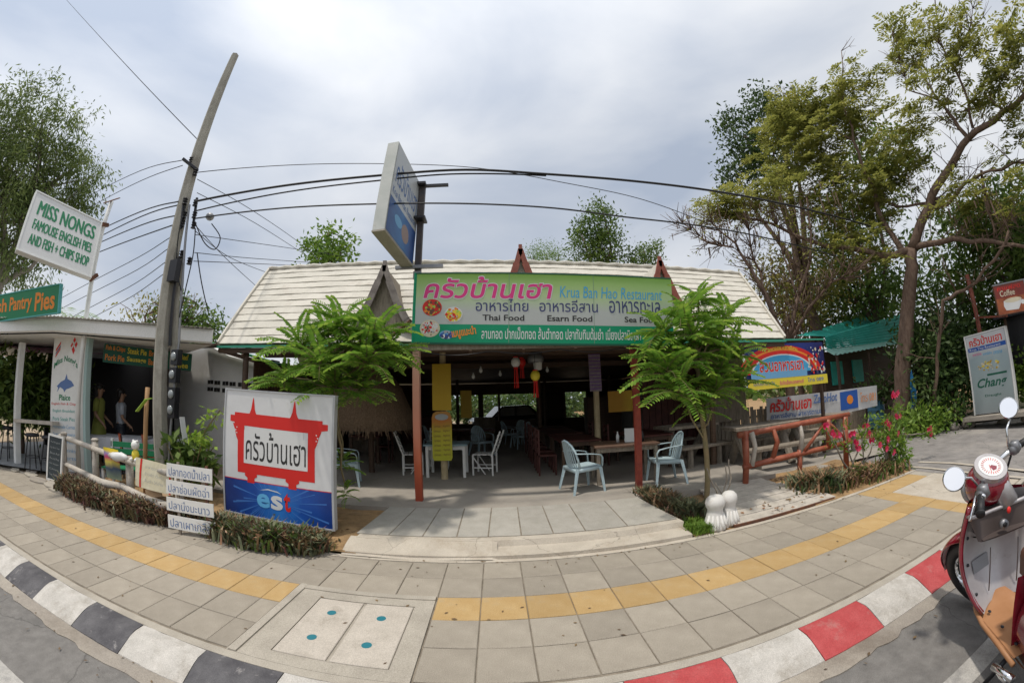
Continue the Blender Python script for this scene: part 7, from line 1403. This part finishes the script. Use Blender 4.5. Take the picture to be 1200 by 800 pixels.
b = MB(); b.tube([(.88, .17, .98), (.94, .20, .90), (1.0, .12, .80), (1.02, .02, .72)], .007, 6); b.tube([(.88, -.17, .98), (.95, -.18, .88), (1.0, -.08, .78)], .007, 6); sp('cable', b, M['black_r'], True)
# body, seat, stand
def body(u, v):
    x = -.42 + .87 * u; a = v * PI; hw = (.13 + .04 * math.sin(PI * u)) ; zc = .50 - .05 * u; h = .20 - .06 * abs(u - .6)
    return (x, hw * math.cos(a) * (1 if True else 0), zc - .10 + h * math.sin(a) * 1.15)
b = MB(); b.grid(body, 18, 14); b.grid(lambda u, v: (-.42 + .87 * u, (.13 + .04 * math.sin(PI * u)) * (1 - .25 * v), .40 - .05 * u - .14 * v), 16, 3); b.grid(lambda u, v: (-.42 + .87 * u, -(.13 + .04 * math.sin(PI * u)) * (1 - .25 * v), .40 - .05 * u - .14 * v), 16, 3)
b.grid(lambda u, v: (.44 + .02 * math.sin(PI * v), (u - .5) * .29, .28 + .36 * v), 10, 8); sp('rear_body', b, M['sc_red'])
b = MB(); b.grid(lambda u, v: (-.40 + .90 * u, (.13 - .03 * u * u) * math.cos(v * PI), .70 + .06 * math.sin(v * PI) ** .6 - .03 * math.sin(PI * u) + .02 * (1 - u)), 18, 12); b.grid(lambda u, v: (-.40 + .90 * u, (.13 - .03 * u * u) * (1 - 2 * v), .62), 18, 2)
for s_ in (1, -1): b.grid(lambda u, v: (-.40 + .90 * u, s_ * (.13 - .03 * u * u), .70 - .08 * v), 18, 1)
b.grid(lambda u, v: (.50, (.10) * (1 - 2 * u), .62 + .09 * v), 4, 2); sp('seat', b, M['sc_seat'])
b = MB(); b.tube([(-.3, 0, .40), (.05, .02, .30), (.3, .0, .24)], [.10, .13, .09], 12); sp('engine', b, M['metal_g'])
b = MB(); b.tube([(.46, .14, .20), (.50, .24, .03)], [.014, .012], 8); b.bar((.47, .25, .012), (.54, .25, .012), .05, .012); sp('side_stand', b, M['metal_d'])
b = MB(); b.ball((.36, .22, .20), .04, 10, 0, (1.6, .6, .6)); b.tube([(.28, .20, .22), (.42, .24, .21)], .020, 8); sp('footrest', b, M['steel'])
b = MB(); b.tube([(.1, -.13, .25), (-.35, -.16, .30)], [.04, .055], 12); sp('exhaust', b, M['steel'])

for s_ in (-1, 1): b = MB(); b.ball((1.03, s_ * .125, .86), .03, 10, 0, (1, 1, .7)); sp('turn_signal', b, M['p_orange'], True)
b = MB(); b.tube([(.965, -.17, .66), (.90, -.06, .64), (.90, .06, .64), (.965, .17, .66)], .004, 5); sp('panel_seam', b, M['p_dark'])
for y in (-.09, .09): b = MB(); b.tube([(.845, y, .36), (.835, y, .62)], .0035, 5); sp('panel_rib', b, M['sc_dk'])
b = MB(); b.ball((.80, .10, .83), .018, 10, 0, (.5, 1, 1)); sp('switch_button', b, M['p_red'], True)
b = MB(); b.tube([(-.38, .14, .60), (-.2, .165, .56), (.1, .17, .50), (.28, .15, .44)], .008, 6); b.tube([(-.38, -.14, .60), (-.2, -.165, .56), (.1, -.17, .50), (.28, -.15, .44)], .008, 6); sp('side_trim', b, M['steel'])
b = MB(); b.bx(-.50, -.44, -.09, .09, .48, .58); sp('tail_light', b, M['p_red'], smooth=False)

# ================================================================ PEOPLE IN THE PIE SHOP
M['skin'] = mat('skin', (.30, .17, .11), .5); M['hair'] = mat('hair_black', (.012, .01, .01), .4)
def skinned(name, chains, par, m, sub=1):
    """chains: list of [(x,y,z,r), ...]; joints shared by rounding; one continuous surface"""
    vs, rs, es, idx = [], [], [], {}
    for ch in chains:
        prev = None
        for (x, y, z, r) in ch:
            k = (round(x, 4), round(y, 4), round(z, 4))
            if k not in idx: idx[k] = len(vs); vs.append((x, y, z)); rs.append(r)
            if prev is not None and prev != idx[k]: es.append((prev, idx[k]))
            prev = idx[k]
    me = bpy.data.meshes.new(name); me.from_pydata(vs, es, []); o = bpy.data.objects.new(name, me); C.objects.link(o)
    md = o.modifiers.new('skin', 'SKIN'); 
    for i, r in enumerate(rs): me.skin_vertices[0].data[i].radius = (r, r); me.skin_vertices[0].data[i].use_root = (i == 0)
    sb = o.modifiers.new('sub', 'SUBSURF'); sb.levels = sub; sb.render_levels = sub
    dg = bpy.context.evaluated_depsgraph_get(); dg.update(); m2 = bpy.data.meshes.new_from_object(o.evaluated_get(dg)); m2.materials.clear(); m2.materials.append(m); m2.polygons.foreach_set('use_smooth', [True] * len(m2.polygons))
    C.objects.unlink(o); bpy.data.objects.remove(o); m2.name = name; return link(name, m2, par)
def person(label, loc, rz, h, top, bottom, dress=False, hair_len=.1):
    k = h / 1.7; t = thing('person', label, 'person', loc, rz); S_ = lambda ch: [(x * k, y * k, z * k, r * k) for x, y, z, r in ch]
    ch = [[(0, 0, .93, .125), (0, 0, 1.08, .11), (0, .01, 1.25, .125), (0, .01, 1.38, .10), (0, 0, 1.45, .052), (0, -.01, 1.53, .075), (0, -.015, 1.62, .085), (0, -.01, 1.67, .06)]]
    for s_ in (-1, 1):
        ch.append([(0, 0, .93, .125), (s_ * .09, 0, .88, .10), (s_ * .10, -.01, .48, .058), (s_ * .10, .02, .10, .038), (s_ * .10, -.10, .03, .035), (s_ * .105, -.16, .025, .022)])
        hx, hy, hz = s_ * .26, -.18, .93
        ch.append([(0, .01, 1.38, .10), (s_ * .17, .01, 1.37, .058), (s_ * .24, .0, 1.10, .042), (hx, hy + .04, hz + .04, .026), (hx, hy, hz, .032), (hx, hy - .03, hz - .03, .028)])
        for f, (dx, L0) in enumerate(((-.026, .055), (-.009, .066), (.009, .062), (.026, .048))): ch.append([(hx, hy - .03, hz - .03, .028), (hx + dx, hy - .055, hz - .05, .009), (hx + dx, hy - .07, hz - .05 - L0, .007)])
        ch.append([(hx, hy, hz, .032), (hx - s_ * .035, hy - .02, hz - .02, .010), (hx - s_ * .045, hy - .05, hz - .045, .008)])
    bd_ = skinned('body', [S_(c_) for c_ in ch], t, M['skin'])
    b = MB(); b.ball((0, -.10 * k, 1.585 * k), .016 * k, 8, 0, (.8, 1.2, 1.3)); obj('nose', b, M['skin'], t, True)
    for s_ in (-1, 1):
        b = MB(); b.ball((s_ * .033 * k, -.088 * k, 1.61 * k), .010 * k, 8); obj('eye', b, M['hair'], t, True); b = MB(); b.ball((s_ * .087 * k, 0, 1.59 * k), .022 * k, 8, 0, (.4, .8, 1.3)); obj('ear', b, M['skin'], t, True)
    b = MB(); b.ball((0, -.092 * k, 1.545 * k), .018 * k, 8, 0, (1.3, .4, .35)); obj('mouth', b, M['p_brown'], t, True)
    b = MB(); b.ball((0, .02 * k, 1.645 * k), .10 * k, 14, 0, (1, 1.05, .85)); b.ball((0, .055 * k, (1.60 - hair_len / 2) * k), .075 * k, 12, 0, (1.1, .7, 1 + hair_len * 6)); obj('hair', b, M['hair'], t, True)
    # clothes follow the trunk
    b = MB(); b.lathe([(.135 * k, .90 * k), (.128 * k, 1.05 * k), (.145 * k, 1.25 * k), (.150 * k, 1.36 * k), (.10 * k, 1.425 * k), (.06 * k, 1.44 * k)], n=18, sx=1.18, sy=.85)
    for s_ in (-1, 1): b.tube([(s_ * .13 * k, .01, 1.385 * k), (s_ * .20 * k, .005, 1.30 * k), (s_ * .235 * k, 0, 1.16 * k)], [.07 * k, .066 * k, .062 * k], 12)
    obj('shirt', b, top, t, True)
    b = MB()
    if dress: b.lathe([(.23 * k, .46 * k), (.20 * k, .62 * k), (.165 * k, .85 * k), (.138 * k, 1.0 * k)], n=20, sx=1.05, sy=.9)
    else:
        b.lathe([(.15 * k, .80 * k), (.155 * k, .88 * k), (.14 * k, .97 * k)], n=18, sx=1.1, sy=.9)
        for s_ in (-1, 1): b.tube([(s_ * .085 * k, 0, .90 * k), (s_ * .10 * k, -.01 * k, .48 * k), (s_ * .10 * k, .015 * k, .12 * k)], [.10 * k, .078 * k, .062 * k], 12)
    obj('skirt' if dress else 'trousers', b, bottom, t, True)
    return t
lam('yg', (.22, .24, .05), .8); lam('shirt_w', (.34, .36, .40), .8)
person('woman in a yellow green dress standing in the pie shop with her back turned', (-9.25, 5.85, .07), PI - .9, 1.92, M['yg'], M['yg'], True, .16)
person('person in a white shirt and black trousers standing deeper in the pie shop', (-9.0, 6.35, .07), PI - .5, 1.85, M['shirt_w'], M['p_black'], False, .05)


# ================================================================ one mesh per separate piece; single-part things become that mesh
SPLIT = {'seam': 'seam', 'roof_beams': 'roof_beam', 'clamp': 'clamp', 'foot': 'foot', 'side_window': 'side_window', 'headlight': 'headlight', 'bracket': 'bracket', 'rafter': 'rafter', 'rear_leg': 'rear_leg', 'arm': 'arm', 'blue_print': 'blue_print', 'collar': 'collar', 'flag_print': 'flag_print', 'emblem_print': 'emblem_print', 'logo_print': 'logo_print', 'cable': 'cable', 'rear_wall': 'rear_wall', 'head_and_feet': 'head_and_feet'}
for o in list(C.objects):
    st = o.name.split('.')[0]
    if o.type != 'MESH' or st not in SPLIT or o.parent is None or o.children: continue
    me = o.data
    if me.users > 1: continue
    n = len(me.vertices); par = list(range(n))
    def find(a):
        while par[a] != a: par[a] = par[par[a]]; a = par[a]
        return a
    for p_ in me.polygons:
        v_ = list(p_.vertices); r0_ = find(v_[0])
        for q_ in v_[1:]: par[find(q_)] = r0_
    groups = {}
    for p_ in me.polygons: groups.setdefault(find(p_.vertices[0]), []).append(p_)
    if len(groups) < 2 or len(groups) > 60: continue
    co = [tuple(v_.co) for v_ in me.vertices]; mts = list(me.materials); first_ = True
    new = []
    for gp in groups.values():
        ids = sorted({i for p_ in gp for i in p_.vertices}); mp2 = {a: k for k, a in enumerate(ids)}
        m2 = bpy.data.meshes.new(SPLIT[st]); m2.from_pydata([co[i] for i in ids], [], [[mp2[i] for i in p_.vertices] for p_ in gp])
        for q_ in mts: m2.materials.append(q_)
        m2.polygons.foreach_set('material_index', [p_.material_index for p_ in gp]); m2.polygons.foreach_set('use_smooth', [p_.use_smooth for p_ in gp]); m2.update(); new.append(m2)
    o.data = new[0]
    for m2 in new[1:]:
        c_ = o.copy(); c_.data = m2; C.objects.link(c_)
    if st == 'roof_beams': o.name = 'roof_beam'
bpy.context.view_layer.update()
for e in list(C.objects):
    if e.type == 'EMPTY' and e.parent is None and 'category' in e and len(e.children) == 1 and not e.children[0].children:
        c_ = e.children[0]; mw = c_.matrix_world.copy(); nm = e.name
        for k_ in ('label', 'category', 'group'):
            if k_ in e: c_[k_] = e[k_]
        c_.parent = None; c_.matrix_world = mw; bpy.data.objects.remove(e); c_.name = nm
